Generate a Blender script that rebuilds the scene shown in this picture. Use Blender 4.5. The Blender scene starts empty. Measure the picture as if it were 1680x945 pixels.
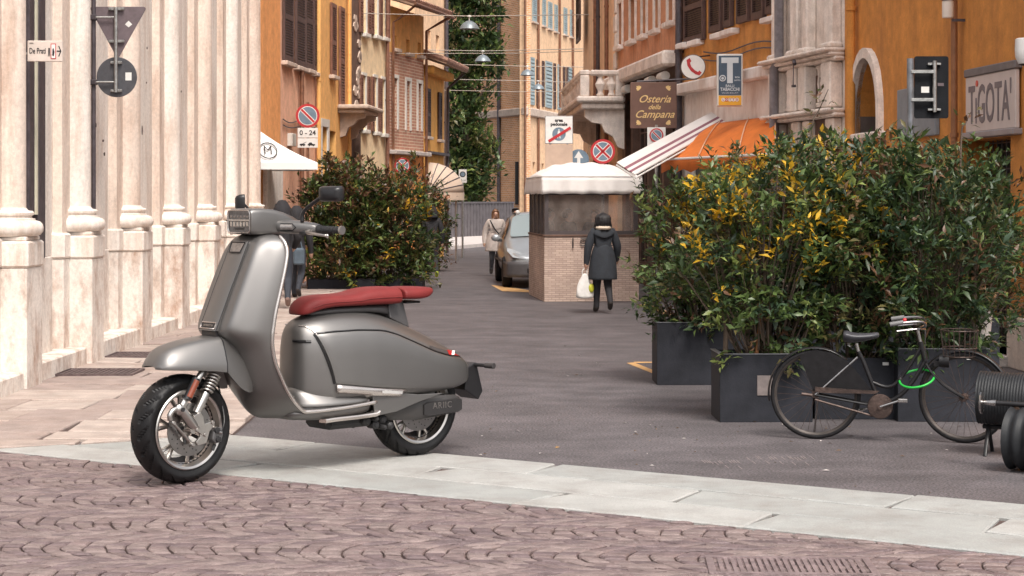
import bpy, bmesh, math, random
import numpy as np
from mathutils import Vector, Matrix

SC = bpy.context.scene
COL = SC.collection
R = math.radians
PI = math.pi

# ---------------------------------------------------------------- camera
FPX, HOR, CH, UC = 3000.0, 325.0, 1.8, 840.0     # focal length in photo pixels, horizon row, eye height
cam_d = bpy.data.cameras.new('camera')
cam_d.sensor_width = 36.0
cam_d.lens = 36.0 * FPX / 1680.0
cam_d.shift_y = -(472.5 - HOR) / 1680.0
cam_d.clip_start, cam_d.clip_end = 0.1, 2000.0
cam = bpy.data.objects.new('camera', cam_d)
cam.location = (0, 0, CH)
cam.rotation_euler = (R(90), 0, 0)
COL.objects.link(cam)
SC.camera = cam

# ---------------------------------------------------------------- sky and sun
SUN_EL, SUN_AZ = 56.0, 160.0        # azimuth clockwise from +Y: the light comes from behind the camera, a little from the right
world = bpy.data.worlds.new('World')
SC.world = world
world.use_nodes = True
wn, wl = world.node_tree.nodes, world.node_tree.links
wn.clear()
sky = wn.new('ShaderNodeTexSky')
sky.sky_type = 'NISHITA'
sky.sun_disc = False
sky.sun_elevation = R(SUN_EL)
sky.sun_rotation = R(SUN_AZ)
sky.air_density, sky.dust_density, sky.ozone_density = 1.0, 6.0, 1.0
hs = wn.new('ShaderNodeHueSaturation')
hs.inputs['Saturation'].default_value = 0.25
bg = wn.new('ShaderNodeBackground')
bg.inputs['Strength'].default_value = 0.15
wo = wn.new('ShaderNodeOutputWorld')
wl.new(sky.outputs[0], hs.inputs['Color'])
wl.new(hs.outputs[0], bg.inputs[0])
wl.new(bg.outputs[0], wo.inputs[0])
sun_d = bpy.data.lights.new('sun', 'SUN')
sun_d.energy = 1.5
sun_d.angle = R(14)
sun_d.color = (1.0, 0.915, 0.82)
sun = bpy.data.objects.new('sun', sun_d)
az, el = R(SUN_AZ), R(SUN_EL)
sdir = Vector((math.sin(az) * math.cos(el), math.cos(az) * math.cos(el), math.sin(el)))
sun.rotation_euler = sdir.to_track_quat('Z', 'Y').to_euler()
sun.location = (0, 0, 30)
COL.objects.link(sun)
SC.view_settings.view_transform = 'Standard'
SC.view_settings.look = 'None'
SC.view_settings.exposure = 0.62
SC.view_settings.gamma = 1.0
SC.render.engine = 'CYCLES'
SC.cycles.use_denoising = True
SC.cycles.max_bounces = 6
SC.cycles.diffuse_bounces = 3
SC.cycles.glossy_bounces = 3
SC.cycles.use_adaptive_sampling = True
SC.cycles.adaptive_threshold = 0.015
SC.cycles.transparent_max_bounces = 8

# ---------------------------------------------------------------- pixel helpers (photo pixel -> place)
def G(u, v):
    d = FPX * CH / (v - HOR)
    return Vector(((u - UC) * d / FPX, d, 0))
def P(u, v, d):
    return Vector(((u - UC) * d / FPX, d, CH - (v - HOR) * d / FPX))
def Z(v, d):
    return CH - (v - HOR) * d / FPX
def X(u, d):
    return (u - UC) * d / FPX

# ---------------------------------------------------------------- materials
MATS = {}
def mat(name, col, rough=0.7, metal=0.0, var=0.12, scale=5.0, bump=0.0, bscale=60.0, stretch=None, col2=None,
        lo=0.35, hi=0.65, coat=0.0, spec=0.5, emit=None, trans=0.0, alpha=1.0, stain=None, detail=6.0, coords='Object', wear=0.0):
    if name in MATS:
        return MATS[name]
    m = bpy.data.materials.new(name)
    m.use_nodes = True
    nt = m.node_tree
    n, l = nt.nodes, nt.links
    b = n['Principled BSDF']
    b.inputs['Roughness'].default_value = rough
    b.inputs['Metallic'].default_value = metal
    b.inputs['Specular IOR Level'].default_value = spec
    b.inputs['Coat Weight'].default_value = coat
    b.inputs['Coat Roughness'].default_value = 0.08
    b.inputs['Transmission Weight'].default_value = trans
    b.inputs['Alpha'].default_value = alpha
    c = tuple(col) + (1.0,)
    if var > 0 or col2 or bump > 0 or stain:
        tc = n.new('ShaderNodeTexCoord')
        mp = n.new('ShaderNodeMapping')
        if stretch:
            mp.inputs['Scale'].default_value = stretch
        l.new(tc.outputs[coords], mp.inputs[0])
        nz = n.new('ShaderNodeTexNoise')
        nz.inputs['Scale'].default_value = scale
        nz.inputs['Detail'].default_value = detail
        nz.inputs['Roughness'].default_value = 0.62
        l.new(mp.outputs[0], nz.inputs['Vector'])
        rp = n.new('ShaderNodeValToRGB')
        rp.color_ramp.elements[0].position = lo
        rp.color_ramp.elements[1].position = hi
        a = col2 if col2 else tuple(x * (1 - var) for x in col)
        z = col if col2 else tuple(min(1, x * (1 + var)) for x in col)
        rp.color_ramp.elements[0].color = tuple(a) + (1,)
        rp.color_ramp.elements[1].color = tuple(z) + (1,)
        l.new(nz.outputs['Fac'], rp.inputs[0])
        out = rp.outputs[0]
        if stain:      # (colour, strength, scale, stretch)
            mp2 = n.new('ShaderNodeMapping')
            mp2.inputs['Scale'].default_value = stain[3]
            l.new(tc.outputs[coords], mp2.inputs[0])
            n2 = n.new('ShaderNodeTexNoise')
            n2.inputs['Scale'].default_value = stain[2]
            n2.inputs['Detail'].default_value = 8
            n2.inputs['Roughness'].default_value = 0.7
            l.new(mp2.outputs[0], n2.inputs['Vector'])
            r2 = n.new('ShaderNodeValToRGB')
            r2.color_ramp.elements[0].position = 0.46
            r2.color_ramp.elements[1].position = 0.72
            r2.color_ramp.elements[0].color = (0, 0, 0, 1)
            r2.color_ramp.elements[1].color = (stain[1],) * 3 + (1,)
            l.new(n2.outputs['Fac'], r2.inputs[0])
            mx = n.new('ShaderNodeMix')
            mx.data_type = 'RGBA'
            l.new(r2.outputs[0], mx.inputs['Factor'])
            l.new(out, mx.inputs[6])
            mx.inputs[7].default_value = tuple(stain[0]) + (1,)
            out = mx.outputs[2]
        l.new(out, b.inputs['Base Color'])
        if bump > 0:
            nb = n.new('ShaderNodeTexNoise')
            nb.inputs['Scale'].default_value = bscale
            nb.inputs['Detail'].default_value = 5
            l.new(mp.outputs[0], nb.inputs['Vector'])
            bp = n.new('ShaderNodeBump')
            bp.inputs['Strength'].default_value = bump
            bp.inputs['Distance'].default_value = 0.02
            l.new(nb.outputs['Fac'], bp.inputs['Height'])
            l.new(bp.outputs[0], b.inputs['Normal'])
        if wear > 0:
            r3 = n.new('ShaderNodeMapRange')
            r3.inputs['To Min'].default_value = max(0.03, rough - wear)
            r3.inputs['To Max'].default_value = min(1, rough + wear)
            l.new(nz.outputs['Fac'], r3.inputs[0])
            l.new(r3.outputs[0], b.inputs['Roughness'])
    else:
        b.inputs['Base Color'].default_value = c
    if emit:
        b.inputs['Emission Color'].default_value = tuple(col) + (1,)
        b.inputs['Emission Strength'].default_value = emit
    MATS[name] = m
    return m

def brick_mat(name, c1, c2, mortar, bw, bh, ms=0.012, bump=0.6, var=0.5, noise=(0.8, 1.15)):
    if name in MATS:
        return MATS[name]
    m = bpy.data.materials.new(name)
    m.use_nodes = True
    n, l = m.node_tree.nodes, m.node_tree.links
    b = n['Principled BSDF']
    b.inputs['Roughness'].default_value = 0.85
    tc = n.new('ShaderNodeTexCoord')
    sp = n.new('ShaderNodeSeparateXYZ')
    cb = n.new('ShaderNodeCombineXYZ')
    l.new(tc.outputs['Object'], sp.inputs[0])
    ad = n.new('ShaderNodeMath')
    l.new(sp.outputs[0], ad.inputs[0]); l.new(sp.outputs[1], ad.inputs[1])
    l.new(ad.outputs[0], cb.inputs[0]); l.new(sp.outputs[2], cb.inputs[1])
    bt = n.new('ShaderNodeTexBrick')
    bt.inputs['Color1'].default_value = tuple(c1) + (1,)
    bt.inputs['Color2'].default_value = tuple(c2) + (1,)
    bt.inputs['Mortar'].default_value = tuple(mortar) + (1,)
    bt.inputs['Scale'].default_value = 1.0
    bt.inputs['Brick Width'].default_value = bw
    bt.inputs['Row Height'].default_value = bh
    bt.inputs['Mortar Size'].default_value = ms
    bt.inputs['Bias'].default_value = 0.0
    l.new(cb.outputs[0], bt.inputs['Vector'])
    nz = n.new('ShaderNodeTexNoise')
    nz.inputs['Scale'].default_value = 1.3
    nz.inputs['Detail'].default_value = 7
    l.new(tc.outputs['Object'], nz.inputs['Vector'])
    mr = n.new('ShaderNodeMapRange')
    mr.inputs['From Min'].default_value = 0.3; mr.inputs['From Max'].default_value = 0.7
    mr.inputs['To Min'].default_value = noise[0]; mr.inputs['To Max'].default_value = noise[1]
    l.new(nz.outputs['Fac'], mr.inputs[0])
    vm = n.new('ShaderNodeVectorMath'); vm.operation = 'SCALE'
    l.new(bt.outputs['Color'], vm.inputs[0]); l.new(mr.outputs[0], vm.inputs['Scale'])
    l.new(vm.outputs[0], b.inputs['Base Color'])
    bp = n.new('ShaderNodeBump')
    bp.inputs['Strength'].default_value = bump
    bp.inputs['Distance'].default_value = 0.02
    bp.invert = True
    l.new(bt.outputs['Fac'], bp.inputs['Height'])
    l.new(bp.outputs[0], b.inputs['Normal'])
    MATS[name] = m
    return m

# ---------------------------------------------------------------- mesh helpers
class MB:
    """collects shapes and links them as one mesh object"""
    def __init__(s):
        s.v, s.f, s.m = [], [], []
        s.T = None
        s.mi = 0
    def add(s, vs, fs, mi=None):
        o = len(s.v)
        if s.T is not None:
            vs = [s.T @ Vector(p) for p in vs]
        s.v += [tuple(p) for p in vs]
        s.f += [tuple(i + o for i in f) for f in fs]
        s.m += [s.mi if mi is None else mi] * len(fs)
        return s
    def box(s, x0, x1, y0, y1, z0, z1, mi=None, b=0.0):
        if x0 > x1: x0, x1 = x1, x0
        if y0 > y1: y0, y1 = y1, y0
        if z0 > z1: z0, z1 = z1, z0
        if b > 0:      # chamfered along every edge
            b = min(b, (x1-x0)*.45, (y1-y0)*.45, (z1-z0)*.45)
            bm = bmesh.new()
            bmesh.ops.create_cube(bm, size=1)
            for q in bm.verts:
                q.co = Vector(((x0+x1)/2 + q.co.x*(x1-x0), (y0+y1)/2 + q.co.y*(y1-y0), (z0+z1)/2 + q.co.z*(z1-z0)))
            bmesh.ops.bevel(bm, geom=bm.edges[:], offset=b, segments=1, affect='EDGES')
            bm.verts.index_update()
            vs = [q.co.copy() for q in bm.verts]
            fs = [[q.index for q in f.verts] for f in bm.faces]
            bm.free()
            return s.add(vs, fs, mi)
        vs = [(x0,y0,z0),(x1,y0,z0),(x1,y1,z0),(x0,y1,z0),(x0,y0,z1),(x1,y0,z1),(x1,y1,z1),(x0,y1,z1)]
        return s.add(vs, [(0,3,2,1),(4,5,6,7),(0,1,5,4),(1,2,6,5),(2,3,7,6),(3,0,4,7)], mi)
    def ring_loft(s, rings, cap=(True, True), closed=True, mi=None):
        n = len(rings[0]); vs = [p for r in rings for p in r]; fs = []
        for i in range(len(rings) - 1):
            for j in range(n if closed else n - 1):
                k = (j + 1) % n
                fs.append((i*n+j, i*n+k, (i+1)*n+k, (i+1)*n+j))
        if closed and cap[0]: fs.append(tuple(reversed(range(n))))
        if closed and cap[1]: fs.append(tuple((len(rings)-1)*n + j for j in range(n)))
        return s.add(vs, fs, mi)
    def tube(s, pts, r, n=8, mi=None, closed=False, cap=True):
        pts = [Vector(p) for p in pts]
        rs = r if isinstance(r, (list, tuple)) else [r] * len(pts)
        rings = []
        N = len(pts)
        up = None
        for i, p in enumerate(pts):
            if closed:
                t = (pts[(i+1) % N] - pts[i-1]).normalized()
            else:
                t = (pts[min(i+1, N-1)] - pts[max(i-1, 0)]).normalized()
            if up is None:
                up = Vector((0,0,1)) if abs(t.z) < .9 else Vector((1,0,0))
            a = t.cross(up)
            if a.length < 1e-6: a = t.orthogonal()
            a.normalize(); b = a.cross(t).normalized(); up = b
            rings.append([p + a*math.cos(2*PI*k/n)*rs[i] + b*math.sin(2*PI*k/n)*rs[i] for k in range(n)])
        if closed:
            rings.append(rings[0])
            return s.ring_loft(rings, (False, False), True, mi)
        return s.ring_loft(rings, (cap, cap), True, mi)
    def lathe(s, prof, n=24, axis='Z', o=(0,0,0), mi=None, a0=0.0, a1=2*PI):
        o = Vector(o); rings = []
        full = abs(a1 - a0 - 2*PI) < 1e-6
        def pt(r, h, a):
            c, q = r*math.cos(a), r*math.sin(a)
            return o + (Vector((c,q,h)) if axis == 'Z' else Vector((h,c,q)) if axis == 'X' else Vector((q,h,c)))
        for r, h in prof:
            rings.append([pt(max(r, 1e-4), h, a0 + (a1-a0)*k/(n if full else n-1)) for k in range(n)])
        return s.ring_loft(rings, (prof[0][0] > 1e-3 and full, prof[-1][0] > 1e-3 and full), full, mi)
    def torus(s, R_, r, n=32, k=10, axis='Z', o=(0,0,0), mi=None, sx=1.0):
        prof = [(R_ + r*math.cos(2*PI*i/k), r*sx*math.sin(2*PI*i/k)) for i in range(k+1)]
        o = Vector(o); rings = []
        return s.lathe_open(prof, n, axis, o, mi)
    def lathe_open(s, prof, n, axis, o, mi=None):
        o = Vector(o); rings = []
        def pt(r, h, a):
            c, q = r*math.cos(a), r*math.sin(a)
            return o + (Vector((c,q,h)) if axis == 'Z' else Vector((h,c,q)) if axis == 'X' else Vector((q,h,c)))
        for r, h in prof:
            rings.append([pt(r, h, 2*PI*k/n) for k in range(n)])
        return s.ring_loft(rings, (False, False), True, mi)
    def prism(s, poly, h, axis='Z', o=0.0, mi=None):
        """poly of 2D points extruded from o to o+h along axis (X: poly is (y,z); Y: (x,z); Z: (x,y))"""
        n = len(poly)
        def pt(a, b, c):
            return (a,b,c) if axis == 'Z' else (a,c,b) if axis == 'Y' else (c,a,b)
        vs = [pt(a, b, o) for a, b in poly] + [pt(a, b, o+h) for a, b in poly]
        fs = [tuple(reversed(range(n))), tuple(range(n, 2*n))] + [(i, (i+1) % n, n+(i+1) % n, n+i) for i in range(n)]
        return s.add(vs, fs, mi)
    def sphere(s, o, r, n=12, k=8, mi=None, sc=(1,1,1)):
        rings = []
        for i in range(k+1):
            a = PI*i/k
            rings.append([(o[0]+r*sc[0]*max(math.sin(a),1e-4)*math.cos(2*PI*j/n), o[1]+r*sc[1]*max(math.sin(a),1e-4)*math.sin(2*PI*j/n), o[2]-r*sc[2]*math.cos(a)) for j in range(n)])
        return s.ring_loft(rings, (False, False), True, mi)
    def quad(s, a, b, c, d, mi=None):
        return s.add([a,b,c,d], [(0,1,2,3)], mi)
    def mesh(s, name, mats, smooth=False):
        me = bpy.data.meshes.new(name)
        me.from_pydata(s.v, [], s.f)
        for m in (mats if isinstance(mats, (list, tuple)) else [mats]):
            me.materials.append(m)
        if len(me.materials) > 1:
            me.polygons.foreach_set('material_index', s.m)
        bm = bmesh.new(); bm.from_mesh(me)
        bmesh.ops.recalc_face_normals(bm, faces=bm.faces[:])
        bm.to_mesh(me); bm.free()
        if smooth:
            me.polygons.foreach_set('use_smooth', [True]*len(me.polygons))
            if smooth is not True:
                me.set_sharp_from_angle(angle=R(smooth))
        me.update()
        return me
    def build(s, name, mats, parent=None, smooth=False, sub=0, bev=0.0, loc=None):
        o = bpy.data.objects.new(name, s.mesh(name, mats, smooth))
        COL.objects.link(o)
        if parent is not None: o.parent = parent
        if loc is not None: o.location = loc
        if bev:
            q = o.modifiers.new('bevel', 'BEVEL'); q.width = bev; q.segments = 2; q.limit_method = 'ANGLE'; q.angle_limit = R(40)
        if sub:
            q = o.modifiers.new('sub', 'SUBSURF'); q.levels = sub; q.render_levels = sub
        return o

def tag(o, label=None, cat=None, group=None, kind=None):
    if label: o['label'] = label
    if cat: o['category'] = cat
    if group: o['group'] = group
    if kind: o['kind'] = kind
    return o
def empty(name, loc=(0,0,0), rz=0.0, label=None, cat=None, group=None):
    o = bpy.data.objects.new(name, None)
    o.empty_display_size = 0.1
    COL.objects.link(o)
    o.location = loc; o.rotation_euler = (0, 0, rz)
    return tag(o, label, cat, group)
def copy_tree(o, parent=None):
    c = o.copy(); COL.objects.link(c)
    if parent is not None: c.parent = parent
    for ch in [x for x in o.children]:
        copy_tree(ch, c)
    return c
def bez(p0, p1, p2, p3, n=10):
    p0, p1, p2, p3 = map(Vector, (p0, p1, p2, p3))
    return [p0*(1-t)**3 + 3*p1*t*(1-t)**2 + 3*p2*t*t*(1-t) + p3*t**3 for t in [i/n for i in range(n+1)]]
def spline(pts, n=6):
    """Catmull-Rom through the points"""
    p = [Vector(q) for q in pts]
    p = [p[0]*2 - p[1]] + p + [p[-1]*2 - p[-2]]
    out = []
    for i in range(1, len(p) - 2):
        for k in range(n):
            t = k / n
            out.append(0.5*((2*p[i]) + (p[i+1]-p[i-1])*t + (2*p[i-1]-5*p[i]+4*p[i+1]-p[i+2])*t*t + (3*p[i]-p[i-1]-3*p[i+1]+p[i+2])*t**3))
    out.append(p[-2])
    return out

def text(name, body, size, m, parent, loc, rot=(R(90),0,0), ext=0.002, shear=0.0, sx=1.0, align='CENTER', bold=0.0, space=1.0):
    cu = bpy.data.curves.new(name, 'FONT')
    cu.body = body; cu.size = size; cu.extrude = ext; cu.shear = shear; cu.offset = bold
    cu.align_x = align; cu.align_y = 'CENTER'; cu.resolution_u = 3; cu.space_character = space
    t = bpy.data.objects.new(name + '_tmp', cu); COL.objects.link(t)
    dg = bpy.context.evaluated_depsgraph_get()
    me = bpy.data.meshes.new_from_object(t.evaluated_get(dg))
    bpy.data.objects.remove(t); bpy.data.curves.remove(cu)
    me.name = name
    me.materials.clear(); me.materials.append(m)
    o = bpy.data.objects.new(name, me); COL.objects.link(o)
    o.parent = parent; o.location = loc; o.rotation_euler = rot; o.scale = (sx, 1, 1)
    return o

# ---------------------------------------------------------------- facades
class Fac:
    """a building front between two upright edges; local x runs along it, -y towards the street, z up"""
    def __init__(s, name, label, u0, d0, u1, d1, top, m, depth=5.0, holes=(), reveal=0.22, cat='building', group=None, base=0.0, part='wall'):
        s.p0 = Vector((X(u0, d0), d0, 0)); s.p1 = Vector((X(u1, d1), d1, 0))
        s.L = (s.p1 - s.p0).length
        s.e = (s.p1 - s.p0) / s.L
        s.th = math.atan2(s.e.y, s.e.x)
        s.top = top; s.reveal = reveal; s.depth = depth; s.base = base; s.m = m
        s.root = empty(name, s.p0, s.th, label, cat, group)
        s.holes = []
        s.partname = part
    def px(s, u, v, off=0.0):
        """pixel -> (s, z) on the plane y = -off"""
        n = Vector((s.e.y, -s.e.x, 0))
        o = s.p0 + n*off
        rx = (u - UC) / FPX
        # o + e*t = (rx*d, d)
        den = s.e.x - rx*s.e.y
        t = (rx*o.y - o.x) / den
        d = o.y + s.e.y*t
        return t, CH - (v - HOR)*d/FPX
    def world(s, t, y, z):
        n = Vector((s.e.y, -s.e.x, 0))
        q = s.p0 + s.e*t - n*y
        return Vector((q.x, q.y, z))
    def hole(s, a, b, z0, z1):
        s.holes.append((min(a,b), max(a,b), z0, z1)); return s.holes[-1]
    def wall(s, a=None, b=None, m=None, name='wall', z0=None, z1=None):
        a = 0.0 if a is None else a; b = s.L if b is None else b
        z0 = s.base if z0 is None else z0; z1 = s.top if z1 is None else z1
        hs = [h for h in s.holes if h[0] > a+.01 and h[1] < b-.01 and h[2] > z0+.01 and h[3] < z1-.01]
        xs = sorted({a, b} | {h[0] for h in hs} | {h[1] for h in hs})
        zs = sorted({z0, z1} | {h[2] for h in hs} | {h[3] for h in hs})
        mb = MB()
        for i in range(len(xs)-1):
            for j in range(len(zs)-1):
                cx, cz = (xs[i]+xs[i+1])/2, (zs[j]+zs[j+1])/2
                if any(h[0] < cx < h[1] and h[2] < cz < h[3] for h in hs): continue
                mb.quad((xs[i],0,zs[j]), (xs[i+1],0,zs[j]), (xs[i+1],0,zs[j+1]), (xs[i],0,zs[j+1]))
        for h in hs:
            q = s.reveal
            mb.quad((h[0],0,h[2]),(h[0],q,h[2]),(h[0],q,h[3]),(h[0],0,h[3]))
            mb.quad((h[1],0,h[2]),(h[1],q,h[2]),(h[1],q,h[3]),(h[1],0,h[3]))
            mb.quad((h[0],0,h[2]),(h[1],0,h[2]),(h[1],q,h[2]),(h[0],q,h[2]))
            mb.quad((h[0],0,h[3]),(h[1],0,h[3]),(h[1],q,h[3]),(h[0],q,h[3]))
        D = s.depth
        mb.quad((a,0,z0),(a,D,z0),(a,D,z1),(a,0,z1)); mb.quad((b,0,z0),(b,D,z0),(b,D,z1),(b,0,z1))
        mb.quad((a,D,z0),(b,D,z0),(b,D,z1),(a,D,z1)); mb.quad((a,0,z1),(b,0,z1),(b,D,z1),(a,D,z1))
        me = bpy.data.meshes.new(name); me.from_pydata(mb.v, [], mb.f); me.materials.append(m or s.m)
        o = bpy.data.objects.new(name, me); COL.objects.link(o); o.parent = s.root
        return o
    def box(s, name, m, a, b, y0, y1, z0, z1, bev=0.0, parent=None):
        return MB().box(a, b, y0, y1, z0, z1, b=bev).build(name, m, parent or s.root)
    def shutter(s, a, b, z0, z1, m, y=-0.015, n=22, parent=None, th=0.05):
        """a louvred shutter leaf lying on the wall"""
        mb = MB(); fr = min(0.07, (b-a)*.16)
        mb.box(a, a+fr, y-th, y, z0, z1); mb.box(b-fr, b, y-th, y, z0, z1)
        zm = z0 + (z1-z0)*.45
        for q0, q1 in ((z0, z0+.11), (zm-.05, zm+.05), (z1-.1, z1)):
            mb.box(a+fr, b-fr, y-th+.003, y-.003, q0, q1)
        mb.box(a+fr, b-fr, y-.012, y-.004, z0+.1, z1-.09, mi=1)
        for r0, r1 in ((z0+.11, zm-.05), (zm+.05, z1-.1)):
            k = max(3, int(n*(r1-r0)/(z1-z0)))
            for i in range(k):
                zz = r0 + (r1-r0)*(i+.5)/k; hh = (r1-r0)/k
                mb.add([(a+fr,y-th+.006,zz-hh*.42),(b-fr,y-th+.006,zz-hh*.42),(b-fr,y-.014,zz+hh*.3),(a+fr,y-.014,zz+hh*.3),
                        (a+fr,y-th+.006,zz-hh*.25),(b-fr,y-th+.006,zz-hh*.25),(b-fr,y-.014,zz+hh*.47),(a+fr,y-.014,zz+hh*.47)],
                       [(0,1,2,3),(4,5,6,7),(0,1,5,4),(2,3,7,6),(0,3,7,4),(1,2,6,5)])
        return mb.build('shutter', [m, MATS['lit_shutter_gap']], parent or s.root)
    def window(s, a, b, z0, z1, fm, gm, sill=None, bars=(1,2), surround=None, fw=0.06, sillm=None):
        """a real opening: frame, panes and sill set in the reveal"""
        s.hole(a, b, z0, z1)
        q = s.reveal
        w = MB()
        w.box(a, a+fw, q-.07, q, z0, z1); w.box(b-fw, b, q-.07, q, z0, z1)
        w.box(a+fw, b-fw, q-.068, q-.002, z0, z0+fw); w.box(a+fw, b-fw, q-.068, q-.002, z1-fw, z1)
        for i in range(1, bars[0]+1):
            c = a + (b-a)*i/(bars[0]+1); w.box(c-fw*.4, c+fw*.4, q-.065, q-.005, z0+fw, z1-fw)
        for i in range(1, bars[1]+1):
            c = z0 + (z1-z0)*i/(bars[1]+1); w.box(a+fw, b-fw, q-.06, q-.01, c-fw*.3, c+fw*.3)
        o = w.build('window', fm, s.root)
        MB().box(a+.01, b-.01, q-.045, q-.03, z0+.01, z1-.01).build('pane', gm, o)
        MB().box(a-.02, b+.02, q+.01, q+.4, z0-.02, z1+.02).build('room', MATS['dark_room'], o)
        if surround:
            t = surround
            m2 = MB()
            m2.box(a-t, a, -.035, .0, z0, z1); m2.box(b, b+t, -.035, .0, z0, z1); m2.box(a-t, b+t, -.04, 0, z1, z1+t)
            m2.build('surround', sillm or fm, o)
        if sill:
            MB().box(a-.1, b+.1, -.13, .02, z0-.1, z0, b=.012).build('sill', sillm or fm, o)
        return o

mat('lit_shutter_gap', (0.30, 0.22, 0.16), 0.9, var=.1)  # backing behind the louvres; light between the slats put into its paler colour
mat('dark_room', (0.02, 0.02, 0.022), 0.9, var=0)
# ================================================================ ground
random.seed(7)
def world_mat(name, **k):
    return mat(name, coords='Object', **k)
M_ASPH = mat('asphalt', (0.112, 0.098, 0.102), 0.66, var=.0, col2=(0.068, 0.060, 0.062), scale=1.1, lo=.3, hi=.7, bump=.35, bscale=90,
             stain=((0.155, 0.136, 0.142), .6, 0.7, (0.8, 1.5, 1)), stretch=(.9, 1.3, 1), detail=10)
def speckle(m, amount=0.25, scale=140.0):
    """fine grains over the base colour"""
    n, l = m.node_tree.nodes, m.node_tree.links
    b = n['Principled BSDF']
    src = b.inputs['Base Color'].links[0].from_socket
    tc = n.new('ShaderNodeTexCoord')
    nz = n.new('ShaderNodeTexNoise'); nz.inputs['Scale'].default_value = scale; nz.inputs['Detail'].default_value = 2
    l.new(tc.outputs['Object'], nz.inputs['Vector'])
    mr = n.new('ShaderNodeMapRange')
    mr.inputs['From Min'].default_value = .3; mr.inputs['From Max'].default_value = .7
    mr.inputs['To Min'].default_value = 1-amount; mr.inputs['To Max'].default_value = 1+amount
    l.new(nz.outputs['Fac'], mr.inputs[0])
    vm = n.new('ShaderNodeVectorMath'); vm.operation = 'SCALE'
    l.new(src, vm.inputs[0]); l.new(mr.outputs[0], vm.inputs['Scale'])
    l.new(vm.outputs[0], b.inputs['Base Color'])
speckle(M_ASPH, .6, 60)
speckle(M_ASPH, .16, 2.6)
M_JOINT = mat('joint_earth', (0.075, 0.048, 0.042), 0.95, var=.3, scale=8, bump=.4)
M_COB = [mat('porphyry_a', (0.165, 0.119, 0.114), 0.55, var=.22, scale=9, bump=.5, bscale=45, wear=.15),
         mat('porphyry_b', (0.136, 0.097, 0.098), 0.55, var=.22, scale=9, bump=.5, bscale=45, wear=.15),
         mat('porphyry_c', (0.197, 0.148, 0.139), 0.6, var=.22, scale=9, bump=.5, bscale=45, wear=.15)]
M_SLAB = [mat('pale_slab_a', (0.36, 0.355, 0.338), 0.72, var=.09, scale=3, bump=.25, bscale=70, stain=((.20,.17,.15), .55, 2.3, (1,1,1))),
          mat('pale_slab_b', (0.315, 0.318, 0.304), 0.72, var=.09, scale=3, bump=.25, bscale=70, stain=((.20,.17,.15), .55, 2.3, (1,1,1)))]
M_FLAG = [mat('flag_a', (0.35, 0.28, 0.245), 0.75, var=.16, scale=4, bump=.4, bscale=50, stain=((.30,.21,.17), .5, 2.2, (1,1,1))),
          mat('flag_b', (0.31, 0.245, 0.22), 0.75, var=.16, scale=4, bump=.4, bscale=50, stain=((.30,.21,.17), .5, 2.2, (1,1,1))),
          mat('flag_c', (0.41, 0.34, 0.30), 0.75, var=.16, scale=4, bump=.4, bscale=50, stain=((.30,.21,.17), .5, 2.2, (1,1,1)))]
for q in M_SLAB + M_FLAG: speckle(q, .12, 120)

ground = MB()
NG = 40
ground.quad((-150,-60,0), (150,-60,0), (150,260,0), (-150,260,0))
gr_o = tag(ground.build('ground', M_ASPH), kind='structure')

def clip(poly, p, n):
    """keep the side of the line through p where (q-p).n >= 0"""
    out = []
    for i in range(len(poly)):
        a, b = poly[i], poly[(i+1) % len(poly)]
        da = (a[0]-p[0])*n[0] + (a[1]-p[1])*n[1]
        db = (b[0]-p[0])*n[0] + (b[1]-p[1])*n[1]
        if da >= 0: out.append(a)
        if da*db < 0:
            t = da/(da-db); out.append((a[0]+(b[0]-a[0])*t, a[1]+(b[1]-a[1])*t))
    return out
def shrink(poly, g):
    c = (sum(p[0] for p in poly)/len(poly), sum(p[1] for p in poly)/len(poly))
    r = []
    n = len(poly)
    for i in range(n):     # offset every corner inwards along both neighbouring edges
        a, b, d = Vector(poly[i-1]), Vector(poly[i]), Vector(poly[(i+1) % n])
        e1, e2 = (b-a), (d-b)
        if e1.length < 1e-6 or e2.length < 1e-6:
            r.append(tuple(b)); continue
        e1.normalize(); e2.normalize()
        n1, n2 = Vector((-e1.y, e1.x)), Vector((-e2.y, e2.x))
        k = 1 + n1.dot(n2)
        o = (n1+n2)*(g/max(k, .5))
        if (Vector(c)-b).dot(o) < 0: o = -o
        r.append(tuple(b+o))
    return r
def stone(mb, poly, z0, z1, bev=.012, gap=.006, dome=0.0, mi=0, tilt=(0,0)):
    p0 = shrink(poly, gap)
    p1 = shrink(p0, bev)
    c = (sum(p[0] for p in p0)/len(p0), sum(p[1] for p in p0)/len(p0))
    tz = lambda p: tilt[0]*(p[0]-c[0]) + tilt[1]*(p[1]-c[1])
    n = len(poly)
    vs = [(p[0],p[1],z0) for p in p0] + [(p[0],p[1],z1-bev*.8+tz(p)) for p in p0] + [(p[0],p[1],z1+tz(p)) for p in p1]
    fs = [(i,(i+1)%n,n+(i+1)%n,n+i) for i in range(n)] + [(n+i,n+(i+1)%n,2*n+(i+1)%n,2*n+i) for i in range(n)]
    if dome:
        vs.append((c[0],c[1],z1+dome)); fs += [(2*n+i, 2*n+(i+1)%n, 3*n) for i in range(n)]
    else:
        fs.append(tuple(range(2*n,3*n)))
    mb.add(vs, fs, mi)

# strip frame: origin on the near edge of the pale strip, a along it, b across it away from the camera
SO = Vector((0, 10.63)); SA = Vector((math.cos(R(31.5)), -math.sin(R(31.5)))); SB = Vector((math.sin(R(31.5)), math.cos(R(31.5))))
def strip(a, b):
    q = SO + SA*a + SB*b
    return (q.x, q.y)
SW = 1.53

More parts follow.
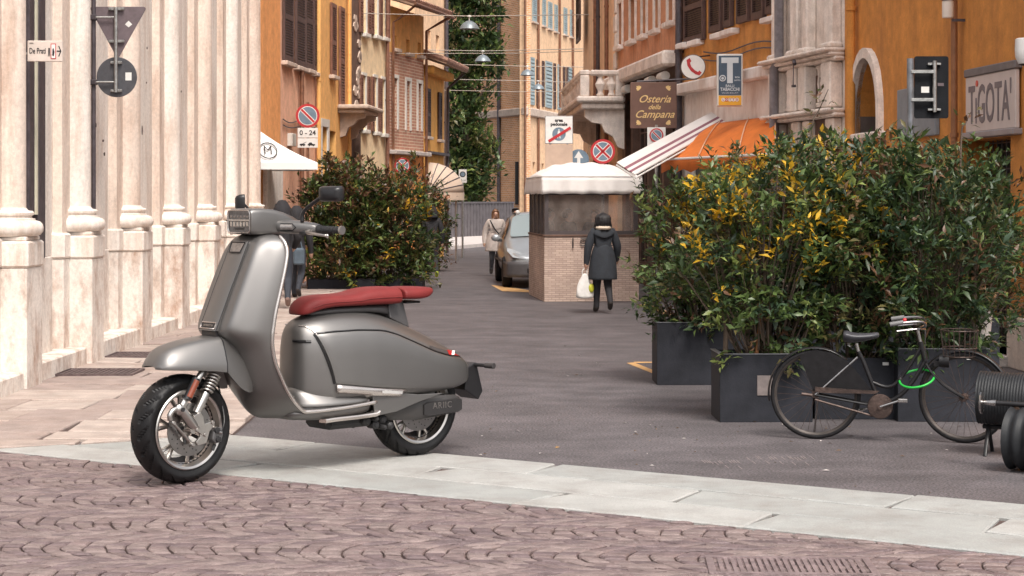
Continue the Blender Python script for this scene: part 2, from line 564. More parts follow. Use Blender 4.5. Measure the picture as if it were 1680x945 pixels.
CO = Vector((0, 10.9)); CA = Vector((math.cos(R(6.5)), -math.sin(R(6.5)))); CB = Vector((math.sin(R(6.5)), math.cos(R(6.5))))
def band(a, b):
    q = CO + CA*a + CB*b
    return (q.x, q.y)
# ---- cobbled road: arched setts in bands that cross the view
cob = tag(MB().quad(*[strip(a,b)+(.004,) for a, b in ((-16,-9),(14,-9),(14,-.0),(-16,-.0))]).build('cobbled_road', M_JOINT), kind='structure')
BD = 0.70; PITCH = 0.112; NS = 8
setts = []
rnd = random.Random(3)
def wob(a, b):     # the setts were laid by hand: slow drift of the lines
    return .035*math.sin(a*1.1+b*.9) + .02*math.sin(a*2.7-b*2.1)
for j in range(-6, 6):
    off = rnd.random()*PITCH
    a_lo, a_hi = -7.0, 6.5
    n = int((a_hi-a_lo)/PITCH)
    jit = [[(rnd.gauss(0,.009), rnd.gauss(0,.009)) for _ in range(NS+1)] for _ in range(n+2)]
    def corner(i, k):
        t = k/NS
        bb = -(j*BD) - t*BD
        aa = a_lo + off + i*PITCH - 0.26*(1-(2*t-1)**2)
        jx, jy = jit[i][k]
        return band(aa+jx+wob(aa,bb), bb+jy*.6+.5*wob(aa+3,bb))
    for i in range(n):
        for k in range(NS):
            poly = [corner(i,k), corner(i+1,k), corner(i+1,k+1), corner(i,k+1)]
            cx = sum(p[0] for p in poly)/4; cy = sum(p[1] for p in poly)/4
            if cy < 6.5 or cy > 17: continue
            poly = clip(poly, strip(0,-.004), tuple(-SB))
            if len(poly) < 3 or abs(sum(poly[m-1][0]*poly[m][1]-poly[m][0]*poly[m-1][1] for m in range(len(poly)))) < .003: continue
            if abs(cx) > .30*cy+1.2: continue
            setts.append((cy, cx, poly))
setts.sort(key=lambda q: q[0])
near, rest = [], []
for q in setts:
    infr = q[0] > 8.78 and abs(q[1]) < .28*q[0] and not (0.9 < q[1] < 1.8 and q[0] < 9.2)
    (near if infr and len(near) < 300 else rest).append(q)
for q in near:
    mb = MB()
    stone(mb, q[2], 0.0, .022+rnd.gauss(0,.0025), bev=.009, gap=.0048, dome=.003, tilt=(rnd.gauss(0,.02), rnd.gauss(0,.02)))
    mb.build('sett', rnd.choice(M_COB), cob)
mb = MB()
for q in rest:
    stone(mb, q[2], 0.0, .022+rnd.gauss(0,.0025), bev=.009, gap=.0048, dome=.003, mi=rnd.randrange(3), tilt=(rnd.gauss(0,.02), rnd.gauss(0,.02)))
tag(mb.build('farther_setts', M_COB, cob), kind='stuff')

# ---- pale stone strip
st_poly = [(-4.36,0),(14,0),(14,SW),(-3.48,SW)]
ps = tag(MB().quad(*[strip(a,b)+(.006,) for a, b in st_poly]).build('stone_strip', M_JOINT), kind='structure')
rows = [(0, .50), (.50, 1.02), (1.02, SW)]
cuts = [[-4.5,-2.3,.05,1.45,3.4,5.6,8.0], [-4.5,-3.2,-1.1,.75,2.6,4.5,6.6,9], [-4.5,-2.6,-.55,1.9,3.9,6.1,8.4]]
rnd = random.Random(11)
for (b0, b1), cs in zip(rows, cuts):
    for c0, c1 in zip(cs[:-1], cs[1:]):
        k0, k1 = rnd.gauss(0,.05), rnd.gauss(0,.05)
        e = [rnd.gauss(0,.03) for _ in range(4)]
        pl = [(c0-k0,b0+(e[0] if b0 else 0)),((c0+c1)/2,b0+(e[1] if b0 else 0)),(c1-k1,b0),(c1+k1,b1),((c0+c1)/2,b1+(e[2] if b1 < SW else 0)),(c0+k0,b1)]
        pl = clip(pl, (-4.36,0), (math.cos(math.atan2(-.88,SW)), math.sin(math.atan2(-.88,SW))))
        if len(pl) < 3: continue
        mb = MB()
        stone(mb, [strip(*q) for q in pl], .0, .026+rnd.gauss(0,.0025), bev=.010, gap=.014)
        mb.build('slab', rnd.choice(M_SLAB), ps)

# ---- flagstone pavement along the stone building
pv = tag(MB().add([(-5.2,7,.005),(-2.12,7,.005),(-2.12,36.5,.005),(-5.2,36.5,.005)], [(0,1,2,3)]).build('pavement', M_JOINT), kind='structure')
for v in pv.data.vertices:      # start it at the strip
    if v.co.y < 8:
        q = strip(-4.36,0) if v.co.x < -3 else strip(-3.44,SW+.05)
        v.co.x, v.co.y = (q[0]-1.6, q[1]+.95) if v.co.x < -3 else q
lineA, lineB = Vector(strip(-4.40,0)), Vector(strip(-3.52,SW))
nAB = Vector((-(lineB-lineA).y, (lineB-lineA).x)).normalized()
y = 11.2
rnd = random.Random(5)
while y < 36:
    h = rnd.uniform(.42, .85)
    x = -5.2; k = rnd.gauss(0,.03)
    while x < -2.12:
        w = rnd.uniform(.5, 1.25)
        x1 = x+w
        if x1 > -2.42: x1 = -2.12
        r = lambda: rnd.gauss(0,.018)
        pl = [(x+r(),y+r()),(x1+(0 if x1 > -2.2 else r()),y+k+r()),(x1+(0 if x1 > -2.2 else r()),y+h+k+r()),(x+r(),y+h+r())]
        pl = clip(pl, tuple(lineA), tuple(nAB))
        pl = clip(pl, strip(0,0.02), tuple(SB))
        x = x1
        if len(pl) < 3: continue
        ar = abs(sum(pl[i-1][0]*pl[i][1]-pl[i][0]*pl[i-1][1] for i in range(len(pl))))/2
        if ar < .03: continue
        mb = MB(); stone(mb, pl, 0, .03+rnd.gauss(0,.004), bev=.009, gap=.008, tilt=(rnd.gauss(0,.006), rnd.gauss(0,.006)))
        mb.build('flagstone', rnd.choice(M_FLAG), pv)
    y += h

# ---- pavement behind the hedge on the left, and the raised corner at the far end of the street
M_KERB = mat('kerb_stone', (0.50, 0.44, 0.41), 0.8, var=.12, scale=4, bump=.3)
mb = MB()
pl = [G(705,413), G(800,404), G(793,388), G(735,386), G(660,392), G(640,420)]
mb.prism([(p.x,p.y) for p in pl], .12, 'Z', 0)
tag(mb.build('corner_pavement', M_KERB), kind='structure')

# ---- painted lines on the asphalt
M_YEL = mat('worn_orange_paint', (0.62, 0.36, 0.14), 0.8, var=.1, scale=12, stain=((.2,.15,.13), .6, 7, (1,1,1)))
def marking(px):
    q = [G(*p) for p in px]
    tag(MB().add([(p.x,p.y,.004) for p in q], [tuple(range(len(q)))]).build('road_marking', M_YEL), kind='structure')
marking([(1028,596),(1040,595),(1100,619),(1100,625)])
marking([(1040,594),(1100,594),(1100,595.6),(1041,596)])
marking([(806,468),(818,469),(872,477),(872,480),(824,478)])
marking([(1046,500),(1062,499),(1110,517),(1098,520)])

# ---- remains of a worn hatched marking
mb = MB(); rnd = random.Random(9)
for k in range(46):
    u_ = 1145 + 4.4*k + rnd.uniform(-1,1); v_ = (757 if k < 16 else 750) + rnd.uniform(-1.5,1.5) + (8 if k % 5 == 0 else 0)
    if rnd.random() < .25: continue
    a_, b_, c_, d_ = G(u_,v_), G(u_+1.4,v_), G(u_+8,v_+5), G(u_+6.6,v_+5)
    mb.add([(p.x,p.y,.004) for p in (a_,b_,c_,d_)], [(0,1,2,3)])
tag(mb.build('worn_marking', mat('worn_pale_paint',(.26,.22,.21),.8,var=.2,scale=14)), kind='structure')

# ---- litter and leaf scraps blown over the asphalt
mb = MB(); rnd = random.Random(31)
for k in range(90):
    u_, v_ = (rnd.uniform(760,1680), rnd.uniform(560,815)) if k % 3 else (rnd.uniform(1020,1420), rnd.uniform(690,730))
    g_ = G(u_, v_)
    if (Vector((g_.x,g_.y))-SO).dot(SB) < SW+.05: continue
    a_ = rnd.uniform(0,6.28); L_ = rnd.uniform(.008,.028); c_, s__ = math.cos(a_)*L_, math.sin(a_)*L_
    mb.add([(g_.x-c_,g_.y-s__,.006),(g_.x+s__*.4,g_.y-c_*.4,.009),(g_.x+c_,g_.y+s__,.007),(g_.x-s__*.4,g_.y+c_*.4,.012)], [(0,1,2,3)], rnd.choice((0,0,1,1,1,2)))
o = mb.build('litter', [mat('litter_pale',(.50,.46,.43),.8,var=.2), mat('litter_brown',(.13,.075,.04),.8,var=.3), mat('litter_ochre',(.36,.20,.05),.8,var=.3)])
tag(o, 'small leaf scraps and litter scattered on the asphalt', 'litter', kind='stuff')

# ---- metal grate at the lower edge
M_IRON = mat('cast_iron', (0.16, 0.12, 0.12), 0.55, metal=.6, var=.3, scale=14, bump=.3)
def grate(loc, rz, w, h, n, label, cat='drain grate', m=None, along=True):
    r = empty('drain_grate', loc, rz, label, cat)
    fr = MB()
    fr.box(-w/2,-w/2+.035,-h/2,h/2,0,.022); fr.box(w/2-.035,w/2,-h/2,h/2,0,.022)
    fr.box(-w/2+.035,w/2-.035,-h/2,-h/2+.035,0,.022); fr.box(-w/2+.035,w/2-.035,h/2-.035,h/2,0,.022)
    fr.build('frame', m or M_IRON, r)
    MB().box(-w/2+.03,w/2-.03,-h/2+.03,h/2-.03,0,.003).build('pit', MATS['dark_room'], r)
    for i in range(n):
        x = -w/2+.05 + (w-.1)*(i+.5)/n
        MB().box(x-.3*(w-.1)/n, x+.3*(w-.1)/n, -h/2+.036, h/2-.036, .004, .018).build('bar', m or M_IRON, r)
    return r
q = G(1297, 938)
grate((q.x, q.y, .012), R(-3), .80, .42, 22, 'iron drain grate set in the cobbles at the bottom edge', m=mat('worn_grate', (0.30,0.23,0.23), .5, metal=.5, var=.25, scale=14, bump=.3))
q = G(163, 617)
grate((q.x, q.y, .03), R(0), .80, .62, 14, 'dark rusty pavement grate beside the nearest stone step')
q = G(218, 588)
grate((q.x, q.y, .03), R(0), .52, .60, 10, 'dark rusty pavement grate farther along the stone wall')
# ================================================================ stone building with half columns, left
M_ST1 = mat('pale_limestone', (0.78, 0.71, 0.645), 0.8, var=.07, scale=2.2, bump=.12, bscale=40, stretch=(1,1,.35),
            stain=((.50,.35,.26), .8, 3.2, (1.4,1.4,.25)))
M_ST2 = mat('warm_limestone', (0.72, 0.60, 0.515), 0.8, var=.1, scale=2.0, bump=.12, bscale=40, stretch=(1,1,.3),
            stain=((.44,.29,.21), .8, 3.4, (1.3,1.3,.3)))
M_ST3 = mat('plinth_stone', (0.75, 0.68, 0.615), 0.82, var=.08, scale=2.5, bump=.2, bscale=30, stretch=(1,1,.5),
            stain=((.38,.23,.16), 1.0, 3.6, (1.2,1.2,.6)))
for q in (M_ST1, M_ST2, M_ST3): speckle(q, .10, 22); speckle(q, .07, 90)
SBF = Fac('stone_building', 'long pale stone building with half columns along the left pavement', -400, 11.05, 435, 33.4, 11.0, M_ST1, depth=9)
sb = SBF.root
# straighten: the front runs at x = -4.53 (pedestals), the wall 0.34 behind it
SBF.p0 = Vector((-4.88, 11.0, 0)); SBF.p1 = Vector((-4.80, 33.2, 0))
SBF.L = (SBF.p1-SBF.p0).length; SBF.e = (SBF.p1-SBF.p0)/SBF.L; SBF.th = math.atan2(SBF.e.y, SBF.e.x)
sb.location = SBF.p0; sb.rotation_euler = (0,0,SBF.th)
SBF.wall()
PEDS = [16.95-2.6-11, 16.95-11] + [19.55-11+2.62*i for i in range(6)]
def torus_prof(r0):
    # base moulding of the half column, heights above 1.40
    return [(r0+.10,1.44),(r0+.135,1.455),(r0+.155,1.485),(r0+.16,1.52),(r0+.15,1.555),(r0+.125,1.58),(r0+.085,1.59),(r0+.085,1.605),
            (r0+.055,1.612),(r0+.05,1.632),(r0+.07,1.64),(r0+.075,1.66),(r0+.06,1.678),(r0+.02,1.685),(r0,1.71)]
for i, s0 in enumerate(PEDS):
    w = .56; c = s0+w/2; r0 = .185
    # the flat pilaster behind the half column, with its own base
    pil = MB(); pil.box(c-.52, c+.52, -.10, .02, 1.42, 11); pil.build('pilaster', M_ST2, sb)
    MB().box(c-.56, c+.56, -.135, .02, 1.16, 1.43, b=.02).build('pilaster_base', M_ST1, sb)
    MB().box(c-.54, c+.54, -.12, .02, 0, 1.155, b=.01).build('pilaster_plinth', M_ST3, sb)
    pd = MB()
    pd.box(s0, s0+w, -.36, .02, 0, 1.15, b=.012)
    ped = pd.build('pedestal', M_ST3, sb)
    MB().box(s0-.015, s0+w+.015, -.375, .02, 1.152, 1.40, b=.02).build('pedestal_cap', M_ST1, ped)
    MB().box(s0+.03, s0+w-.03, -.345, .02, 1.40, 1.442, b=.01).build('pedestal_block', M_ST1, ped)
    cb = MB(); cb.lathe(torus_prof(r0), 28, 'Z', (c,-.09,0), a0=PI, a1=2*PI)
    col = MB(); col.lathe([(r0,1.71),(r0-.004,4),(r0-.012,11)], 28, 'Z', (c,-.09,0), a0=PI, a1=2*PI)
    co = col.build('half_column', M_ST2 if i % 2 else M_ST1, sb, smooth=40)
    cb.build('column_base', M_ST1, co, smooth=50)
    if i < len(PEDS)-1:
        n0, n1 = s0+w+.02, PEDS[i+1]-.02
        MB().box(n0, n1, -.34+.03*(i%2), .02, 0, .19+.02*((i*7)%3), b=.015).build('step', M_ST3, sb)
        MB().box(n0+.5, n1-.5, -.05, .02, 1.20, 11).build('wall_panel', M_ST1, sb)
        MB().box(n0+.48, n1-.48, -.065, .02, .2, 1.195, b=.01).build('wall_plinth', M_ST3, sb)
        # small iron clips and holes
        for k in range(2):
            MB().box(n0+.2+.4*k, n0+.24+.4*k, -.135-.02, -.13, 1.25+.1*k, 1.31+.1*k).build('bracket', M_ST2, sb)
# paper scraps and stains on the wall
M_SCR = mat('torn_paper', (.45,.30,.24), .9, var=.4, scale=20)
M_DKH = mat('dark_hole', (.09,.06,.05), .9, var=.2)
for (u, v, w, h, m) in ((158,205,.05,.06,M_DKH),(155,212,.03,.05,M_DKH),(153,231,.06,.04,M_DKH),(170,231,.05,.03,M_DKH),(154,252,.03,.03,M_DKH),(172,253,.06,.05,M_DKH),
                        (73,170,.08,.09,M_DKH),(71,181,.03,.03,M_DKH),(234,214,.04,.12,M_DKH),(295,222,.10,.15,M_SCR),(342,229,.10,.16,M_DKH),(242,79,.03,.03,M_DKH),(241,136,.03,.03,M_DKH),(346,15,.05,.05,M_DKH),(298,150,.03,.03,M_DKH)):
    s_, z_ = SBF.px(u, v, .11)
    mb = MB(); n = 7
    mb.prism([(s_+w*math.cos(2*PI*k/n)*random.uniform(.4,.7), z_+h*math.sin(2*PI*k/n)*random.uniform(.3,.6)) for k in range(n)], -.008, 'Y', -.1005)
    mb.build('wall_mark', m, sb)
# corner with the pale pillar beyond the last bay
M_DKP = mat('dark_pipe', (.075,.062,.07), .5, var=.25, scale=10, metal=.2)
def drainpipe(fac, s_, z0, z1, r=.05, m=None, y=-.09, parent=None, label=None):
    mb = MB(); mb.tube([(s_,y,z0),(s_,y,z1)], r, 10)
    o = mb.build('drainpipe', m or M_DKP, parent or fac.root, smooth=40)
    z = z0+.6
    while z < z1:
        MB().lathe([(r*1.25,z),(r*1.25,z+.05)], 10, 'Z', (s_,y,0)).build('pipe_clip', m or M_DKP, o, smooth=40)
        z += 1.9
    return o
# dark window frame and pipe between the first two columns
for u0, u1, vb, m in ((38,47,352,'dark_pipe'),(54,65,425,'dark_pipe')):
    a, z_ = SBF.px(u0, vb, .14); b, _ = SBF.px(u1, vb, .14)
    MB().box(a, b, -.20, -.13, z_, 9, b=.01).build('dark_frame', MATS[m], sb)
a, z_ = SBF.px(50, 352, .14); b, _ = SBF.px(52.5, 352, .14)
MB().box(a, b, -.20, -.13, z_, 9).build('pale_strip', mat('cream_strip',(.62,.58,.45),.6,var=.1), sb)

# direction panel on its arm
M_GALV = mat('galvanised_steel', (0.42, 0.42, 0.41), .38, metal=.85, var=.2, scale=25, bump=.1, wear=.12)
M_SGRY = mat('sign_back_grey', (0.085, 0.085, 0.095), .5, metal=.3, var=.15, scale=12)
M_SGR2 = mat('sign_back_purple', (0.16, 0.125, 0.135), .55, metal=.3, var=.15, scale=12)
M_WHT = mat('sign_white', (0.72, 0.70, 0.67), .45, var=.05, scale=10)
M_RED = mat('sign_red', (0.45, 0.025, 0.03), .42, var=.1, scale=10)
M_BLU = mat('sign_blue', (0.15, 0.21, 0.27), .42, var=.1, scale=10)
M_BLK = mat('sign_black', (0.02, 0.018, 0.02), .5, var=.1)
p = P(74, 84, 17.4)
ds = empty('direction_sign', p, R(4), 'small cream De Prati direction panel with arrow on the stone building', 'sign')
MB().box(-.165,.165,-.012,.012,-.10,.10,b=.006).build('panel', mat('sign_cream',(.62,.53,.47),.5,var=.08,scale=8), ds)
text('lettering', 'De Prati', .075, M_BLK, ds, (-.068,-.0135,.0), sx=.62, bold=.001)
text('small_lettering', 'sede', .02, M_BLK, ds, (-.125,-.0135,.075))
mb = MB(); mb.box(.055,.105,-.0155,-.0125,-.075,.072); mb.build('red_frame', M_RED, ds)
MB().box(.062,.098,-.018,-.0155,-.067,.064).build('picture', M_WHT, ds)
MB().prism([(.07,-.04),(.085,-.05),(.092,-.01),(.082,.03),(.072,.02)],-.0025,'Y',-.018).build('figure', M_BLK, ds)
MB().prism([(.125,.05),(.135,.05),(.155,.0),(.135,-.05),(.125,-.05),(.142,-.006),(.112,-.006),(.112,.006),(.142,.006)],-.003,'Y',-.0125).build('arrow', M_BLK, ds)
MB().prism([(.03,-.05),(.036,-.05),(.04,-.01),(.044,-.05),(.05,-.05),(.047,.03),(.033,.03)],-.003,'Y',-.0125).build('pictogram', M_BLK, ds)
MB().box(-.30,-.16,-.004,.012,-.03,-.01).build('arm', M_GALV, ds)

# back of a give-way triangle and a round sign on one post
PD = 20.45
base = Vector((X(153.5,PD), PD, .03))
gs = empty('road_sign', base, 0, 'backs of a triangular and a round road sign on a dark post', 'road sign')
sx = lambda u: X(u,PD) - base.x
zz = lambda v: Z(v,PD) - base.z
MB().tube([(0,0,0),(0,0,zz(-60))], .026, 12).build('post', M_DKP, gs, smooth=40)
def rounded(poly, r, n=5):
    out = []
    for i in range(len(poly)):
        a, b, c = Vector(poly[i-1]), Vector(poly[i]), Vector(poly[(i+1)%len(poly)])
        p0 = b + (a-b).normalized()*r; p1 = b + (c-b).normalized()*r
        for k in range(n+1):
            t = k/n; out.append(tuple(p0*(1-t)**2 + b*2*t*(1-t) + p1*t*t))
    return out
tri = rounded([(sx(146),zz(11)),(sx(241),zz(11)),(sx(193),zz(97))], .05)
MB().prism(tri, -.02, 'Y', .02).build('triangle_plate', M_SGR2, gs)
cx, cz = sx(191.5), zz(126.5); rr = 33*PD/FPX
MB().lathe([(rr-.004,-.0),(rr,.003),(rr,.02),(rr-.004,.023)], 48, 'Y', (cx,-.005,cz)).build('round_plate', M_SGRY, gs)
MB().tube([(cx,-.045,zz(152)),(cx,-.045,zz(12))], .022, 10).build('bracket_tube', M_GALV, gs, smooth=40)
for v, w in ((15,.09),(68,.09),(103,.065),(149,.065)):
    MB().box(cx-w,cx+w,-.035,-.01,zz(v)-.016,zz(v)+.016,b=.005).build('clamp', M_GALV, gs)
    for s_ in (-1,1):
        MB().lathe([(.012,-.05),(.012,-.03)],8,'Y',(cx+s_*w*.75,0,zz(v))).build('bolt', M_GALV, gs)
for v in (29,135):
    MB().tube([(0,-.045,zz(v)),(cx,-.045,zz(v))], .011, 8).build('arm', M_GALV, gs, smooth=40)
    MB().box(-.04,.04,-.06,.04,zz(v)-.03,zz(v)+.03,b=.008).build('post_clamp', M_DKP, gs)
MB().box(sx(206),sx(216),-.009,-.006,zz(132),zz(119)).build('sticker', M_WHT, gs)
st = MB().prism([(sx(205),zz(40)),(sx(211),zz(34)),(sx(217),zz(40)),(sx(211),zz(45))],-.003,'Y',-.0).build('sticker', M_WHT, gs)
# ================================================================ street fronts
def plaster(name, c, st=None, var=.08, k=.5):
    return mat(name, c, .88, var=var, scale=1.6, bump=.12, bscale=30, stretch=(1,1,.6), stain=((st or tuple(x*.62 for x in c)), k, 1.3, (1.4,1.4,.35)))
M_ORG = plaster('orange_plaster', (.80,.35,.12))
M_PNK = plaster('pink_plaster', (.80,.45,.30))
M_YOR = plaster('ochre_plaster', (.84,.45,.15))
M_PAL = plaster('straw_plaster', (.86,.67,.43))
M_OCH = plaster('amber_plaster', (.82,.41,.10))
M_PCH = plaster('peach_plaster', (.84,.55,.34))
M_RST = plaster('rust_plaster', (.58,.27,.145), st=(.27,.13,.08))
M_DOR = plaster('deep_orange_plaster', (.66,.29,.075), st=(.30,.11,.035), k=.75)
M_TIG = plaster('burnt_orange_plaster', (.64,.26,.055), st=(.32,.12,.035), k=.7)
M_BAR = mat('baroque_stone', (.82,.72,.645), .85, var=.1, scale=3, bump=.2, bscale=30, stretch=(1,1,.4), stain=((.40,.27,.20), .6, 2.2, (1.3,1.3,.4)))
M_SHB = mat('brown_shutter', (.085,.048,.042), .6, var=.2, scale=8)
M_SHB2 = mat('russet_shutter', (.19,.085,.055), .6, var=.2, scale=8)
M_SHG = mat('blue_grey_shutter', (.30,.37,.39), .6, var=.12, scale=8)
M_FRW = mat('white_frame', (.70,.66,.60), .6, var=.06, scale=6)
M_GLS = mat('window_glass', (.022,.024,.028), .12, var=0, spec=.35)
M_SIL = mat('sill_stone', (.58,.46,.38), .85, var=.15, scale=6, stain=((.3,.2,.15), .5, 3, (1,1,.5)))
M_TIL = mat('roof_tile', (.30,.17,.125), .85, var=.3, scale=7, bump=.3)
M_EAV = mat('eave_wood', (.30,.19,.13), .8, var=.2, scale=6)
M_CPR = mat('copper_pipe', (.24,.115,.07), .5, var=.25, scale=8, metal=.4)
M_CBL = mat('cable', (.40,.34,.29), .6, var=.1)
M_DBR = mat('dark_brown_panel', (.13,.075,.055), .75, var=.25, scale=5, bump=.2)
M_BRK = brick_mat('warm_brick', (.78,.37,.165), (.62,.27,.115), (.80,.58,.42), .28, .09, .014)
M_BRK2 = brick_mat('clinker_brick', (.52,.25,.17), (.44,.20,.135), (.66,.49,.36), .46, .085, .014)

def rect(f, u0, u1, vt, vb, off=0.0):
    """pixel box -> (s0, s1, z0, z1) on the front"""
    a, za = f.px(u0, (vt+vb)/2, off); b, zb = f.px(u1, (vt+vb)/2, off)
    um = (u0+u1)/2
    return min(a,b), max(a,b), f.px(um, vb, off)[1], f.px(um, vt, off)[1]
def leaf(f, u0, u1, vt, vb, m, n=24, y=-.015, sill=True):
    a, b, z0, z1 = rect(f, u0, u1, vt, vb, .04)
    o = f.shutter(a, b, z0, z1, m, y=y, n=n)
    return a, b, z0, z1
def sillb(f, a, b, z, m=None, d=.13, h=.09):
    MB().box(a, b, -d, .01, z-h, z, b=.012).build('sill', m or M_SIL, f.root)

for q in (M_ORG,M_PNK,M_YOR,M_PAL,M_OCH,M_PCH,M_RST,M_DOR,M_TIG,M_BAR): speckle(q, .12, 6.0); speckle(q, .08, 40)
# ---------------- left 1: orange and pink front with brown louvred shutters
f = Fac('shuttered_building', 'pink and orange building with tall dark brown louvred shutters on the left', 428, 35.2, 521, 41.0, 11.5, M_PNK, depth=7)
a, _ = f.px(460, 200)
f.wall(a, f.L, M_PNK)
f.wall(0, a-.002, M_ORG, name='corner_wall')
for u0, u1, vb in ((465.5,481,101),(485.5,500,109),(501.5,514,113.5),(515.5,525,119.5)):
    pass
a, b, z0, z1 = leaf(f, 465.5, 480.5, -60, 102, M_SHB, 40); sillb(f, a-.05, b+.08, z0)
a, b, z0, z1 = leaf(f, 485.5, 500.0, -60, 110, M_SHB, 40); sillb(f, a-.05, b+.02, z0)
a, b, z0, z1 = leaf(f, 501.0, 513.0, -60, 114, M_SHB, 40); sillb(f, a+.1, b+.02, z0)
a, b, z0, z1 = leaf(f, 515.0, 519.5, -60, 119, M_SHB, 40); sillb(f, a-.05, b+.05, z0)
s_, z_ = f.px(495.5, 170, .09); drainpipe(f, s_, .0, f.px(495.5, 112, .09)[1], .045, M_CPR)
for u0, u1, vt, vb in ((459,466,245,300),(479,486,240,300),(493,499,240,300),(471,477,219,240)):
    a, b, z0, z1 = rect(f, u0, u1, vt, vb)
    if vt > 238: f.window(a, b, .9, z1, M_FRW, M_GLS, sill=True, sillm=M_SIL)
    else: f.box('meter_box', M_FRW, a, b, -.12, .0, z0, z1, .01)
s_, z_ = f.px(462, 205); s2, _ = f.px(519, 205)
for dz, sg in ((0,.03),(.12,.05)):
    pts = [(s_+(s2-s_)*t, -.03, z_+dz-sg*math.sin(t*PI*3)) for t in [i/12 for i in range(13)]]
    MB().tube(pts, .012, 5).build('wall_cable', M_DKP, f.root)
# small corner pilaster in pale stone under the parasol
a, b, z0, z1 = rect(f, 430, 458, 276, 345)
f.box('stone_pilaster', M_ST1, a+.05, b-.08, -.10, .01, 0, z1, .02)

# ---------------- left 2: ochre front with narrow shutters and a small balcony
f = Fac('ochre_building', 'ochre building with narrow brown shutters and a stone balcony on the left', 521, 41.0, 577, 45.6, 11.5, M_YOR, depth=7)
for u0, u1, vt, vb in ((543.5,551.5,6,124),(557.5,565,12,176)):
    a, b, z0, z1 = leaf(f, u0, u1, vt, vb, M_SHB2, 34)
    sillb(f, a-.06, b+.06, z0)
s_, z_ = f.px(523, 150, .09); drainpipe(f, s_, 0, 11, .05, M_YOR)
s_, z_ = f.px(573, 150, .09); drainpipe(f, s_, 0, 11, .04, M_YOR)
# stone portal with white surround
a, b, z0, z1 = rect(f, 527, 536, 208, 300); f.window(a, b, .5, z1, M_FRW, M_GLS, bars=(1,1), surround=.18, sillm=M_FRW)
a, b, z0, z1 = rect(f, 541, 551, 215, 300); f.window(a, b, .5, z1, M_DBR, M_GLS, bars=(1,3))
f.wall()
# balcony slab on scrolled brackets
a, b, z0, z1 = rect(f, 553, 577, 176, 182)
bal = MB(); bal.box(a, f.L+.35, -.75, .0, z0, z1+.02, b=.03); bal.box(a+.1, f.L+.25, -.65, 0, z0-.09, z0, b=.02)
bo = bal.build('balcony', M_SIL, f.root)
for t in (.2, .85):
    s_ = a + (f.L+.3-a)*t
    prof = [(0,z0-.09),(-.62,z0-.09),(-.6,z0-.2),(-.42,z0-.24),(-.34,z0-.36),(-.2,z0-.42),(-.13,z0-.62),(0,z0-.66)]
    MB().prism(prof, .16, 'X', s_-.08).build('bracket', M_SIL, bo)

# ---------------- left 3: dark strip of old wall
f = Fac('old_wall_building', 'narrow dark brown weathered house front with peeling plaster beside the balcony', 577, 45.6, 592, 46.6, 11.2, M_DBR, depth=7)
a, b, z0, z1 = rect(f, 579, 590, 205, 300); f.window(a, b, .3, z1, M_DBR, M_GLS, bars=(1,3))
f.wall()
rnd = random.Random(4)
for k in range(16):     # stones showing through the plaster
    s_ = rnd.uniform(.15, f.L*.9); z_ = rnd.uniform(3.6, 6.3)
    MB().prism([(s_+.22*math.cos(2*PI*i/6)*rnd.uniform(.6,1), z_+.16*math.sin(2*PI*i/6)*rnd.uniform(.6,1)) for i in range(6)], -.03, 'Y', .0).build('bare_stone', M_SIL, f.root)

# ---------------- left 4: straw coloured house with white windows and russet shutters
f = Fac('straw_building', 'straw coloured house with white windows between russet open shutters', 592, 46.6, 637.5, 49.5, 11.2, M_PAL, depth=7)
for vt, vb, us in ((-60,55,((594,600),(612,618.5),(626,631.5))), (124,213,((594,599),(612.5,617),(625.5,630.5)))):
    for i, (u0, u1) in enumerate(us):
        dv = 3.2*i
        a, b, z0, z1 = rect(f, u0, u1, vt+dv, vb+dv)
        f.window(a, b, z0, z1, M_FRW, M_GLS, sill=True, bars=(1,2), fw=.09, surround=.08, sillm=M_FRW)
        w = (b-a)*.72
        f.shutter(a-.10-w, a-.09, z0, z1, M_SHB2, n=26); f.shutter(b+.09, b+.09+w, z0, z1, M_SHB2, n=26)
f.wall()
for u in (636,):
    s_, z_ = f.px(u, 150, .09); drainpipe(f, s_, 0, 11, .05, M_SHB2)
# ---------------- left 5: house with brick cladding under an ochre attic
f = Fac('brick_clad_building', 'house clad in pinkish brick below a yellow attic with small windows', 639, 49.7, 695, 52.8, 7.2, M_YOR, depth=6)
zt = f.px(667, 18)[1]; f.top = zt
a, b, z0, z1 = rect(f, 640, 694, 92, 248)
for i, (u0, u1, vt, vb) in enumerate(((645.5,651,58,80),(666.5,672,65,87),(685.5,690.5,70,91))):
    A, B, q0, q1 = rect(f, u0, u1, vt, vb); f.window(A, B, q0, q1, M_SIL, M_GLS, bars=(0,0), sill=True)
f.wall(z0=z1)
f2 = f
f.holes = []
for i, (u0, u1, vt, vb) in enumerate(((645,651,128,212),(666,672,133,214),(685,690.5,137,215))):
    A, B, q0, q1 = rect(f, u0, u1, vt, vb); f.window(A, B, q0, q1, M_FRW, M_GLS, bars=(0,1), surround=.10, sillm=M_FRW, fw=.08)
f.wall(m=M_BRK2, name='brick_wall', z0=z0, z1=z1-.002)
f.holes = []
for u0, u1 in ((648,657),(672,682)):
    A, B, q0, q1 = rect(f, u0, u1, 262, 310); f.window(A, B, .4, q1, M_FRW, M_GLS, bars=(1,1))
f.wall(m=M_ORG, name='ground_floor_wall', z1=z0-.002)
f.box('ledge', M_KERB, -.05, f.L+.1, -.22, 0, z0-.12, z0, .02)
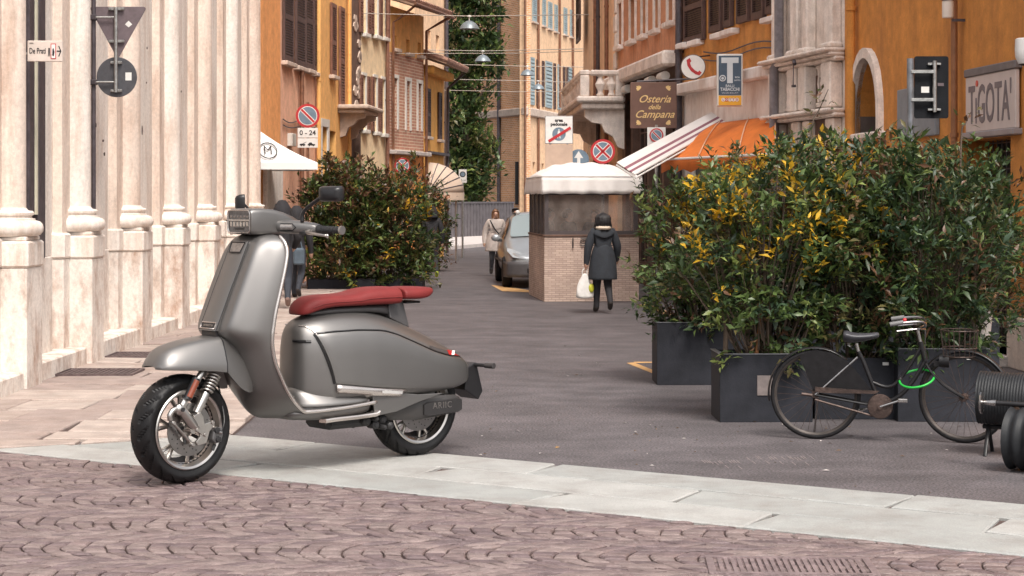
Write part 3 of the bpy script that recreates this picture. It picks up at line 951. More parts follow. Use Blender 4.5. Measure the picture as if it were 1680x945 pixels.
# tiled eave
rf = MB(); rf.add([(-.2,-.75,zt-.05),(f.L+.2,-.75,zt-.05),(f.L+.2,2.5,zt+1.0),(-.2,2.5,zt+1.0),(-.2,-.75,zt+.07),(f.L+.2,-.75,zt+.07),(f.L+.2,2.5,zt+1.12),(-.2,2.5,zt+1.12)],
                  [(0,1,2,3),(4,5,6,7),(0,1,5,4),(1,2,6,5),(2,3,7,6),(3,0,4,7)])
ro = rf.build('roof', M_EAV, f.root)
for i in range(24):
    s_ = -.15 + (f.L+.3)*i/23
    MB().tube([(s_,-.80,zt+.07),(s_,2.4,zt+1.13)], .085, 8).build('roof_tile', M_TIL, ro, smooth=40)
MB().tube([(-.3,-.82,zt-.0),(f.L+.3,-.82,zt-.03)], .045, 8).build('gutter', M_CPR, ro, smooth=40)
MB().box(f.L*.25, f.L*.25+.6, 1.2, 1.8, zt+.5, zt+1.9, b=.03).build('chimney', M_TIL, ro)
MB().tube([(f.L-.05,-.8,zt-.05),(f.L-.05,-.5,zt-.2),(f.L-.05,-.1,zt-.42),(f.L-.05,-.1,.2)], .04, 8).build('drainpipe', M_CPR, f.root, smooth=40)
s_, z_ = f.px(645, 25); MB().tube([(.05,-.7,zt-.03),(.1,-.4,zt-.25),(.1,-.08,zt-.45),(.1,-.08,.2)], .035, 8).build('drainpipe', M_CPR, f.root, smooth=40)

# ---------------- left 6: small amber house with low tiled roof
f = Fac('amber_house', 'small amber house with dark narrow shutters and a low tiled roof', 696, 53.2, 728, 56.6, 6.4, M_OCH, depth=6)
zt = f.px(712, 112)[1]; f.top = zt
for u0, u1, vt, vb in ((699,706,145,224),(719.5,724.5,152,229)):
    a, b, z0, z1 = leaf(f, u0, u1, vt, vb, M_SHB, 30); sillb(f, a-.08, b+.08, z0)
A, B, q0, q1 = rect(f, 703, 724, 276, 330); f.window(A, B, .3, q1, M_DBR, M_GLS, bars=(2,1))
f.wall()
rf = MB(); rf.add([(-.3,-.7,zt-.02),(f.L+.15,-.7,zt-.02),(f.L+.15,2,zt+.9),(-.3,2,zt+.9),(-.3,-.7,zt+.08),(f.L+.15,-.7,zt+.08),(f.L+.15,2,zt+1.0),(-.3,2,zt+1.0)],
                  [(0,1,2,3),(4,5,6,7),(0,1,5,4),(1,2,6,5),(2,3,7,6),(3,0,4,7)])
ro = rf.build('roof', M_EAV, f.root)
for i in range(18):
    s_ = -.25 + (f.L+.4)*i/17
    MB().tube([(s_,-.74,zt+.08),(s_,1.9,zt+1.0)], .085, 8).build('roof_tile', M_TIL, ro, smooth=40)
f.box('cornice', M_OCH, -.05, f.L+.2, -.3, 0, zt-.28, zt-.03, .04)
MB().tube([(f.L+.1,-.6,zt-.05),(f.L+.05,-.12,zt-.5),(f.L+.05,-.1,.1)], .05, 8).build('drainpipe', M_DKP, f.root, smooth=40)
a, b, z0, z1 = rect(f, 697, 726, 250, 254); f.box('ledge', M_DKP, a, b+.2, -.2, 0, z0, z1)

# ---------------- tall peach house behind it
f = Fac('tall_peach_building', 'tall plain peach house rising behind the small amber house', 680, 59, 734.5, 64.0, 13.0, M_PCH, depth=2)
for u0, u1, vt, vb in ((715.5,720.5,58,86),(702,706.5,50,80)):
    A, B, q0, q1 = rect(f, u0, u1, vt, vb); f.window(A, B, q0, q1, M_SIL, M_GLS, bars=(0,1))
f.wall()
s_, _ = f.px(733, 100, .1); drainpipe(f, s_, 0, 13, .07, M_DKP)

# ================================================================ far end: brick corner house
BKL = Fac('brick_building', 'tall brick corner house closing the far end of the street', 728, 97.0, 861, 88.0, 16.5, M_BRK, depth=.3)
BKL.wall()
zc = BKL.px(855, 181)[1]
BKL.box('cornice', M_SIL, 0, BKL.L, -.14, 0, zc-.25, zc+.12, .04)
BKL.box('corner_strip', M_PCH, BKL.L-.55, BKL.L+.02, -.03, 0.01, 0, 16.5)
s_, _ = BKL.px(818, 150, .1); drainpipe(BKL, s_, 0, 16, .09, M_DKP)
f = Fac('brick_building_side', 'x', 861.5, 88.0, 958, 101.0, 16.5, M_PCH, depth=.25)
f.root.parent = BKL.root
f.root.location = Vector((BKL.L, 0, 0)); f.root.rotation_euler = (0,0,f.th-BKL.th)
f.root.name = 'peach_side'
for k in ('label','category'): del f.root[k]
SIDE = f
sw = lambda i: i
for (u0, u1, vb) in ((863.5,867.5,31),(873,879.5,36),(889.5,894.5,42.5),(899,905,47.5),(909.5,914,52),(924.5,929.5,57),(935,939,60.5)):
    a, b, z0, z1 = rect(f, u0, u1, vb-44, vb); f.shutter(a, b, z0, z1, M_SHG, n=14); sillb(f, a-.1, b+.1, z0)
for (u0, u1, vt, vb) in ((864,868,92,171),(869,876,94,172),(880,884,98,173),(889,892,100,175),(894.5,905,101,177),(908,911,104,179),(914.5,919,106,180),(923.5,926.5,109,181),(929,932,110,182),(931.5,938.5,111,183)):
    w = u1-u0
    a, b, z0, z1 = rect(f, u0, u1, vt, vb)
    f.shutter(a, b, z0, z1, M_SHG if w > 4.2 else M_SHB, n=14)
for u0, u1, vt, vb in ((866,871,266,335),(874.5,878.5,266,335),(889,893,268,335)):
    a, b, z0, z1 = rect(f, u0, u1, vt, vb); f.window(a, b, z0, z1, M_SIL, M_GLS, bars=(2,4))
f.wall()
zc = f.px(880, 183)[1]
f.box('cornice', M_SIL, -.1, f.L, -.16, 0, zc-.3, zc+.12, .05)
for u, z0 in ((862.5,0),(884.5,0),(919.5,6.5),(941,6.5)):
    s_, _ = f.px(u, 100, .1); drainpipe(f, s_, z0, 16, .06, M_CPR)

# backdrop house right of the brick corner (seen through the gap behind the balcony)
f = Fac('far_peach_building', 'plain far peach building seen between the brick corner house and the balcony', 930, 116, 1030, 110, 17, M_PCH, depth=3)
f.wall()

# ================================================================ right side
# ---------------- right 1: balcony house
RB = Fac('balcony_building', 'narrow cream house with a stone balcony on scrolled brackets on the right', 957, 52.0, 1013, 41.3, 12.5, M_PCH, depth=5)
f = RB
for u0, u1, vt, vb in ((963.5,968.5,150,300),(978,985,200,300),(990,998,205,320)):
    a, b, z0, z1 = rect(f, u0, u1, vt, vb); f.window(a, b, max(.3,z0), z1, M_DBR, M_GLS, bars=(1,3))
f.wall()
a, b, z0, z1 = rect(f, 953, 972, -50, 46, .3)
f.shutter(0.5, 1.9, z0, z1, M_SHB, y=-.2, n=30)
for u in (976.5, 981, 995): 
    s_, _ = f.px(u, 60, .09); drainpipe(f, s_, 0, 12, .05, M_CPR if u != 981 else M_DKP)
for i in range(12):     # quoins
    z_ = 4.3+.42*i
    f.box('quoin', M_BAR, f.L-(.55 if i % 2 else .35), f.L, -.05, 0, z_, z_+.39, .02)
# balcony: slab, balustrade, brackets
zb = f.px(985, 165, .6)[1]; zt = f.px(985, 110, .6)[1]
s0, s1 = f.px(975, 160, .3)[0]-2.2, f.px(1000, 160, .3)[0]+.4
BW = .95
bb = MB(); bb.box(s0-.1, s1+.1, -BW-.1, 0, zb, zb+.14, b=.04); bb.box(s0, s1, -BW, 0, zb-.14, zb, b=.03)
bo = bb.build('balcony', M_BAR, f.root)
MB().box(s0, s1, -BW-.03, -BW+.2, zt-.12, zt, b=.03).build('rail', M_BAR, bo)
MB().box(s1-.2, s1+.02, -BW+.2, 0, zt-.12, zt-.002, b=.03).build('rail', M_BAR, bo)
prof = [(.05,0),(.075,.06),(.05,.12),(.045,.2),(.09,.38),(.1,.46),(.06,.6),(.04,.72),(.07,.78)]
hgt = zt-.12-(zb+.14)
for i in range(7):
    s_ = s0+.3 + (s1-s0-.8)*i/6
    MB().lathe([(r_, zb+.14+h_*hgt/.78) for r_, h_ in prof], 10, 'Z', (s_,-BW+.085,0)).build('baluster', M_BAR, bo, smooth=40)
for i in range(2):
    MB().lathe([(r_*1.15, zb+.14+h_*hgt/.78) for r_, h_ in prof], 10, 'Z', (s1-.09,-BW+.42+.24*i,0)).build('baluster', M_BAR, bo, smooth=40)
for s_, y_ in ((s0+.1,-BW-.02), (s1-.1,-BW-.02), (s1-.1,-.20)):
    MB().box(s_-.11, s_+.11, y_, y_+.20, zb+.14, zt-.12, b=.02).build('balcony_post', M_BAR, bo)
for s_ in (s0+.25, s1-.3):
    p_ = [(0,zb-.14),(-.85,zb-.14),(-.86,zb-.3),(-.7,zb-.42),(-.5,zb-.45),(-.42,zb-.62),(-.25,zb-.72),(-.14,zb-.95),(0,zb-1.0)]
    MB().prism(p_, .3, 'X', s_-.15).build('bracket', M_BAR, bo)

# ---------------- right 2: rust coloured house with tavern
f = Fac('rust_building', 'rust red house with stone framed windows above the tavern shutters', 1011, 41.6, 1112, 34.6, 12.0, M_RST, depth=5)
RU = f
for u0, u1, vt, vb in ((1015.5,1021.5,5,75),(1035,1043,-3,66),(1054.5,1061.5,-12,57),(1075,1082,-22,48),(1097,1106,-33,36)):
    a, b, z0, z1 = rect(f, u0, u1, vt, vb)
    f.window(a, b, z0, z1, M_FRW, M_GLS, bars=(0,2), surround=.12, sill=True, sillm=M_BAR, fw=.12)
zl = f.px(1062, 106)[1]
a, b, z0, z1 = rect(f, 1031, 1108, 128, 300)
f.wall(z0=zl)
f.holes = []
for u0, u1 in ((1012,1021),(1026,1035),(1038,1062),(1064,1086),(1089,1108)):
    a, b, q0, q1 = rect(f, u0, u1, 130, 320); f.window(a, b, .4, q1, M_DBR, M_GLS, bars=(2,6), fw=.05)
f.wall(m=M_DBR, name='ground_floor_wall', z1=zl-.002)
f.box('ledge', M_BAR, f.px(1018,120)[0], f.L, -.30, 0, zl-.25, zl+.05, .05)
f.box('ledge', M_BAR, 0, f.px(1025,120)[0], -.34, 0, zl-.3, zl-.05, .05)
for u0 in (1023, 1061, 1082):     # pale awning rolls under the ledge
    a, z_ = f.px(u0, 122, .2)
    MB().tube([(a,-.18,zl-.42),(a+.5,-.18,zl-.42)], .09, 10).build('rolled_awning', M_FRW, f.root, smooth=40)

# ---------------- right 3: deep orange house with the tobacco shop
f = Fac('orange_building', 'stained deep orange house with dark shutters above the tobacconist', 1112, 34.4, 1281, 28.6, 11.5, M_DOR, depth=5)
TB = f
zl0 = f.px(1195, 138)[1]
f.wall(z0=zl0)
M_WST = mat('white_shop_stone', (.82,.74,.69), .8, var=.08, scale=3, bump=.1, stain=((.50,.33,.25), .7, 2.0, (1.3,1.3,.5)))
A, B, q0, q1 = rect(f, 1125, 1160, 215, 330); f.window(A, B, .1, q1, M_FRW, M_GLS, bars=(1,1))
A, B, q0, q1 = rect(f, 1180, 1262, 205, 330); f.window(A, B, .1, q1, M_FRW, M_GLS, bars=(3,1))
f.wall(m=M_WST, name='shop_wall', z1=zl0-.002)
f.box('ledge', M_WST, 0, f.L-.12, -.20, 0, zl0-.05, zl0+.16, .03)
s_, _ = f.px(1113, 60, .1); drainpipe(f, s_, 2.0, 11, .07, M_DKP)
for u0, u1, vb in ((1114,1118,66),(1124,1155,69),(1165,1184,52),(1189,1201,44),(1210,1229,37),(1235,1254,31),(1258,1271,22)):
    a, b, z0, z1 = rect(f, u0, u1, vb-130, vb, .05)
    f.shutter(a, b, z0, z1, M_SHB, n=36, th=.07)
for u0, u1, v in ((1121,1133,71),(1140,1156,66),(1178,1196,54),(1197,1214,48),(1261,1281,28)):
    a, b, z0, z1 = rect(f, u0, u1, v, v+9)
    f.box('sill', M_WST, a, b, -.16, 0, z0, z1, .012)
for v0, v1 in ((85,70),(98,80)):
    s0_, z0_ = f.px(1158, v0); s1_, z1_ = f.px(1285, v1)
    pts = [(s0_+(s1_-s0_)*t, -.04, z0_+(z1_-z0_)*t-.06*math.sin(t*PI*2)) for t in [i/10 for i in range(11)]]
    MB().tube(pts, .012, 5).build('wall_cable', M_DKP, f.root)
s_, _ = f.px(1279, 60, .15)
mb = MB(); mb.tube([(s_,-.16,11),(s_,-.16,f.px(1279,98,.15)[1]),(s_-.12,-.2,f.px(1279,112,.15)[1]),(s_-.12,-.2,.3)], .075, 10)
mb.build('drainpipe', mat('grey_pipe',(.24,.22,.235),.5,var=.2,scale=8,metal=.3), f.root, smooth=40)

# ---------------- right 4: baroque stone front with flat pilasters and balustrade panels
f = Fac('baroque_building', 'weathered pale baroque stone front with pilasters and carved panels', 1276, 28.8, 1387, 26.0, 11.0, M_BAR, depth=5)
BQ = f
f.wall()
L = f.L
# z from photo rows at the middle of the front
zr = lambda v: f.px(1330, v)[1]
def band(v0, v1, out, nm='moulding'):
    f.box(nm, M_BAR, -.04, L+.02, -out, 0, zr(v1), zr(v0), .025)
band(90, 97, .34); band(97, 103, .26); band(103, 110, .18)
band(184, 191, .30); band(191, 198, .20)
for t, w in ((.10,.30),(.40,.30),(.56,.22),(.9,.3)):
    c = L*t
    f.box('pilaster', M_BAR, c-w/2, c+w/2, -.16, 0, zr(90), 11, .02)
    f.box('pilaster_base', M_BAR, c-w/2-.06, c+w/2+.06, -.22, 0, zr(90), zr(80), .03)
    f.box('pedestal', M_BAR, c-w/2-.04, c+w/2+.04, -.20, 0, zr(182), zr(111), .02)
    f.box('lower_pilaster', M_BAR, c-w/2-.02, c+w/2+.02, -.14, 0, 0, zr(199), .02)
for c0, c1 in ((L*.17,L*.34),(L*.64,L*.84)):
    n = 5
    for i in range(n):
        s_ = c0+(c1-c0)*(i+.5)/n; r0 = (c1-c0)/n*.34
        za, zb_ = zr(170), zr(116); hh = zb_-za
        MB().lathe([(r0*.8,za),(r0,za+.12*hh),(r0*.45,za+.3*hh),(r0*.9,za+.55*hh),(r0*.5,za+.8*hh),(r0,zb_)], 10, 'Z', (s_,-.02,0)).build('baluster', M_BAR, f.root, smooth=40)
    f.box('panel_frame', M_BAR, c0-.02, c1+.02, -.05, 0, zr(116), zr(112)); f.box('panel_frame', M_BAR, c0-.02, c1+.02, -.05, 0, zr(178), zr(171))
# arched niche in the lower storey with a dark opening
A, B = L*.45, L*.8
pts = [(A,0)]+[( (A+B)/2-(B-A)/2*math.cos(PI*i/10), zr(225)+(B-A)*.9*math.sin(PI*i/10)) for i in range(11)]+[(B,0)]
MB().prism(pts, -.03, 'Y', .0).build('arched_door', M_DBR, f.root)
f.box('plaque', M_SIL, L*.27, L*.42, -.16, -.10, zr(260), zr(226), .02)
mb = MB(); a, z_ = f.px(1308, 100, .3); mb.tube([(a,-.35,z_),(a+.05,-.36,z_-.05)], .03, 8); mb.tube([(a,-.36,z_-.03),(a+.1,-.4,zr(142))], .008, 6); mb.box(a+.08,a+.14,-.42,-.37,zr(146),zr(142))
mb.build('wall_lamp_bracket', M_DKP, f.root)

# ---------------- right 5: burnt orange house with the shop
f = Fac('shop_building', 'burnt orange house with arched niche and TIGOTA shop sign at the right edge', 1386, 26.0, 1760, 17.8, 11.0, M_TIG, depth=6)
TG = f
# shop opening
so = rect(f, 1577, 1658, 128, 578)
sz = f.px(1617, 225)[1]
f.hole(so[0], so[1], .12, sz-.02)
no = rect(f, 1404, 1446, 95, 218)
f.hole(no[0], no[1], no[2], no[3])
f.reveal = .45
f.wall()
# spandrels closing the hole above the arch, and the stone surround
w2 = (no[1]-no[0])/2; cxn = (no[0]+no[1])/2; za = no[3]-w2*1.25
def arc(r, e=1.25, n=14):
    return [(cxn - r*math.cos(PI*i/n), za + r*e*math.sin(PI*i/n)) for i in range(n+1)]
A_ = arc(w2)
mb = MB()
half = len(A_)//2
mb.prism([(no[0],za)] + [A_[i] for i in range(1, half+1)] + [(cxn,no[3]+.001),(no[0],no[3]+.001)][1:], .44, 'Y', .002)
mb.prism([(no[1],za)] + [A_[i] for i in range(len(A_)-2, half-1, -1)] + [(no[1],no[3]+.001)], .44, 'Y', .002)
mb.build('spandrel', M_TIG, f.root)
so_ = MB()
ou, inn = [(cxn-(w2+.11),no[2])]+arc(w2+.11)+[(cxn+w2+.11,no[2])], [(cxn-w2,no[2])]+arc(w2)+[(cxn+w2,no[2])]
rings = [[(a[0],-.08,a[1]),(b[0],-.08,b[1]),(b[0],.06,b[1]),(a[0],.06,a[1])] for a, b in zip(ou, inn)]
so_.ring_loft(rings)
so_.build('arch_surround', M_BAR, f.root, smooth=30)
f.box('niche_back', mat('niche_plaster',(.16,.12,.105),.9,var=.25,scale=3,stretch=(1,1,.5)), no[0]-.02, no[1]+.02, .40, .44, no[2], no[3])
for q_ in ((no[0]+.004,no[0]+.016),(no[1]-.016,no[1]-.004)):
    f.box('niche_lining', MATS['niche_plaster'], q_[0], q_[1], .062, .398, no[2]+.002, za)
f.box('niche_sill', M_BAR, no[0]-.2, no[1]+.2, -.12, .3, no[2]-.09, no[2], .02)
A2 = [(cxn-(w2-.3)*math.cos(PI*i/12), za-.25+(w2-.3)*1.2*math.sin(PI*i/12)) for i in range(13)]
MB().prism([(cxn-w2+.3,no[2])]+A2+[(cxn+w2-.3,no[2])], -.015, 'Y', .398).build('niche_opening', MATS['dark_room'], f.root)
# roll-up grille in the shop opening
gr = MB(); gr.box(so[0]-.02, so[1]+.02, .43, .45, .1, sz)
gro = gr.build('shop_interior', MATS['dark_room'], f.root)
nb = 24
M_GRL = mat('grille_steel', (.13,.12,.125), .45, metal=.7, var=.2)
gz = MB()
for i in range(nb):
    z_ = .15+(sz-.2)*i/(nb-1)
    gz.tube([(so[0],.30,z_),(so[1],.30,z_)], .010, 5)
for i in range(11):
    s_ = so[0]+(so[1]-so[0])*(i+.5)/11
    gz.tube([(s_,.30,.12),(s_,.30,sz)], .008, 5)
tag(gz.build('grille', M_GRL, gro), kind='stuff')
f.box('threshold', M_KERB, so[0]-.05, so[1]+.05, -.25, .4, 0, .12, .01)
f.box('door_plinth', M_BAR, so[1]+.01, f.L, -.05, 0, 0, f.px(1668,520)[1], .01)
# drainpipe, white lamp cylinder
s_, _ = f.px(1564, 60, .1); drainpipe(f, s_, 0, 11, .04, mat('orange_brown_pipe',(.28,.12,.055),.5,var=.2,metal=.2))
s_, _ = f.px(1395, 60, .1); drainpipe(f, s_, 0, 11, .06, M_TIG)
p = P(1555, 15, 20.9)
lm = empty('wall_lamp', p, f.th, 'small cream cylinder wall lamp beside the upper drainpipe', 'lamp')
MB().lathe([(.06,-.10),(.065,-.08),(.065,.09),(.05,.1)], 16).build('shade', mat('lamp_cream',(.75,.66,.58),.4,var=.03), lm, smooth=40)
MB().lathe([(.075,.1),(.075,.13)], 16).build('cap', M_CPR, lm, smooth=40)
MB().box(-.015,.015,.05,.20,-.14,-.11).build('arm', M_DKP, lm)
# shop sign
s0, z0 = f.px(1578, 170, .12)
pa = f.px(1577, 128, .12); pb = f.px(1658, 128, .12)
sg = empty('shop_sign', f.world((pa[0]+pb[0])/2, -.02, f.px(1617,167,.12)[1]), f.th, 'pale TIGOTA shop fascia over the grilled shop door', 'sign')
W = pb[0]-pa[0]; Hh = f.px(1617,120,.12)[1]-f.px(1617,214,.12)[1]
MB().box(-W/2, W/2, -.05, .0, -Hh/2, Hh/2, b=.01).build('panel', mat('fascia_pinkish',(.62,.53,.50),.5,var=.05,scale=4), sg)
M_TGR = mat('fascia_letter_grey', (.17,.145,.16), .5, var=.08)
tx = text('lettering', "TıGOTA'", 1.0, M_TGR, sg, (0,-.053,-.0), sx=.42, bold=.012)
xs_ = [v.co.x for v in tx.data.vertices]; ys_ = [v.co.y for v in tx.data.vertices]
tx.scale = (W*.86/(max(xs_)-min(xs_)), Hh*.72/(max(ys_)-min(ys_)), 1)
tx.location.x = -(max(xs_)+min(xs_))/2*tx.scale[0]; tx.location.z = -(max(ys_)+min(ys_))/2*tx.scale[1]
MB().lathe([(.035,-.058),(.035,-.05)], 16, 'Y', (-W*.252,0,Hh*.36)).build('red_dot', mat('red_dot',(.6,.09,.06),.4,var=0), sg)
MB().box(-W/2-.02, W/2+.02, -.065, .06, Hh/2, Hh/2+.09, b=.01).build('header', mat('header_grey',(.16,.14,.14),.6,var=.15), sg)
MB().box(-W/2-.02, W/2+.02, -.09, .06, -Hh/2-.07, -Hh/2, b=.01).build('lower_rail', mat('rail_grey',(.33,.30,.31),.5,var=.1,metal=.4), sg)
# small white outdoor unit at the upper right edge
p = P(1682, 82, 18.6)
ac = empty('security_camera', p, R(30), 'white dome security camera at the upper right edge', 'camera')
MB().lathe([(.001,-.16),(.07,-.14),(.10,-.07),(.105,0),(.10,.11),(.08,.12),(.001,.12)], 20).build('housing', mat('white_plastic',(.72,.70,.69),.35,var=.03), ac, smooth=40)
MB().lathe([(.001,-.165),(.06,-.15),(.085,-.09)], 20).build('dome', M_BLK, ac, smooth=40)
MB().box(.05,.55,-.03,.03,.05,.11).build('arm', M_WHT, ac)
# grey board under the big sign back
a, b, z0, z1 = rect(f, 1479, 1542, 142, 225)
f.box('notice_board', mat('board_grey',(.22,.25,.28),.5,var=.1), a, b, -.06, 0, z0, z1, .01)
# ================================================================ road signs
def disc(root, name, r, y, m, o=(0,0), t=.006, n=40):
    return MB().lathe([(r,y-t),(r,y)], n, 'Y', (o[0],0,o[1])).build(name, m, root)
def bar2d(root, name, a, b, w, y, m, t=.004):
    a, b = Vector(a), Vector(b); d = (b-a).normalized(); nrm = Vector((-d.y, d.x))*w/2
    return MB().prism([tuple(a+nrm), tuple(b+nrm), tuple(b-nrm), tuple(a-nrm)], -t, 'Y', y).build(name, m, root)
def no_park(root, cz, r, cross=False, y=-.03):
    disc(root, 'plate', r, y, M_RED, (0,cz), .012)
    disc(root, 'white_ring', r*.80, y-.012, M_WHT, (0,cz), .002)
    disc(root, 'blue_field', r*.74, y-.014, M_BLU, (0,cz), .002)
    k = r*.72*.7071
    for s_ in ((1,-1) if cross else (1,)):
        bar2d(root, 'white_band', (-k*s_*1.02,cz+k*1.02), (k*s_*1.02,cz-k*1.02), r*.30, y-.016, M_WHT, .001)
    for s_ in ((1,-1) if cross else (1,)):
        bar2d(root, 'red_band', (-k*s_*1.06,cz+k*1.06), (k*s_*1.06,cz-k*1.06), r*.18, y-.0172, M_RED, .001)
def post(root, h, r=.028, m=None):
    return MB().tube([(0,0,0),(0,0,h)], r, 12).build('post', m or M_GALV, root, smooth=40)

# no parking 0 - 24
d = 37.4
r = empty('no_parking_sign', (X(505,d),d,0), R(3), 'no parking sign with 0 - 24 and tow away panels beside the white parasol', 'road sign')
post(r, Z(168,d), m=M_CPR)
no_park(r, Z(190,d), 19.5*d/FPX)
s = d/FPX
for v0, v1, nm in ((210,226.5,'hours_panel'),(227,243,'tow_panel')):
    MB().box(-16.5*s, 16.5*s, -.045, -.028, Z(v1,d)+.006, Z(v0,d), b=.004).build(nm, M_WHT, r)
text('lettering', '0 - 24', .14, M_BLK, r, (0,-.047,Z(218.3,d)), bold=.003)
zt = Z(235.5,d)
mb = MB()
mb.prism([(.0,zt-.04),(.15,zt-.04),(.15,zt-.015),(.10,zt-.01),(.08,zt+.02),(.04,zt+.02),(.01,zt-.008),(0,zt-.015)], -.003, 'Y', -.0455)
mb.prism([(-.16,zt-.04),(-.05,zt-.04),(-.05,zt-.01),(-.09,zt-.01),(-.02,zt+.03),(-.025,zt+.035),(-.1,zt-.0),(-.16,zt-.01)], -.003, 'Y', -.0455)
for cx_ in (.035,.115,-.13,-.08): mb.lathe([(.014,-.0485),(.014,-.0455)], 12, 'Y', (cx_,0,zt-.04))
mb.build('tow_truck_pictogram', M_BLK, r)

# far no stopping sign on the left
d = 47.0
r = empty('no_stopping_sign', (X(660,d),d,0), R(8), 'small no stopping sign low in front of the brick clad house', 'road sign')
post(r, Z(258,d)); no_park(r, Z(272,d), 13.2*d/FPX, True)
# no stopping sign on the right
d = 33.5
r = empty('no_stopping_sign', (X(989,d),d,0), R(-3), 'large no stopping sign above the white kiosk roof', 'road sign')
post(r, Z(230,d)); no_park(r, Z(248.5,d), 20.2*d/FPX, True)
# small no parking behind the tavern sign
d = 32.6
r = empty('no_parking_sign', (X(1077,d),d,0), R(-5), 'no parking sign half hidden below the brown tavern sign', 'road sign')
post(r, Z(205,d)); s = d/FPX
MB().box(-15*s,15*s,-.028,-.012,Z(240,d),Z(209,d),b=.004).build('backing', M_WHT, r)
no_park(r, Z(222,d), 11.5*d/FPX)
# blue arrow sign
d = 34.2
r = empty('one_way_sign', (X(949,d),d,0), R(4), 'round blue sign with a white upward arrow beside the pedestrian area sign', 'road sign')
post(r, Z(245,d)); s = d/FPX
disc(r, 'plate', 17*s, -.03, M_BLU, (0,Z(262,d)), .012)
zc = Z(261,d)
MB().prism([(-.03,zc-.14),(.03,zc-.14),(.03,zc+.02),(.085,zc+.02),(0,zc+.15),(-.085,zc+.02),(-.03,zc+.02)], -.003, 'Y', -.042).build('arrow', M_WHT, r)
# pedestrian area
d = 34.0; s = d/FPX
r = empty('pedestrian_area_sign', (X(917,d),d,0), 0, 'square end of pedestrian area sign over a beige board by the kiosk', 'road sign')
for u in (903, 931): MB().tube([(X(u,d)-X(917,d),.03,0),(X(u,d)-X(917,d),.03,Z(193,d))], .022, 10).build('post', M_GALV, r, smooth=40)
zc = Z(212.5,d)
MB().box(-23*s,23*s,-.012,.008,Z(236,d),Z(190,d),b=.006).build('plate', mat('sign_edge',(.22,.20,.20),.5,var=.1), r)
MB().box(-22*s,22*s,-.016,-.012,Z(235,d),Z(191,d)).build('white_field', M_WHT, r)
MB().box(-22.5*s,22.5*s,-.01,.012,Z(276,d),Z(237,d),b=.004).build('beige_board', mat('beige_board',(.48,.35,.27),.6,var=.07,scale=5), r)
text('lettering', 'area', .085, M_BLK, r, (0,-.0165,Z(197.5,d)), bold=.004)
text('lettering', 'pedonale', .085, M_BLK, r, (0,-.0165,Z(204,d)), bold=.004)
disc(r, 'blue_disc', 11*s, -.0165, M_BLU, (0,Z(220,d)), .002)
zc = Z(220,d)
mb = MB(); mb.lathe([(.014,-.0215),(.014,-.0185)],10,'Y',(0,0,zc+.075)); mb.prism([(-.02,zc+.055),(.02,zc+.055),(.03,zc-.0),(.02,zc-.0),(.03,zc-.08),(.015,zc-.08),(0,zc-.02),(-.018,zc-.08),(-.03,zc-.08),(-.018,zc+.0),(-.03,zc-.005)],-.003,'Y',-.0185)
mb.build('walking_figure', M_WHT, r)
bar2d(r, 'red_band', (-17*s,Z(232,d)), (19*s,Z(209.5,d)), 4.5*s, -.0225, M_RED)
# small white sign at the far corner
d = 55.0; s = d/FPX
r = empty('zone_sign', (X(759,d),d,0), R(5), 'small white zone sign beside the round shell awning', 'road sign')
post(r, Z(279,d), .03)
MB().box(-6.5*s,6.5*s,-.04,-.026,Z(300,d),Z(278,d),b=.004).build('panel', M_WHT, r)
disc(r, 'black_ring', 4.8*s, -.0405, M_BLK, (0,Z(286,d)), .002); disc(r, 'grey_disc', 3.4*s, -.043, M_BLU, (0,Z(286,d)), .002)
text('lettering', '12-16', .08, M_BLK, r, (0,-.0405,Z(296,d)))

# back of the large rectangular sign on the right
d = 19.3; s = d/FPX
r = empty('large_sign', (X(1493.5,d),d,0), 0, 'large dark back of a rectangular road sign on a grey post above the planter hedge', 'road sign')
r['label'] = 'dark rectangular back of a road sign on a grey post above the hedge'
sx = lambda u: X(u,d)-X(1493.5,d)
MB().tube([(0,0,0),(0,0,Z(96,d))], .036, 14).build('post', mat('post_grey',(.20,.21,.23),.45,metal=.5,var=.2,scale=12), r, smooth=40)
M_BK2 = mat('sign_back_dark', (.014,.015,.018), .85, spec=.2, var=.2, scale=10)
MB().prism(rounded([(sx(1501),Z(194,d)),(sx(1557),Z(194,d)),(sx(1557),Z(92,d)),(sx(1501),Z(92,d))],.03), .02, 'Y', .02).build('plate', M_BK2, r)
MB().tube([(sx(1532.5),-.03,Z(184,d)),(sx(1532.5),-.03,Z(100,d))], .022, 10).build('bracket_tube', M_GALV, r, smooth=40)
for v in (105, 180):
    MB().box(sx(1532.5)-.07,sx(1532.5)+.07,-.02,.02,Z(v,d)-.012,Z(v,d)+.012,b=.004).build('clamp', M_GALV, r)
for v in (118, 164):
    MB().box(0,sx(1532),-.045,-.02,Z(v,d)-.018,Z(v,d)+.018,b=.004).build('arm', M_GALV, r)
MB().box(sx(1512),sx(1525),.016,.02,Z(152,d),Z(142,d)).build('sticker', M_WHT, r)
MB().box(sx(1539),sx(1549),.016,.02,Z(141,d),Z(136,d)).build('sticker', M_SGR2, r)

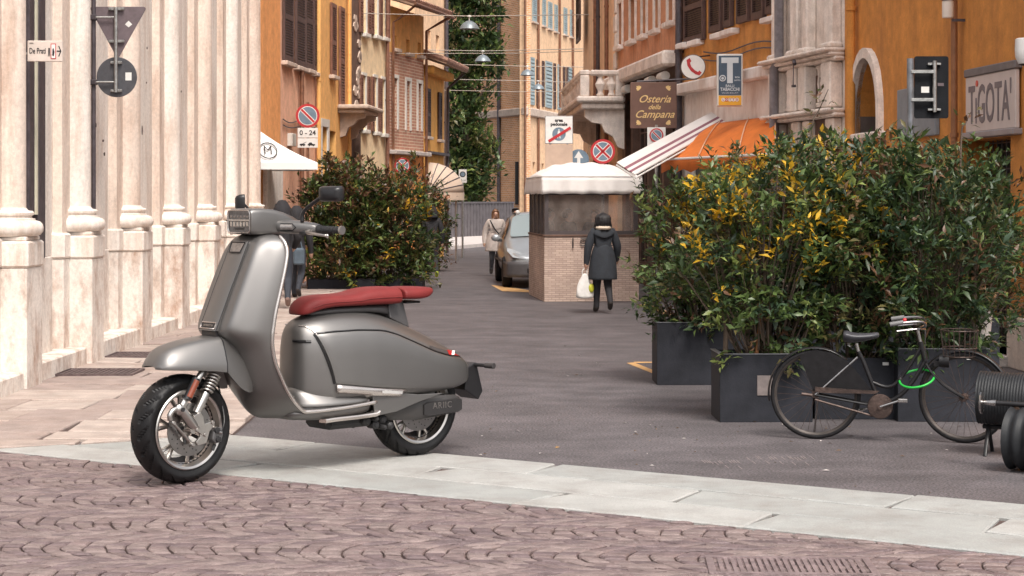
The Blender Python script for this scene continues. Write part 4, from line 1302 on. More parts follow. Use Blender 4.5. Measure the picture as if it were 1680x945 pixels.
# ================================================================ hanging shop signs
# phone sign
d = 31.9; s = d/FPX
r = empty('phone_sign', (X(1137,d),d,Z(110,d)), R(-4), 'round white sign with a red telephone receiver', 'sign')
MB().lathe([(20.5*s,-.05),(20.5*s,.05)], 40, 'Y').build('case', mat('case_brown',(.10,.07,.065),.5,var=.1), r)
disc(r, 'face', 19.2*s, -.05, M_WHT, (0,0), .006)
q = [(-.115,.12),(-.06,.155),(-.03,.10),(-.055,.07),(-.03,.0),(.03,-.06),(.085,-.09),(.11,-.065),(.15,-.10),(.11,-.15),(.04,-.13),(-.04,-.07),(-.10,.02)]
MB().prism(q, -.004, 'Y', -.056).build('receiver', M_RED, r)
MB().tube([(.1,.0,.18),(.35,.6,.25)], .015, 6).build('arm', M_DKP, r)
# tobacconist sign
d = 29.7; s = d/FPX
r = empty('tobacconist_sign', (X(1197,d),d,Z(132,d)), R(-3), 'tall dark blue TABACCHI sign with a big white T and yellow lotto foot', 'sign')
zz = lambda v: Z(v,d)-Z(132,d)
MB().box(-21*s,21*s,-.08,.08,zz(174.5),zz(89),b=.012).build('case', mat('case_white',(.66,.62,.58),.5,var=.05), r)
M_TBL = mat('tobacco_navy', (.055,.085,.125), .4, var=.08)
MB().box(-18.5*s,18.5*s,-.086,-.08,zz(156.5),zz(92)).build('navy_field', M_TBL, r)
M_LTY = mat('lotto_yellow', (.75,.38,.03), .45, var=.05)
MB().box(-18.5*s,18.5*s,-.086,-.08,zz(173),zz(157.5)).build('yellow_field', M_LTY, r)
M_TPL = mat('letter_pale', (.55,.58,.60), .5, var=.03)
mb = MB(); mb.box(-14*s,14*s,-.090,-.086,zz(104),zz(95)); mb.box(-4.6*s,4.6*s,-.0902,-.0862,zz(137),zz(104)); mb.build('big_letter', M_TPL, r)
text('lettering', 'BALLI', .058, M_TPL, r, (0,-.087,zz(141.5)), bold=.001)
text('lettering', 'TABACCHI', .072, M_TPL, r, (0,-.087,zz(147.2)), sx=.88, bold=.002)
text('lettering', 'VALORI BOLLATI', .035, M_TPL, r, (0,-.087,zz(153)))
text('lettering', 'RICA', .034, M_TPL, r, (12*s,-.087,zz(127.5)), bold=.001)
text('lettering', 'LOTTO', .03, M_TPL, r, (12*s,-.087,zz(132.5)), bold=.001)
MB().torus(.045,.009,18,6,'Y',(-12*s,-.088,zz(129))).build('emblem_ring', M_TPL, r)
disc(r, 'emblem', .022, -.087, M_TPL, (-12*s, zz(129)), .004)
for i, ch in enumerate('LOTTO'):
    disc(r, 'ball', 3.0*s, -.0862, M_WHT if i != 1 else M_RED, ((-11+5.6*i)*s, zz(164)), .003, 20)
    text('ball_letter', ch, .045, M_RED if i != 1 else M_WHT, r, ((-11+5.6*i)*s, -.0895, zz(164)), bold=.002)
MB().tube([(.1,.05,.2),(.2,.55,.2)], .02, 6).build('arm', M_DKP, r)
# tavern sign
d = 33.0; s = d/FPX
r = empty('tavern_sign', (X(1072,d),d,Z(173,d)), R(-2), 'brown tavern sign with gold script Osteria della Campana and corner palmettes', 'sign')
zz = lambda v: Z(v,d)-Z(173,d)
M_TVB = mat('tavern_brown', (.145,.075,.055), .5, var=.12, scale=4)
M_GLD = mat('sign_gold', (.72,.50,.22), .45, var=.08, metal=.1)
MB().box(-38*s,38*s,-.04,.04,zz(211),zz(135),b=.01).build('panel', M_TVB, r)
for t_, v, sz in (('Osteria', 163, .19), ('della', 176, .12), ('Campana', 188, .19)):
    text('lettering', t_, sz, M_GLD, r, (.01,-.042,zz(v)), shear=.45, sx=1.0, bold=.0015)
for sx_ in (-1,1):
    for sz_ in (-1,1):
        mb = MB(); o_ = (sx_*25*s, sz_*29*s)
        for k in range(5):
            a_ = math.atan2(-sz_, -sx_) + (k-2)*.5 + PI
            L_ = .085 - .012*abs(k-2)
            ax = Vector((math.cos(a_), math.sin(a_))); pr = Vector((-ax.y, ax.x))
            c_ = Vector(o_) - Vector((sx_,sz_))*.03
            q = [c_, c_+ax*L_*.5+pr*.016, c_+ax*L_*.85+pr*.012, c_+ax*L_, c_+ax*L_*.85-pr*.012, c_+ax*L_*.5-pr*.016]
            mb.prism([tuple(x_) for x_ in q], -.003-.0004*k, 'Y', -.04)
        mb.build('palmette', M_GLD, r)
MB().tube([(-.3,0,.43),(.9,.2,.50)], .02, 6).build('arm', M_DKP, r)

# ================================================================ awnings
M_ORA = mat('orange_canvas', (.72,.19,.03), .8, var=.1, scale=4, bump=.1, bscale=20)
M_CAN = mat('white_canvas', (.74,.70,.67), .8, var=.05, scale=3, bump=.1, bscale=12)
aw = empty('orange_awning', (0,0,0), 0, 'orange canvas awning over the tobacconist shop front', 'awning')
a_top0 = TB.world(TB.px(1165,205)[0], -.05, 0); a_top1 = TB.world(TB.L-.2, -.05, 0)
t0 = P(1137, 208, 32.6); t1 = P(1272, 172, 28.9); b0 = P(1086, 262, 31.0); b1 = P(1272, 262, 27.0)
t1.z = t0.z + .02; b1.z = b0.z
rings = []
n = 14
for i in range(n+1):
    t = i/n
    A_ = t0.lerp(t1,t); B_ = b0.lerp(b1,t)
    row = []
    for k in range(9):
        q = k/8
        p_ = A_.lerp(B_, q); p_.z += .10*math.sin(q*PI)*0.6 - .02*math.sin(t*PI*4)**2*q
        row.append(p_)
    row.append(B_ - Vector((0,0,.20+.03*math.cos(t*PI*14)))); rings.append(row)
mb = MB(); mb.ring_loft(rings, closed=False)
o = mb.build('canvas', M_ORA, aw, smooth=30)
q = o.modifiers.new('solid','SOLIDIFY'); q.thickness = .012
mb = MB()     # closed gable end towards the camera
mb.add([t1, b1, b1-Vector((0,0,.2)), Vector((t1.x,t1.y,b1.z-.2))], [(0,1,2,3)])
o = mb.build('side_canvas', M_ORA, aw); q = o.modifiers.new('solid','SOLIDIFY'); q.thickness = .012
for t in (.0,.35,.7,1.0):
    A_ = t0.lerp(t1,t)+Vector((0,0,.03)); B_ = b0.lerp(b1,t)+Vector((0,0,.02))
    pts = [A_.lerp(B_,k/8)+Vector((0,0,.07*math.sin(k/8*PI))) for k in range(9)]
    MB().tube(pts, .011, 5).build('seam', mat('pale_cord',(.70,.45,.30),.7,var=0), aw)
MB().tube([b0, b1], .022, 8).build('front_bar', M_WHT, aw, smooth=40)
# white and purple striped awning, folded out edge on
sa = empty('striped_awning', (0,0,0), 0, 'white awning with a dark red stripe sloping down to the kiosk roof', 'awning')
A4, B4, C4, D4 = P(1182,178,32.4), P(1012,268,30.8), P(1042,288,29.8), P(1192,203,31.4)
M_PUR = mat('wine_stripe', (.26,.10,.13), .8, var=.1)
mb = MB()
for f0, f1, mi in ((0,.42,0),(.42,.56,1),(.56,.70,0),(.70,.82,1),(.82,1.0,0)):
    mb.quad(A4.lerp(D4,f0), B4.lerp(C4,f0), B4.lerp(C4,f1), A4.lerp(D4,f1), mi)
o = mb.build('canvas', [M_CAN, M_PUR], sa); q = o.modifiers.new('solid','SOLIDIFY'); q.thickness = .02
MB().tube([B4-Vector((0,0,.03)), C4-Vector((0,0,.03))], .02, 6).build('front_bar', M_WHT, sa)
for f0, g0 in ((A4,B4),(D4,C4)):
    MB().tube([f0-Vector((0,0,.04)), g0-Vector((0,0,.04))], .016, 6).build('arm', M_WHT, sa)

# shell shaped shop awning at the far left corner
d = 53.0; s = d/FPX
fa = empty('shell_awning', (X(704,d),d,0), 0, 'cream quarter round shell awning with dark ribs at the far street corner', 'awning')
ox, oz = 0, Z(325,d)
M_CRM = mat('cream_canvas', (.62,.48,.38), .8, var=.06, scale=3)
ribs = []
Rr = 1.02
for k in range(7):
    a_ = R(90-15*k)
    ribs.append([(x_, math.sin(y_)*0+yy, z_) for x_, y_, z_, yy in [(Rr*math.cos(a_)*math.sin(t), 0, Z(316,d)+ (Rr*.86)*math.sin(a_)*math.sin(t), -.75*math.cos(t)*1.0) for t in [i*PI/20 for i in range(21)]]])
mb = MB(); mb.ring_loft(ribs, closed=False)
o = mb.build('canvas', M_CRM, fa, smooth=30); q = o.modifiers.new('solid','SOLIDIFY'); q.thickness = .015
for k in (1,2,3,4,5):
    MB().tube(ribs[k], .017, 5).build('rib', M_DKP, fa)
last = ribs[-1]
mb = MB(); mb.ring_loft([last, [(p_[0],p_[1],p_[2]-.22) for p_ in last]], closed=False)
o = mb.build('valance', M_CRM, fa); q = o.modifiers.new('solid','SOLIDIFY'); q.thickness = .015
text('lettering', 'La Bottega', .13, mat('rust_letter',(.42,.15,.07),.6,var=0), fa, (.36,-.74,Z(322,d)), bold=.003, rot=(R(90),0,R(14)))
MB().tube([(X(749,d)-X(704,d),-.3,0),(X(749,d)-X(704,d),-.3,Z(325,d))], .03, 8).build('pole', M_GALV, fa, smooth=40)

# ================================================================ white parasol by the stone building
d = 34.6; s = d/FPX
pr = empty('parasol', (X(425,d),d,0), R(12), 'white square market parasol with a round M logo behind the stone building', 'parasol')
az_ = Z(214,d); bz = Z(268,d); hw = 1.0
M_PAR = mat('parasol_white', (.80,.79,.77), .8, var=.03, scale=3)
mb = MB()
c4 = [(-hw,-hw),(hw,-hw),(hw,hw),(-hw,hw)]
N = 6
for i in range(4):
    a_, b_ = c4[i], c4[(i+1)%4]
    rows_ = []
    for j in range(N+1):
        t = j/N
        row = []
        for k in range(N+1):
            q = k/N
            e_ = Vector(a_).lerp(Vector(b_), q)
            sag = -.07*math.sin(q*PI)*t*t
            row.append((e_.x*t, e_.y*t, az_+(bz-az_)*t + sag*0.6 - .05*math.sin(t*PI)))
        rows_.append(row)
    mb.ring_loft(rows_, closed=False)
    mb.quad((a_[0],a_[1],bz), (b_[0],b_[1],bz), (b_[0],b_[1],bz-.13), (a_[0],a_[1],bz-.13))
o = mb.build('canopy', M_PAR, pr); q = o.modifiers.new('solid','SOLIDIFY'); q.thickness = .006
MB().tube([(0,0,0),(0,0,az_-.03)], .03, 10).build('pole', M_WHT, pr, smooth=40)
MB().lathe([(.30,0),(.30,.06),(.06,.10),(.05,.35)], 20).build('base', M_IRON, pr, smooth=40)
for a_ in c4:
    MB().tube([(0,0,az_-.08),(a_[0]*.97,a_[1]*.97,bz-.03)], .012, 6).build('rib', M_WHT, pr)
pitch = math.atan2(az_-bz, hw)
lg = empty('logo', (.12,-hw*.62,bz+(az_-bz)*.35), 0); lg.parent = pr; lg.rotation_euler = (R(90)-(R(90)-pitch)*1.0+0, 0, 0)
lg.rotation_euler = (pitch, 0, 0); lg.scale = (1, 1.7, 1)
MB().torus(.165,.010,32,6,'Z',(0,0,.012)).build('logo_ring', M_BLK, lg)
text('logo_letter', 'M', .26, M_BLK, lg, (0,0,.012), rot=(0,0,0), bold=-.002, sx=.85)
lg2 = None

# ================================================================ kiosk
KP = G(893,495); KL = G(868,483); KR = KP + Vector((1.652,.166,0))
kx = (KR-KP).normalized(); th = math.atan2(kx.y, kx.x)
kw = (KR-KP).length; kd = 2.45
kz0 = 1.13; kz1 = Z(318, KP.y)
kk = empty('kiosk', KP, th, 'street cafe booth with plank-brown split stone base, clear plastic windows and white canvas roof', 'kiosk')
kk['label'] = 'cafe booth with split stone base, plastic windows and white canvas roof'
M_SPL = brick_mat('split_stone', (.60,.46,.38), (.47,.345,.285), (.34,.24,.20), .13, .036, .004, bump=.8, noise=(.8,1.15))
bs = MB(); bs.box(0, kw, 0, .12, 0, kz0); bs.box(0, .12, .12, kd, 0, kz0-.001); bs.box(kw-.12, kw, .12, kd, 0, kz0-.001)
bs.build('base_wall', M_SPL, kk)
MB().box(-.02, kw+.02, -.02, .16, kz0, kz0+.035, b=.006).build('ledge', M_DBR, kk)
MB().box(-.02, .16, .16, kd, kz0, kz0+.034, b=.006).build('ledge', M_DBR, kk)
M_KFR = mat('booth_frame', (.075,.06,.06), .5, var=.15)
for x_, y_ in ((.04,.04),(kw-.05,.04),(.04,kd*.22),(.04,kd*.45),(.04,kd*.7),(.04,kd-.05)):
    MB().box(x_-.035, x_+.035, y_-.035, y_+.035, kz0+.035, kz1+.1).build('frame_post', M_KFR, kk)
MB().box(.076, kw-.086, .01, .07, kz0+.036, kz0+.10).build('frame_rail', M_KFR, kk)
MB().box(.076, kw-.086, .01, .07, kz1-.02, kz1+.07).build('frame_rail', M_KFR, kk)
# clear plastic window, slightly milky
m = bpy.data.materials.new('clear_plastic'); m.use_nodes = True
n_, l_ = m.node_tree.nodes, m.node_tree.links
b_ = n_['Principled BSDF']; b_.inputs['Base Color'].default_value = (.50,.42,.38,1); b_.inputs['Roughness'].default_value = .18
tr = n_.new('ShaderNodeBsdfTransparent'); mx = n_.new('ShaderNodeMixShader'); tc = n_.new('ShaderNodeTexCoord'); nz = n_.new('ShaderNodeTexNoise')
nz.inputs['Scale'].default_value = 2.5; nz.inputs['Detail'].default_value = 4
mr = n_.new('ShaderNodeMapRange'); mr.inputs['From Min'].default_value = .35; mr.inputs['From Max'].default_value = .7; mr.inputs['To Min'].default_value = .06; mr.inputs['To Max'].default_value = .26
l_.new(tc.outputs['Object'], nz.inputs['Vector']); l_.new(nz.outputs['Fac'], mr.inputs[0])
bpn = n_.new('ShaderNodeBump'); bpn.inputs['Strength'].default_value = .25; l_.new(nz.outputs['Fac'], bpn.inputs['Height']); l_.new(bpn.outputs[0], b_.inputs['Normal'])
l_.new(mr.outputs[0], mx.inputs[0]); l_.new(tr.outputs[0], mx.inputs[1]); l_.new(b_.outputs[0], mx.inputs[2]); l_.new(mx.outputs[0], n_['Material Output'].inputs['Surface'])
M_PLAS = m
MB().box(.076, kw-.086, .035, .039, kz0+.10, kz1-.02).build('window_pane', M_PLAS, kk)
ys = [.075, kd*.22, kd*.45, kd*.7, kd-.05]
for y0, y1 in zip(ys[:-1], ys[1:]):
    MB().box(.03, .034, y0+.035, y1-.035, kz0+.04, kz1).build('window_pane', M_PLAS, kk)
MB().box(.3, kw-.2, kd-.3, kd-.25, kz0, kz1).build('back_screen', mat('booth_back',(.52,.38,.30),.8,var=.35,scale=2.5), kk)
# wrought iron shelf bracket on the base wall
mb = MB()
mb.tube([(kw*.30,-.03,kz0-.02),(kw*.30,-.03,kz0-.20)], .011, 6)
for sg in (0, .24):
    pts = [(kw*.42+sg+.09*math.cos(t)*(1-t/14), -.03, kz0-.09+.05*math.sin(t)*(1-t/14)) for t in [i*.5 for i in range(18)]]
    mb.tube(pts, .007, 5)
mb.tube([(kw*.38,-.03,kz0-.15),(kw*.75,-.03,kz0-.15)], .008, 5); mb.tube([(kw*.38,-.03,kz0-.03),(kw*.75,-.03,kz0-.03)], .008, 5)
mb.build('iron_scroll', M_BLK, kk)
# canvas roof: stretched cloth over bows, with a hanging valance
zr_ = Z(267, KP.y+1.0); ze = kz1+.30
NX, NY = 44, 30
def roofz(a, b):
    u_, v_ = a*2-1, b*2-1
    dome = (max(0,1-abs(u_)**2.4)*max(0,1-abs(v_)**2.0))**.75
    fold = .012*math.sin(a*31+3*math.sin(b*5))*min(1,(1-abs(v_))*3) + .010*math.sin((a+b)*19) + .016*abs(math.sin(b*PI*3))*(1-dome)
    return ze + (zr_-ze)*dome + fold*min(1,4*(1-abs(u_)))*min(1,4*(1-abs(v_)))
x0, x1, y0, y1 = -.05, kw+.05, -.05, kd+.05
g_ = [[(x0+(x1-x0)*i/NX, y0+(y1-y0)*j/NY, roofz(i/NX, j/NY)) for i in range(NX+1)] for j in range(NY+1)]
mb = MB(); mb.ring_loft(g_, closed=False)
o = mb.build('canvas_roof', M_CAN, kk, smooth=True); q = o.modifiers.new('solid','SOLIDIFY'); q.thickness = .006
def hang(p0, p1, n, ph, nm):
    rows = []
    for i in range(n+1):
        t = i/n; p = Vector(p0).lerp(Vector(p1), t); nr = (Vector(p1)-Vector(p0)).normalized().cross(Vector((0,0,1)))
        w = .008*math.sin(t*21+ph)+.006*math.sin(t*47+ph)
        col_ = []
        for k in range(5):
            h = k/4
            col_.append(p + nr*(w*h*2.2+.012*h) + Vector((0,0,(kz1-.01+.016*abs(math.sin(t*PI*5)) - ze)*h)))
        rows.append(col_)
    mb = MB(); mb.ring_loft(rows, closed=False)
    o = mb.build(nm, M_CAN, kk, smooth=True); q = o.modifiers.new('solid','SOLIDIFY'); q.thickness = .005
hang((x0,y0,ze),(x1,y0,ze),48,.3,'valance'); hang((x0,y1,ze),(x0,y0,ze),40,1.4,'valance'); hang((x1,y0,ze),(x1,y1,ze),40,2.2,'valance')
for p0, p1 in (((x0,y0,ze),(x1,y0,ze)),((x0,y1,ze),(x0,y0,ze))):
    MB().tube([p0,p1], .010, 6).build('hem', mat('hem_grey',(.55,.50,.47),.8,var=.05), kk)

# ================================================================ hanging street lamps on cables
M_LMP = mat('lamp_grey', (.20,.23,.25), .4, metal=.3, var=.1)
def street_lamp(u, v, r_px, d, ul, ur, vl, vr, lab):
    s = d/FPX; c = P(u, v, d)
    r = empty('hanging_lamp', c, 0, lab, 'street lamp', 'lamps hung on cables across the street')
    k = r_px*s
    MB().lathe([(k*.12,k*.62),(k*.3,k*.56),(k*.62,k*.36),(k*.86,k*.08),(k,-.22*k),(k*.98,-.24*k),(k*.82,k*.02),(k*.3,k*.40)], 24).build('shade', M_LMP, r, smooth=50)
    MB().lathe([(k*.30,k*.25),(k*.34,k*.0),(k*.2,-.18*k),(.001,-.2*k)], 14).build('bulb', M_WHT, r, smooth=50)
    MB().tube([(0,0,k*.6),(0,0,k*1.0)], k*.06, 6).build('hook', M_WHT, r)
    MB().lathe([(k*.10,k*.95),(k*.22,k*1.0),(k*.22,k*1.12),(k*.1,k*1.16)], 10).build('insulator', M_WHT, r)
    zz = k*1.06
    pts = [(X(ul,d)-c.x, 0, Z(vl,d)-c.z), (0,0,zz), (X(ur,d)-c.x, 0, Z(vr,d)-c.z)]
    MB().tube(pts, .012, 5).build('cable', M_CBL, r)
    pts = spline([(0,0,zz),(k*.6,0,zz+.1),(k*1.6,0,zz+.5),(k*1.2,0,zz+1.0)], 5)
    return r
street_lamp(770, 44, 16.5, 47.0, 596, 966, 22, 24, 'largest hanging dome street lamp, top of the street view')
street_lamp(792, 98, 13.5, 56.0, 700, 962, 82, 80, 'hanging dome street lamp in front of the magnolia edge, second from top')
street_lamp(865, 121, 11.5, 64.0, 715, 960, 105, 110, 'hanging dome street lamp left of the lowest one, against blue shutters')
street_lamp(883, 144, 10.5, 70.0, 728, 957, 130, 136, 'lowest and smallest hanging dome street lamp')
for i, (v0, v1, d) in enumerate(((88,84,50.0),(148,150,60.0))):
    o = MB().tube([P(600 if i == 0 else 725, v0, d), P(840, (v0+v1)/2+1.5, d), P(958, v1, d)], .010, 5).build('overhead_cable', M_CBL)
    tag(o, ('upper' if i == 0 else 'lower')+' plain cable stretched across the street without a lamp', 'cable')

# ================================================================ dark boundary wall at the far corner
q0, q1, q2 = G(733,392), G(800,386), G(842,382)
fw = Fac('boundary_wall', 'dark grey board fence at the far corner below the magnolia', 731, 78, 842, 85, 2.0, mat('fence_grey',(.12,.105,.11),.8,var=.2,scale=3), depth=.15, cat='fence')
hA = Z(334,80)
mb = 44
fw.top = hA
for i in range(mb):
    a_ = fw.L*i/mb; b_ = fw.L*(i+1)/mb
    MB().box(a_+.01, b_-.01, -.02-.02*(i%2), .03, .1, hA).build('board', fw.m, fw.root)
MB().box(0, fw.L, .031, .07, .3, .4).build('rail', fw.m, fw.root)
MB().box(0, fw.L, .031, .07, hA-.4, hA-.3).build('rail', fw.m, fw.root)
MB().box(-.05, fw.L+.05, -.06, .08, hA, hA+.08).build('coping', fw.m, fw.root)
MB().box(-.05, fw.L+.05, -.2, .1, 0, .1).build('plinth', M_KERB, fw.root)
# ================================================================ plants
def leaf_mat(name, c, rough=.42, tr=.25):
    m = bpy.data.materials.new(name); m.use_nodes = True
    n, l = m.node_tree.nodes, m.node_tree.links
    b = n['Principled BSDF']; b.inputs['Roughness'].default_value = rough
    oi = n.new('ShaderNodeTexCoord'); nz = n.new('ShaderNodeTexNoise'); nz.inputs['Scale'].default_value = 9; nz.inputs['Detail'].default_value = 3
    l.new(oi.outputs['Object'], nz.inputs['Vector'])
    rp = n.new('ShaderNodeValToRGB'); rp.color_ramp.elements[0].position = .3; rp.color_ramp.elements[1].position = .7
    rp.color_ramp.elements[0].color = tuple(x*.6 for x in c)+(1,); rp.color_ramp.elements[1].color = tuple(min(1,x*1.4) for x in c)+(1,)
    l.new(nz.outputs['Fac'], rp.inputs[0]); l.new(rp.outputs[0], b.inputs['Base Color'])
    tl = n.new('ShaderNodeBsdfTranslucent'); l.new(rp.outputs[0], tl.inputs[0])
    mx = n.new('ShaderNodeMixShader'); mx.inputs[0].default_value = tr
    l.new(b.outputs[0], mx.inputs[1]); l.new(tl.outputs[0], mx.inputs[2]); l.new(mx.outputs[0], n['Material Output'].inputs['Surface'])
    MATS[name] = m
    return m
LG1 = leaf_mat('leaf_deep_green', (.038,.066,.022))
LG2 = leaf_mat('leaf_green', (.085,.130,.036))
LG3 = leaf_mat('leaf_fresh_green', (.17,.21,.055))
LBR = leaf_mat('leaf_bronze', (.13,.065,.035))
LOL = leaf_mat('leaf_olive', (.11,.095,.034))
LYE = leaf_mat('leaf_yellow', (.66,.40,.03), .5, .35)
LBG = leaf_mat('leaf_blue_green', (.045,.080,.042))
LPK = leaf_mat('leaf_dry', (.40,.24,.13), .6)
M_BAR2 = mat('bark', (.10,.07,.05), .9, var=.3, scale=12, bump=.5, stretch=(1,1,.3))
M_BRO = mat('orange_bark', (.30,.13,.05), .8, var=.3, scale=12, bump=.3, stretch=(1,1,.3))

def leaves_mesh(name, mats, pos, nrm, size, mi, seed=0, aspect=.36, droop=.25):
    """one folded leaf per position: 6 corners, 4 faces"""
    rs = np.random.RandomState(seed)
    n = len(pos)
    d = nrm + rs.normal(0, .55, (n,3)); d[:,2] += .1
    d /= np.linalg.norm(d, axis=1)[:,None]
    up = rs.normal(0,.5,(n,3)) + np.array([0,0,1.0])
    sd = np.cross(d, up); sd /= (np.linalg.norm(sd, axis=1)[:,None]+1e-9)
    nn = np.cross(sd, d)
    L = (size*rs.uniform(.45,1.4,n))[:,None]
    W = L*aspect*rs.uniform(.8,1.2,n)[:,None]
    base = pos
    m1 = pos + d*L*.42 + nn*L*.05; tip = pos + d*L - nn*L*droop*rs.uniform(0,1,(n,1))
    l1 = pos + d*L*.45 + sd*W*.5 + nn*L*.10; r1 = pos + d*L*.45 - sd*W*.5 + nn*L*.10
    V = np.stack([base, m1, tip, l1, r1], 1).reshape(-1,3)
    i = np.arange(n)*5
    F = np.stack([np.stack([i, i+4, i+1],1), np.stack([i+1,i+4,i+2],1), np.stack([i,i+1,i+3],1), np.stack([i+1,i+2,i+3],1)],1).reshape(-1,3)
    me = bpy.data.meshes.new(name)
    me.vertices.add(len(V)); me.vertices.foreach_set('co', V.ravel())
    me.loops.add(len(F)*3); me.loops.foreach_set('vertex_index', F.ravel().astype(np.int32))
    me.polygons.add(len(F)); me.polygons.foreach_set('loop_start', (np.arange(len(F))*3).astype(np.int32)); me.polygons.foreach_set('loop_total', np.full(len(F),3,np.int32))
    for m in mats: me.materials.append(m)
    me.polygons.foreach_set('material_index', np.repeat(mi, 4).astype(np.int32))
    me.update(calc_edges=True); me.validate()
    return me
def shrub(name, label, cat, loc, size, nl, mats, weights, leaf=.085, seed=1, special=None, trunk=.45, group=None, sprigs=120, stem_m=None, stems=5, shape=2.6, partname='foliage', aspect=.36, rz=0.0, inner=.35, z0=None):
    """bushy plant: leaf sprays on twig ends over an uneven body of size (x, y, z) standing on loc; special(pos)->material index or -1"""
    rs = np.random.RandomState(seed)
    r = empty(name, loc, rz, label, cat, group)
    sx, sy, sz = size
    zb = trunk if z0 is None else z0
    # sprig centres: mostly in the outer shell of a superellipsoid, lumpy
    c = []
    ph = rs.uniform(0, 6.28, 12)
    while len(c) < sprigs:
        q = rs.uniform(-1,1,3)
        rad = (abs(q[0])**shape + abs(q[1])**shape + abs(q[2])**shape)**(1/shape)
        if rad > 1 or rad < inner*rs.uniform(.3,1.6): continue
        lump = 1 + .12*math.sin(q[0]*5+ph[0]) + .10*math.sin(q[2]*6+ph[1]+q[1]*3) + .08*math.sin(q[0]*11+q[2]*7+ph[2]) + .07*math.sin(q[0]*19+ph[3])
        c.append(q*lump)
    c = np.array(c)
    P3 = np.stack([c[:,0]*sx/2, c[:,1]*sy/2, zb + (c[:,2]+1)/2*(sz-zb)], 1)
    out = c/np.linalg.norm(c,axis=1)[:,None]
    per = nl//sprigs
    pos, nrm, mi = [], [], []
    wts = np.array(weights)/sum(weights)
    for k in range(sprigs):
        axis = out[k]*.6 + rs.normal(0,.35,3) + np.array([0,0,.55]); axis /= np.linalg.norm(axis)
        Ls = rs.uniform(.10,.30)*leaf/.085
        t = rs.uniform(0,1,per)
        pp = P3[k] + axis*(t*Ls)[:,None] + rs.normal(0,.028*leaf/.085,(per,3))
        ang = rs.uniform(0,6.28,per)
        side = np.stack([np.cos(ang),np.sin(ang),rs.uniform(-.3,.5,per)],1)
        nn = side + axis*(.3+.9*t)[:,None]
        base = rs.choice(len(mats), p=wts)
        m_ = np.where(rs.uniform(0,1,per) < .62, base, rs.choice(len(mats), per, p=wts))
        if special is not None:
            sp = special(P3[k], rs)
            if sp >= 0: m_ = np.where(rs.uniform(0,1,per) < .55, sp, m_)
        pos.append(pp); nrm.append(nn); mi.append(m_)
    pos, nrm, mi = np.concatenate(pos), np.concatenate(nrm), np.concatenate(mi)
    me = leaves_mesh(partname, mats if special is None else mats, pos, nrm, leaf, mi, seed, aspect)
    o = bpy.data.objects.new(partname, me); COL.objects.link(o); o.parent = r; o['kind'] = 'stuff'
    # stems and twigs
    for k in range(stems):
        x0 = (k-(stems-1)/2)/max(1,stems)*sx*.62 + rs.normal(0,.02); y0 = rs.normal(0,.05)
        top = (x0*1.25+rs.normal(0,.08), y0+rs.normal(0,.12), zb+(sz-zb)*rs.uniform(.55,.85))
        mid = ((x0+top[0])/2+rs.normal(0,.04), (y0+top[1])/2+rs.normal(0,.04), top[2]*.5)
        MB().tube(spline([(x0,y0,0), mid, top], 4), [.022*leaf/.085*(1-.07*i) for i in range(9)], 7).build('stem', stem_m or M_BAR2, r, smooth=40)
    tw = MB()
    for k in range(0, sprigs, 2):
        p = Vector(P3[k]); q = Vector((p.x*.55, p.y*.4, max(zb*.6, p.z-.35-rs.uniform(0,.2))))
        tw.tube([q, (p+q)/2+Vector(rs.normal(0,.02,3)), p], [.008,.006,.004], 4)
    tag(tw.build('twigs', stem_m or M_BAR2, r), kind='stuff')
    return r

# ---------------- planter boxes on the right
M_PLT = mat('planter_slate', (.022,.023,.029), .7, spec=.25, var=.35, scale=3, bump=.1, wear=.1)
M_SOI = mat('soil', (.05,.036,.028), .95, var=.3, scale=20, bump=.6)
def planter(u0, u1, vbot, hgt, dep, label, rz=0.0, plate=None, rim=True):
    d = FPX*CH/(vbot-HOR); x0, x1 = X(u0,d), X(u1,d); w = x1-x0
    r = empty('planter_box', (x0,d,0), rz, label, 'planter', 'slate planter boxes of the street hedge')
    t = .03
    mb = MB(); mb.box(0,w,0,t,.0,hgt); mb.box(0,w,dep-t,dep,0,hgt); mb.box(0,t,t,dep-t,0,hgt-.001); mb.box(w-t,w,t,dep-t,0,hgt-.001)
    mb.build('box', M_PLT, r, bev=.004)
    if rim:
        rm = MB(); rm.box(-.006,w+.006,-.006,t+.004,hgt,hgt+.006); rm.box(-.006,t+.004,t+.004,dep,hgt,hgt+.0058); rm.box(w-t-.004,w+.006,t+.004,dep,hgt,hgt+.0057)
        rm.build('rim', mat('planter_rim',(.22,.22,.235),.4,var=.1,metal=.5), r)
    MB().box(t,w-t,t,dep-t,hgt-.10,hgt-.06).build('soil', M_SOI, r)
    if plate:
        MB().box(plate[0],plate[1],-.008,0,plate[2],plate[3],b=.002).build('label_plate', plate[4], r)
    return r, w, d
M_PLB = mat('plate_beige', (.20,.165,.155), .6, var=.2, scale=14)
PB1, w1, d1 = planter(1181, 1334, 693, .545, .52, 'slate planter box with beige plate behind the bicycle rear wheel', R(1.5), (.30,.425,.215,.375,M_PLB))
PB2, w2_, d2 = planter(1337, 1471, 688, .50, .50, 'slate planter box behind the bicycle chain, between the two nearest boxes', R(0), (.55,.60,.44,.465,M_WHT), False)
PB3, w3, d3 = planter(1473, 1622, 692, .585, .52, 'slate planter box behind the bicycle front wheel', R(-1), (.55,.63,.50,.525,M_WHT))
PB4, w4, d4 = planter(1078, 1222, 632, .60, .52, 'slate planter box standing back at the left end of the hedge', R(1))
PB5, w5, d5 = planter(1226, 1372, 626, .60, .52, 'slate planter box in the back row behind the plated one', R(1))
PB6, w6, d6 = planter(1376, 1524, 624, .60, .52, 'slate planter box in the back row behind the bicycle saddle', R(0))
PB7, w7, d7 = planter(1526, 1640, 622, .60, .52, 'slate planter box at the right end of the back row', R(0))

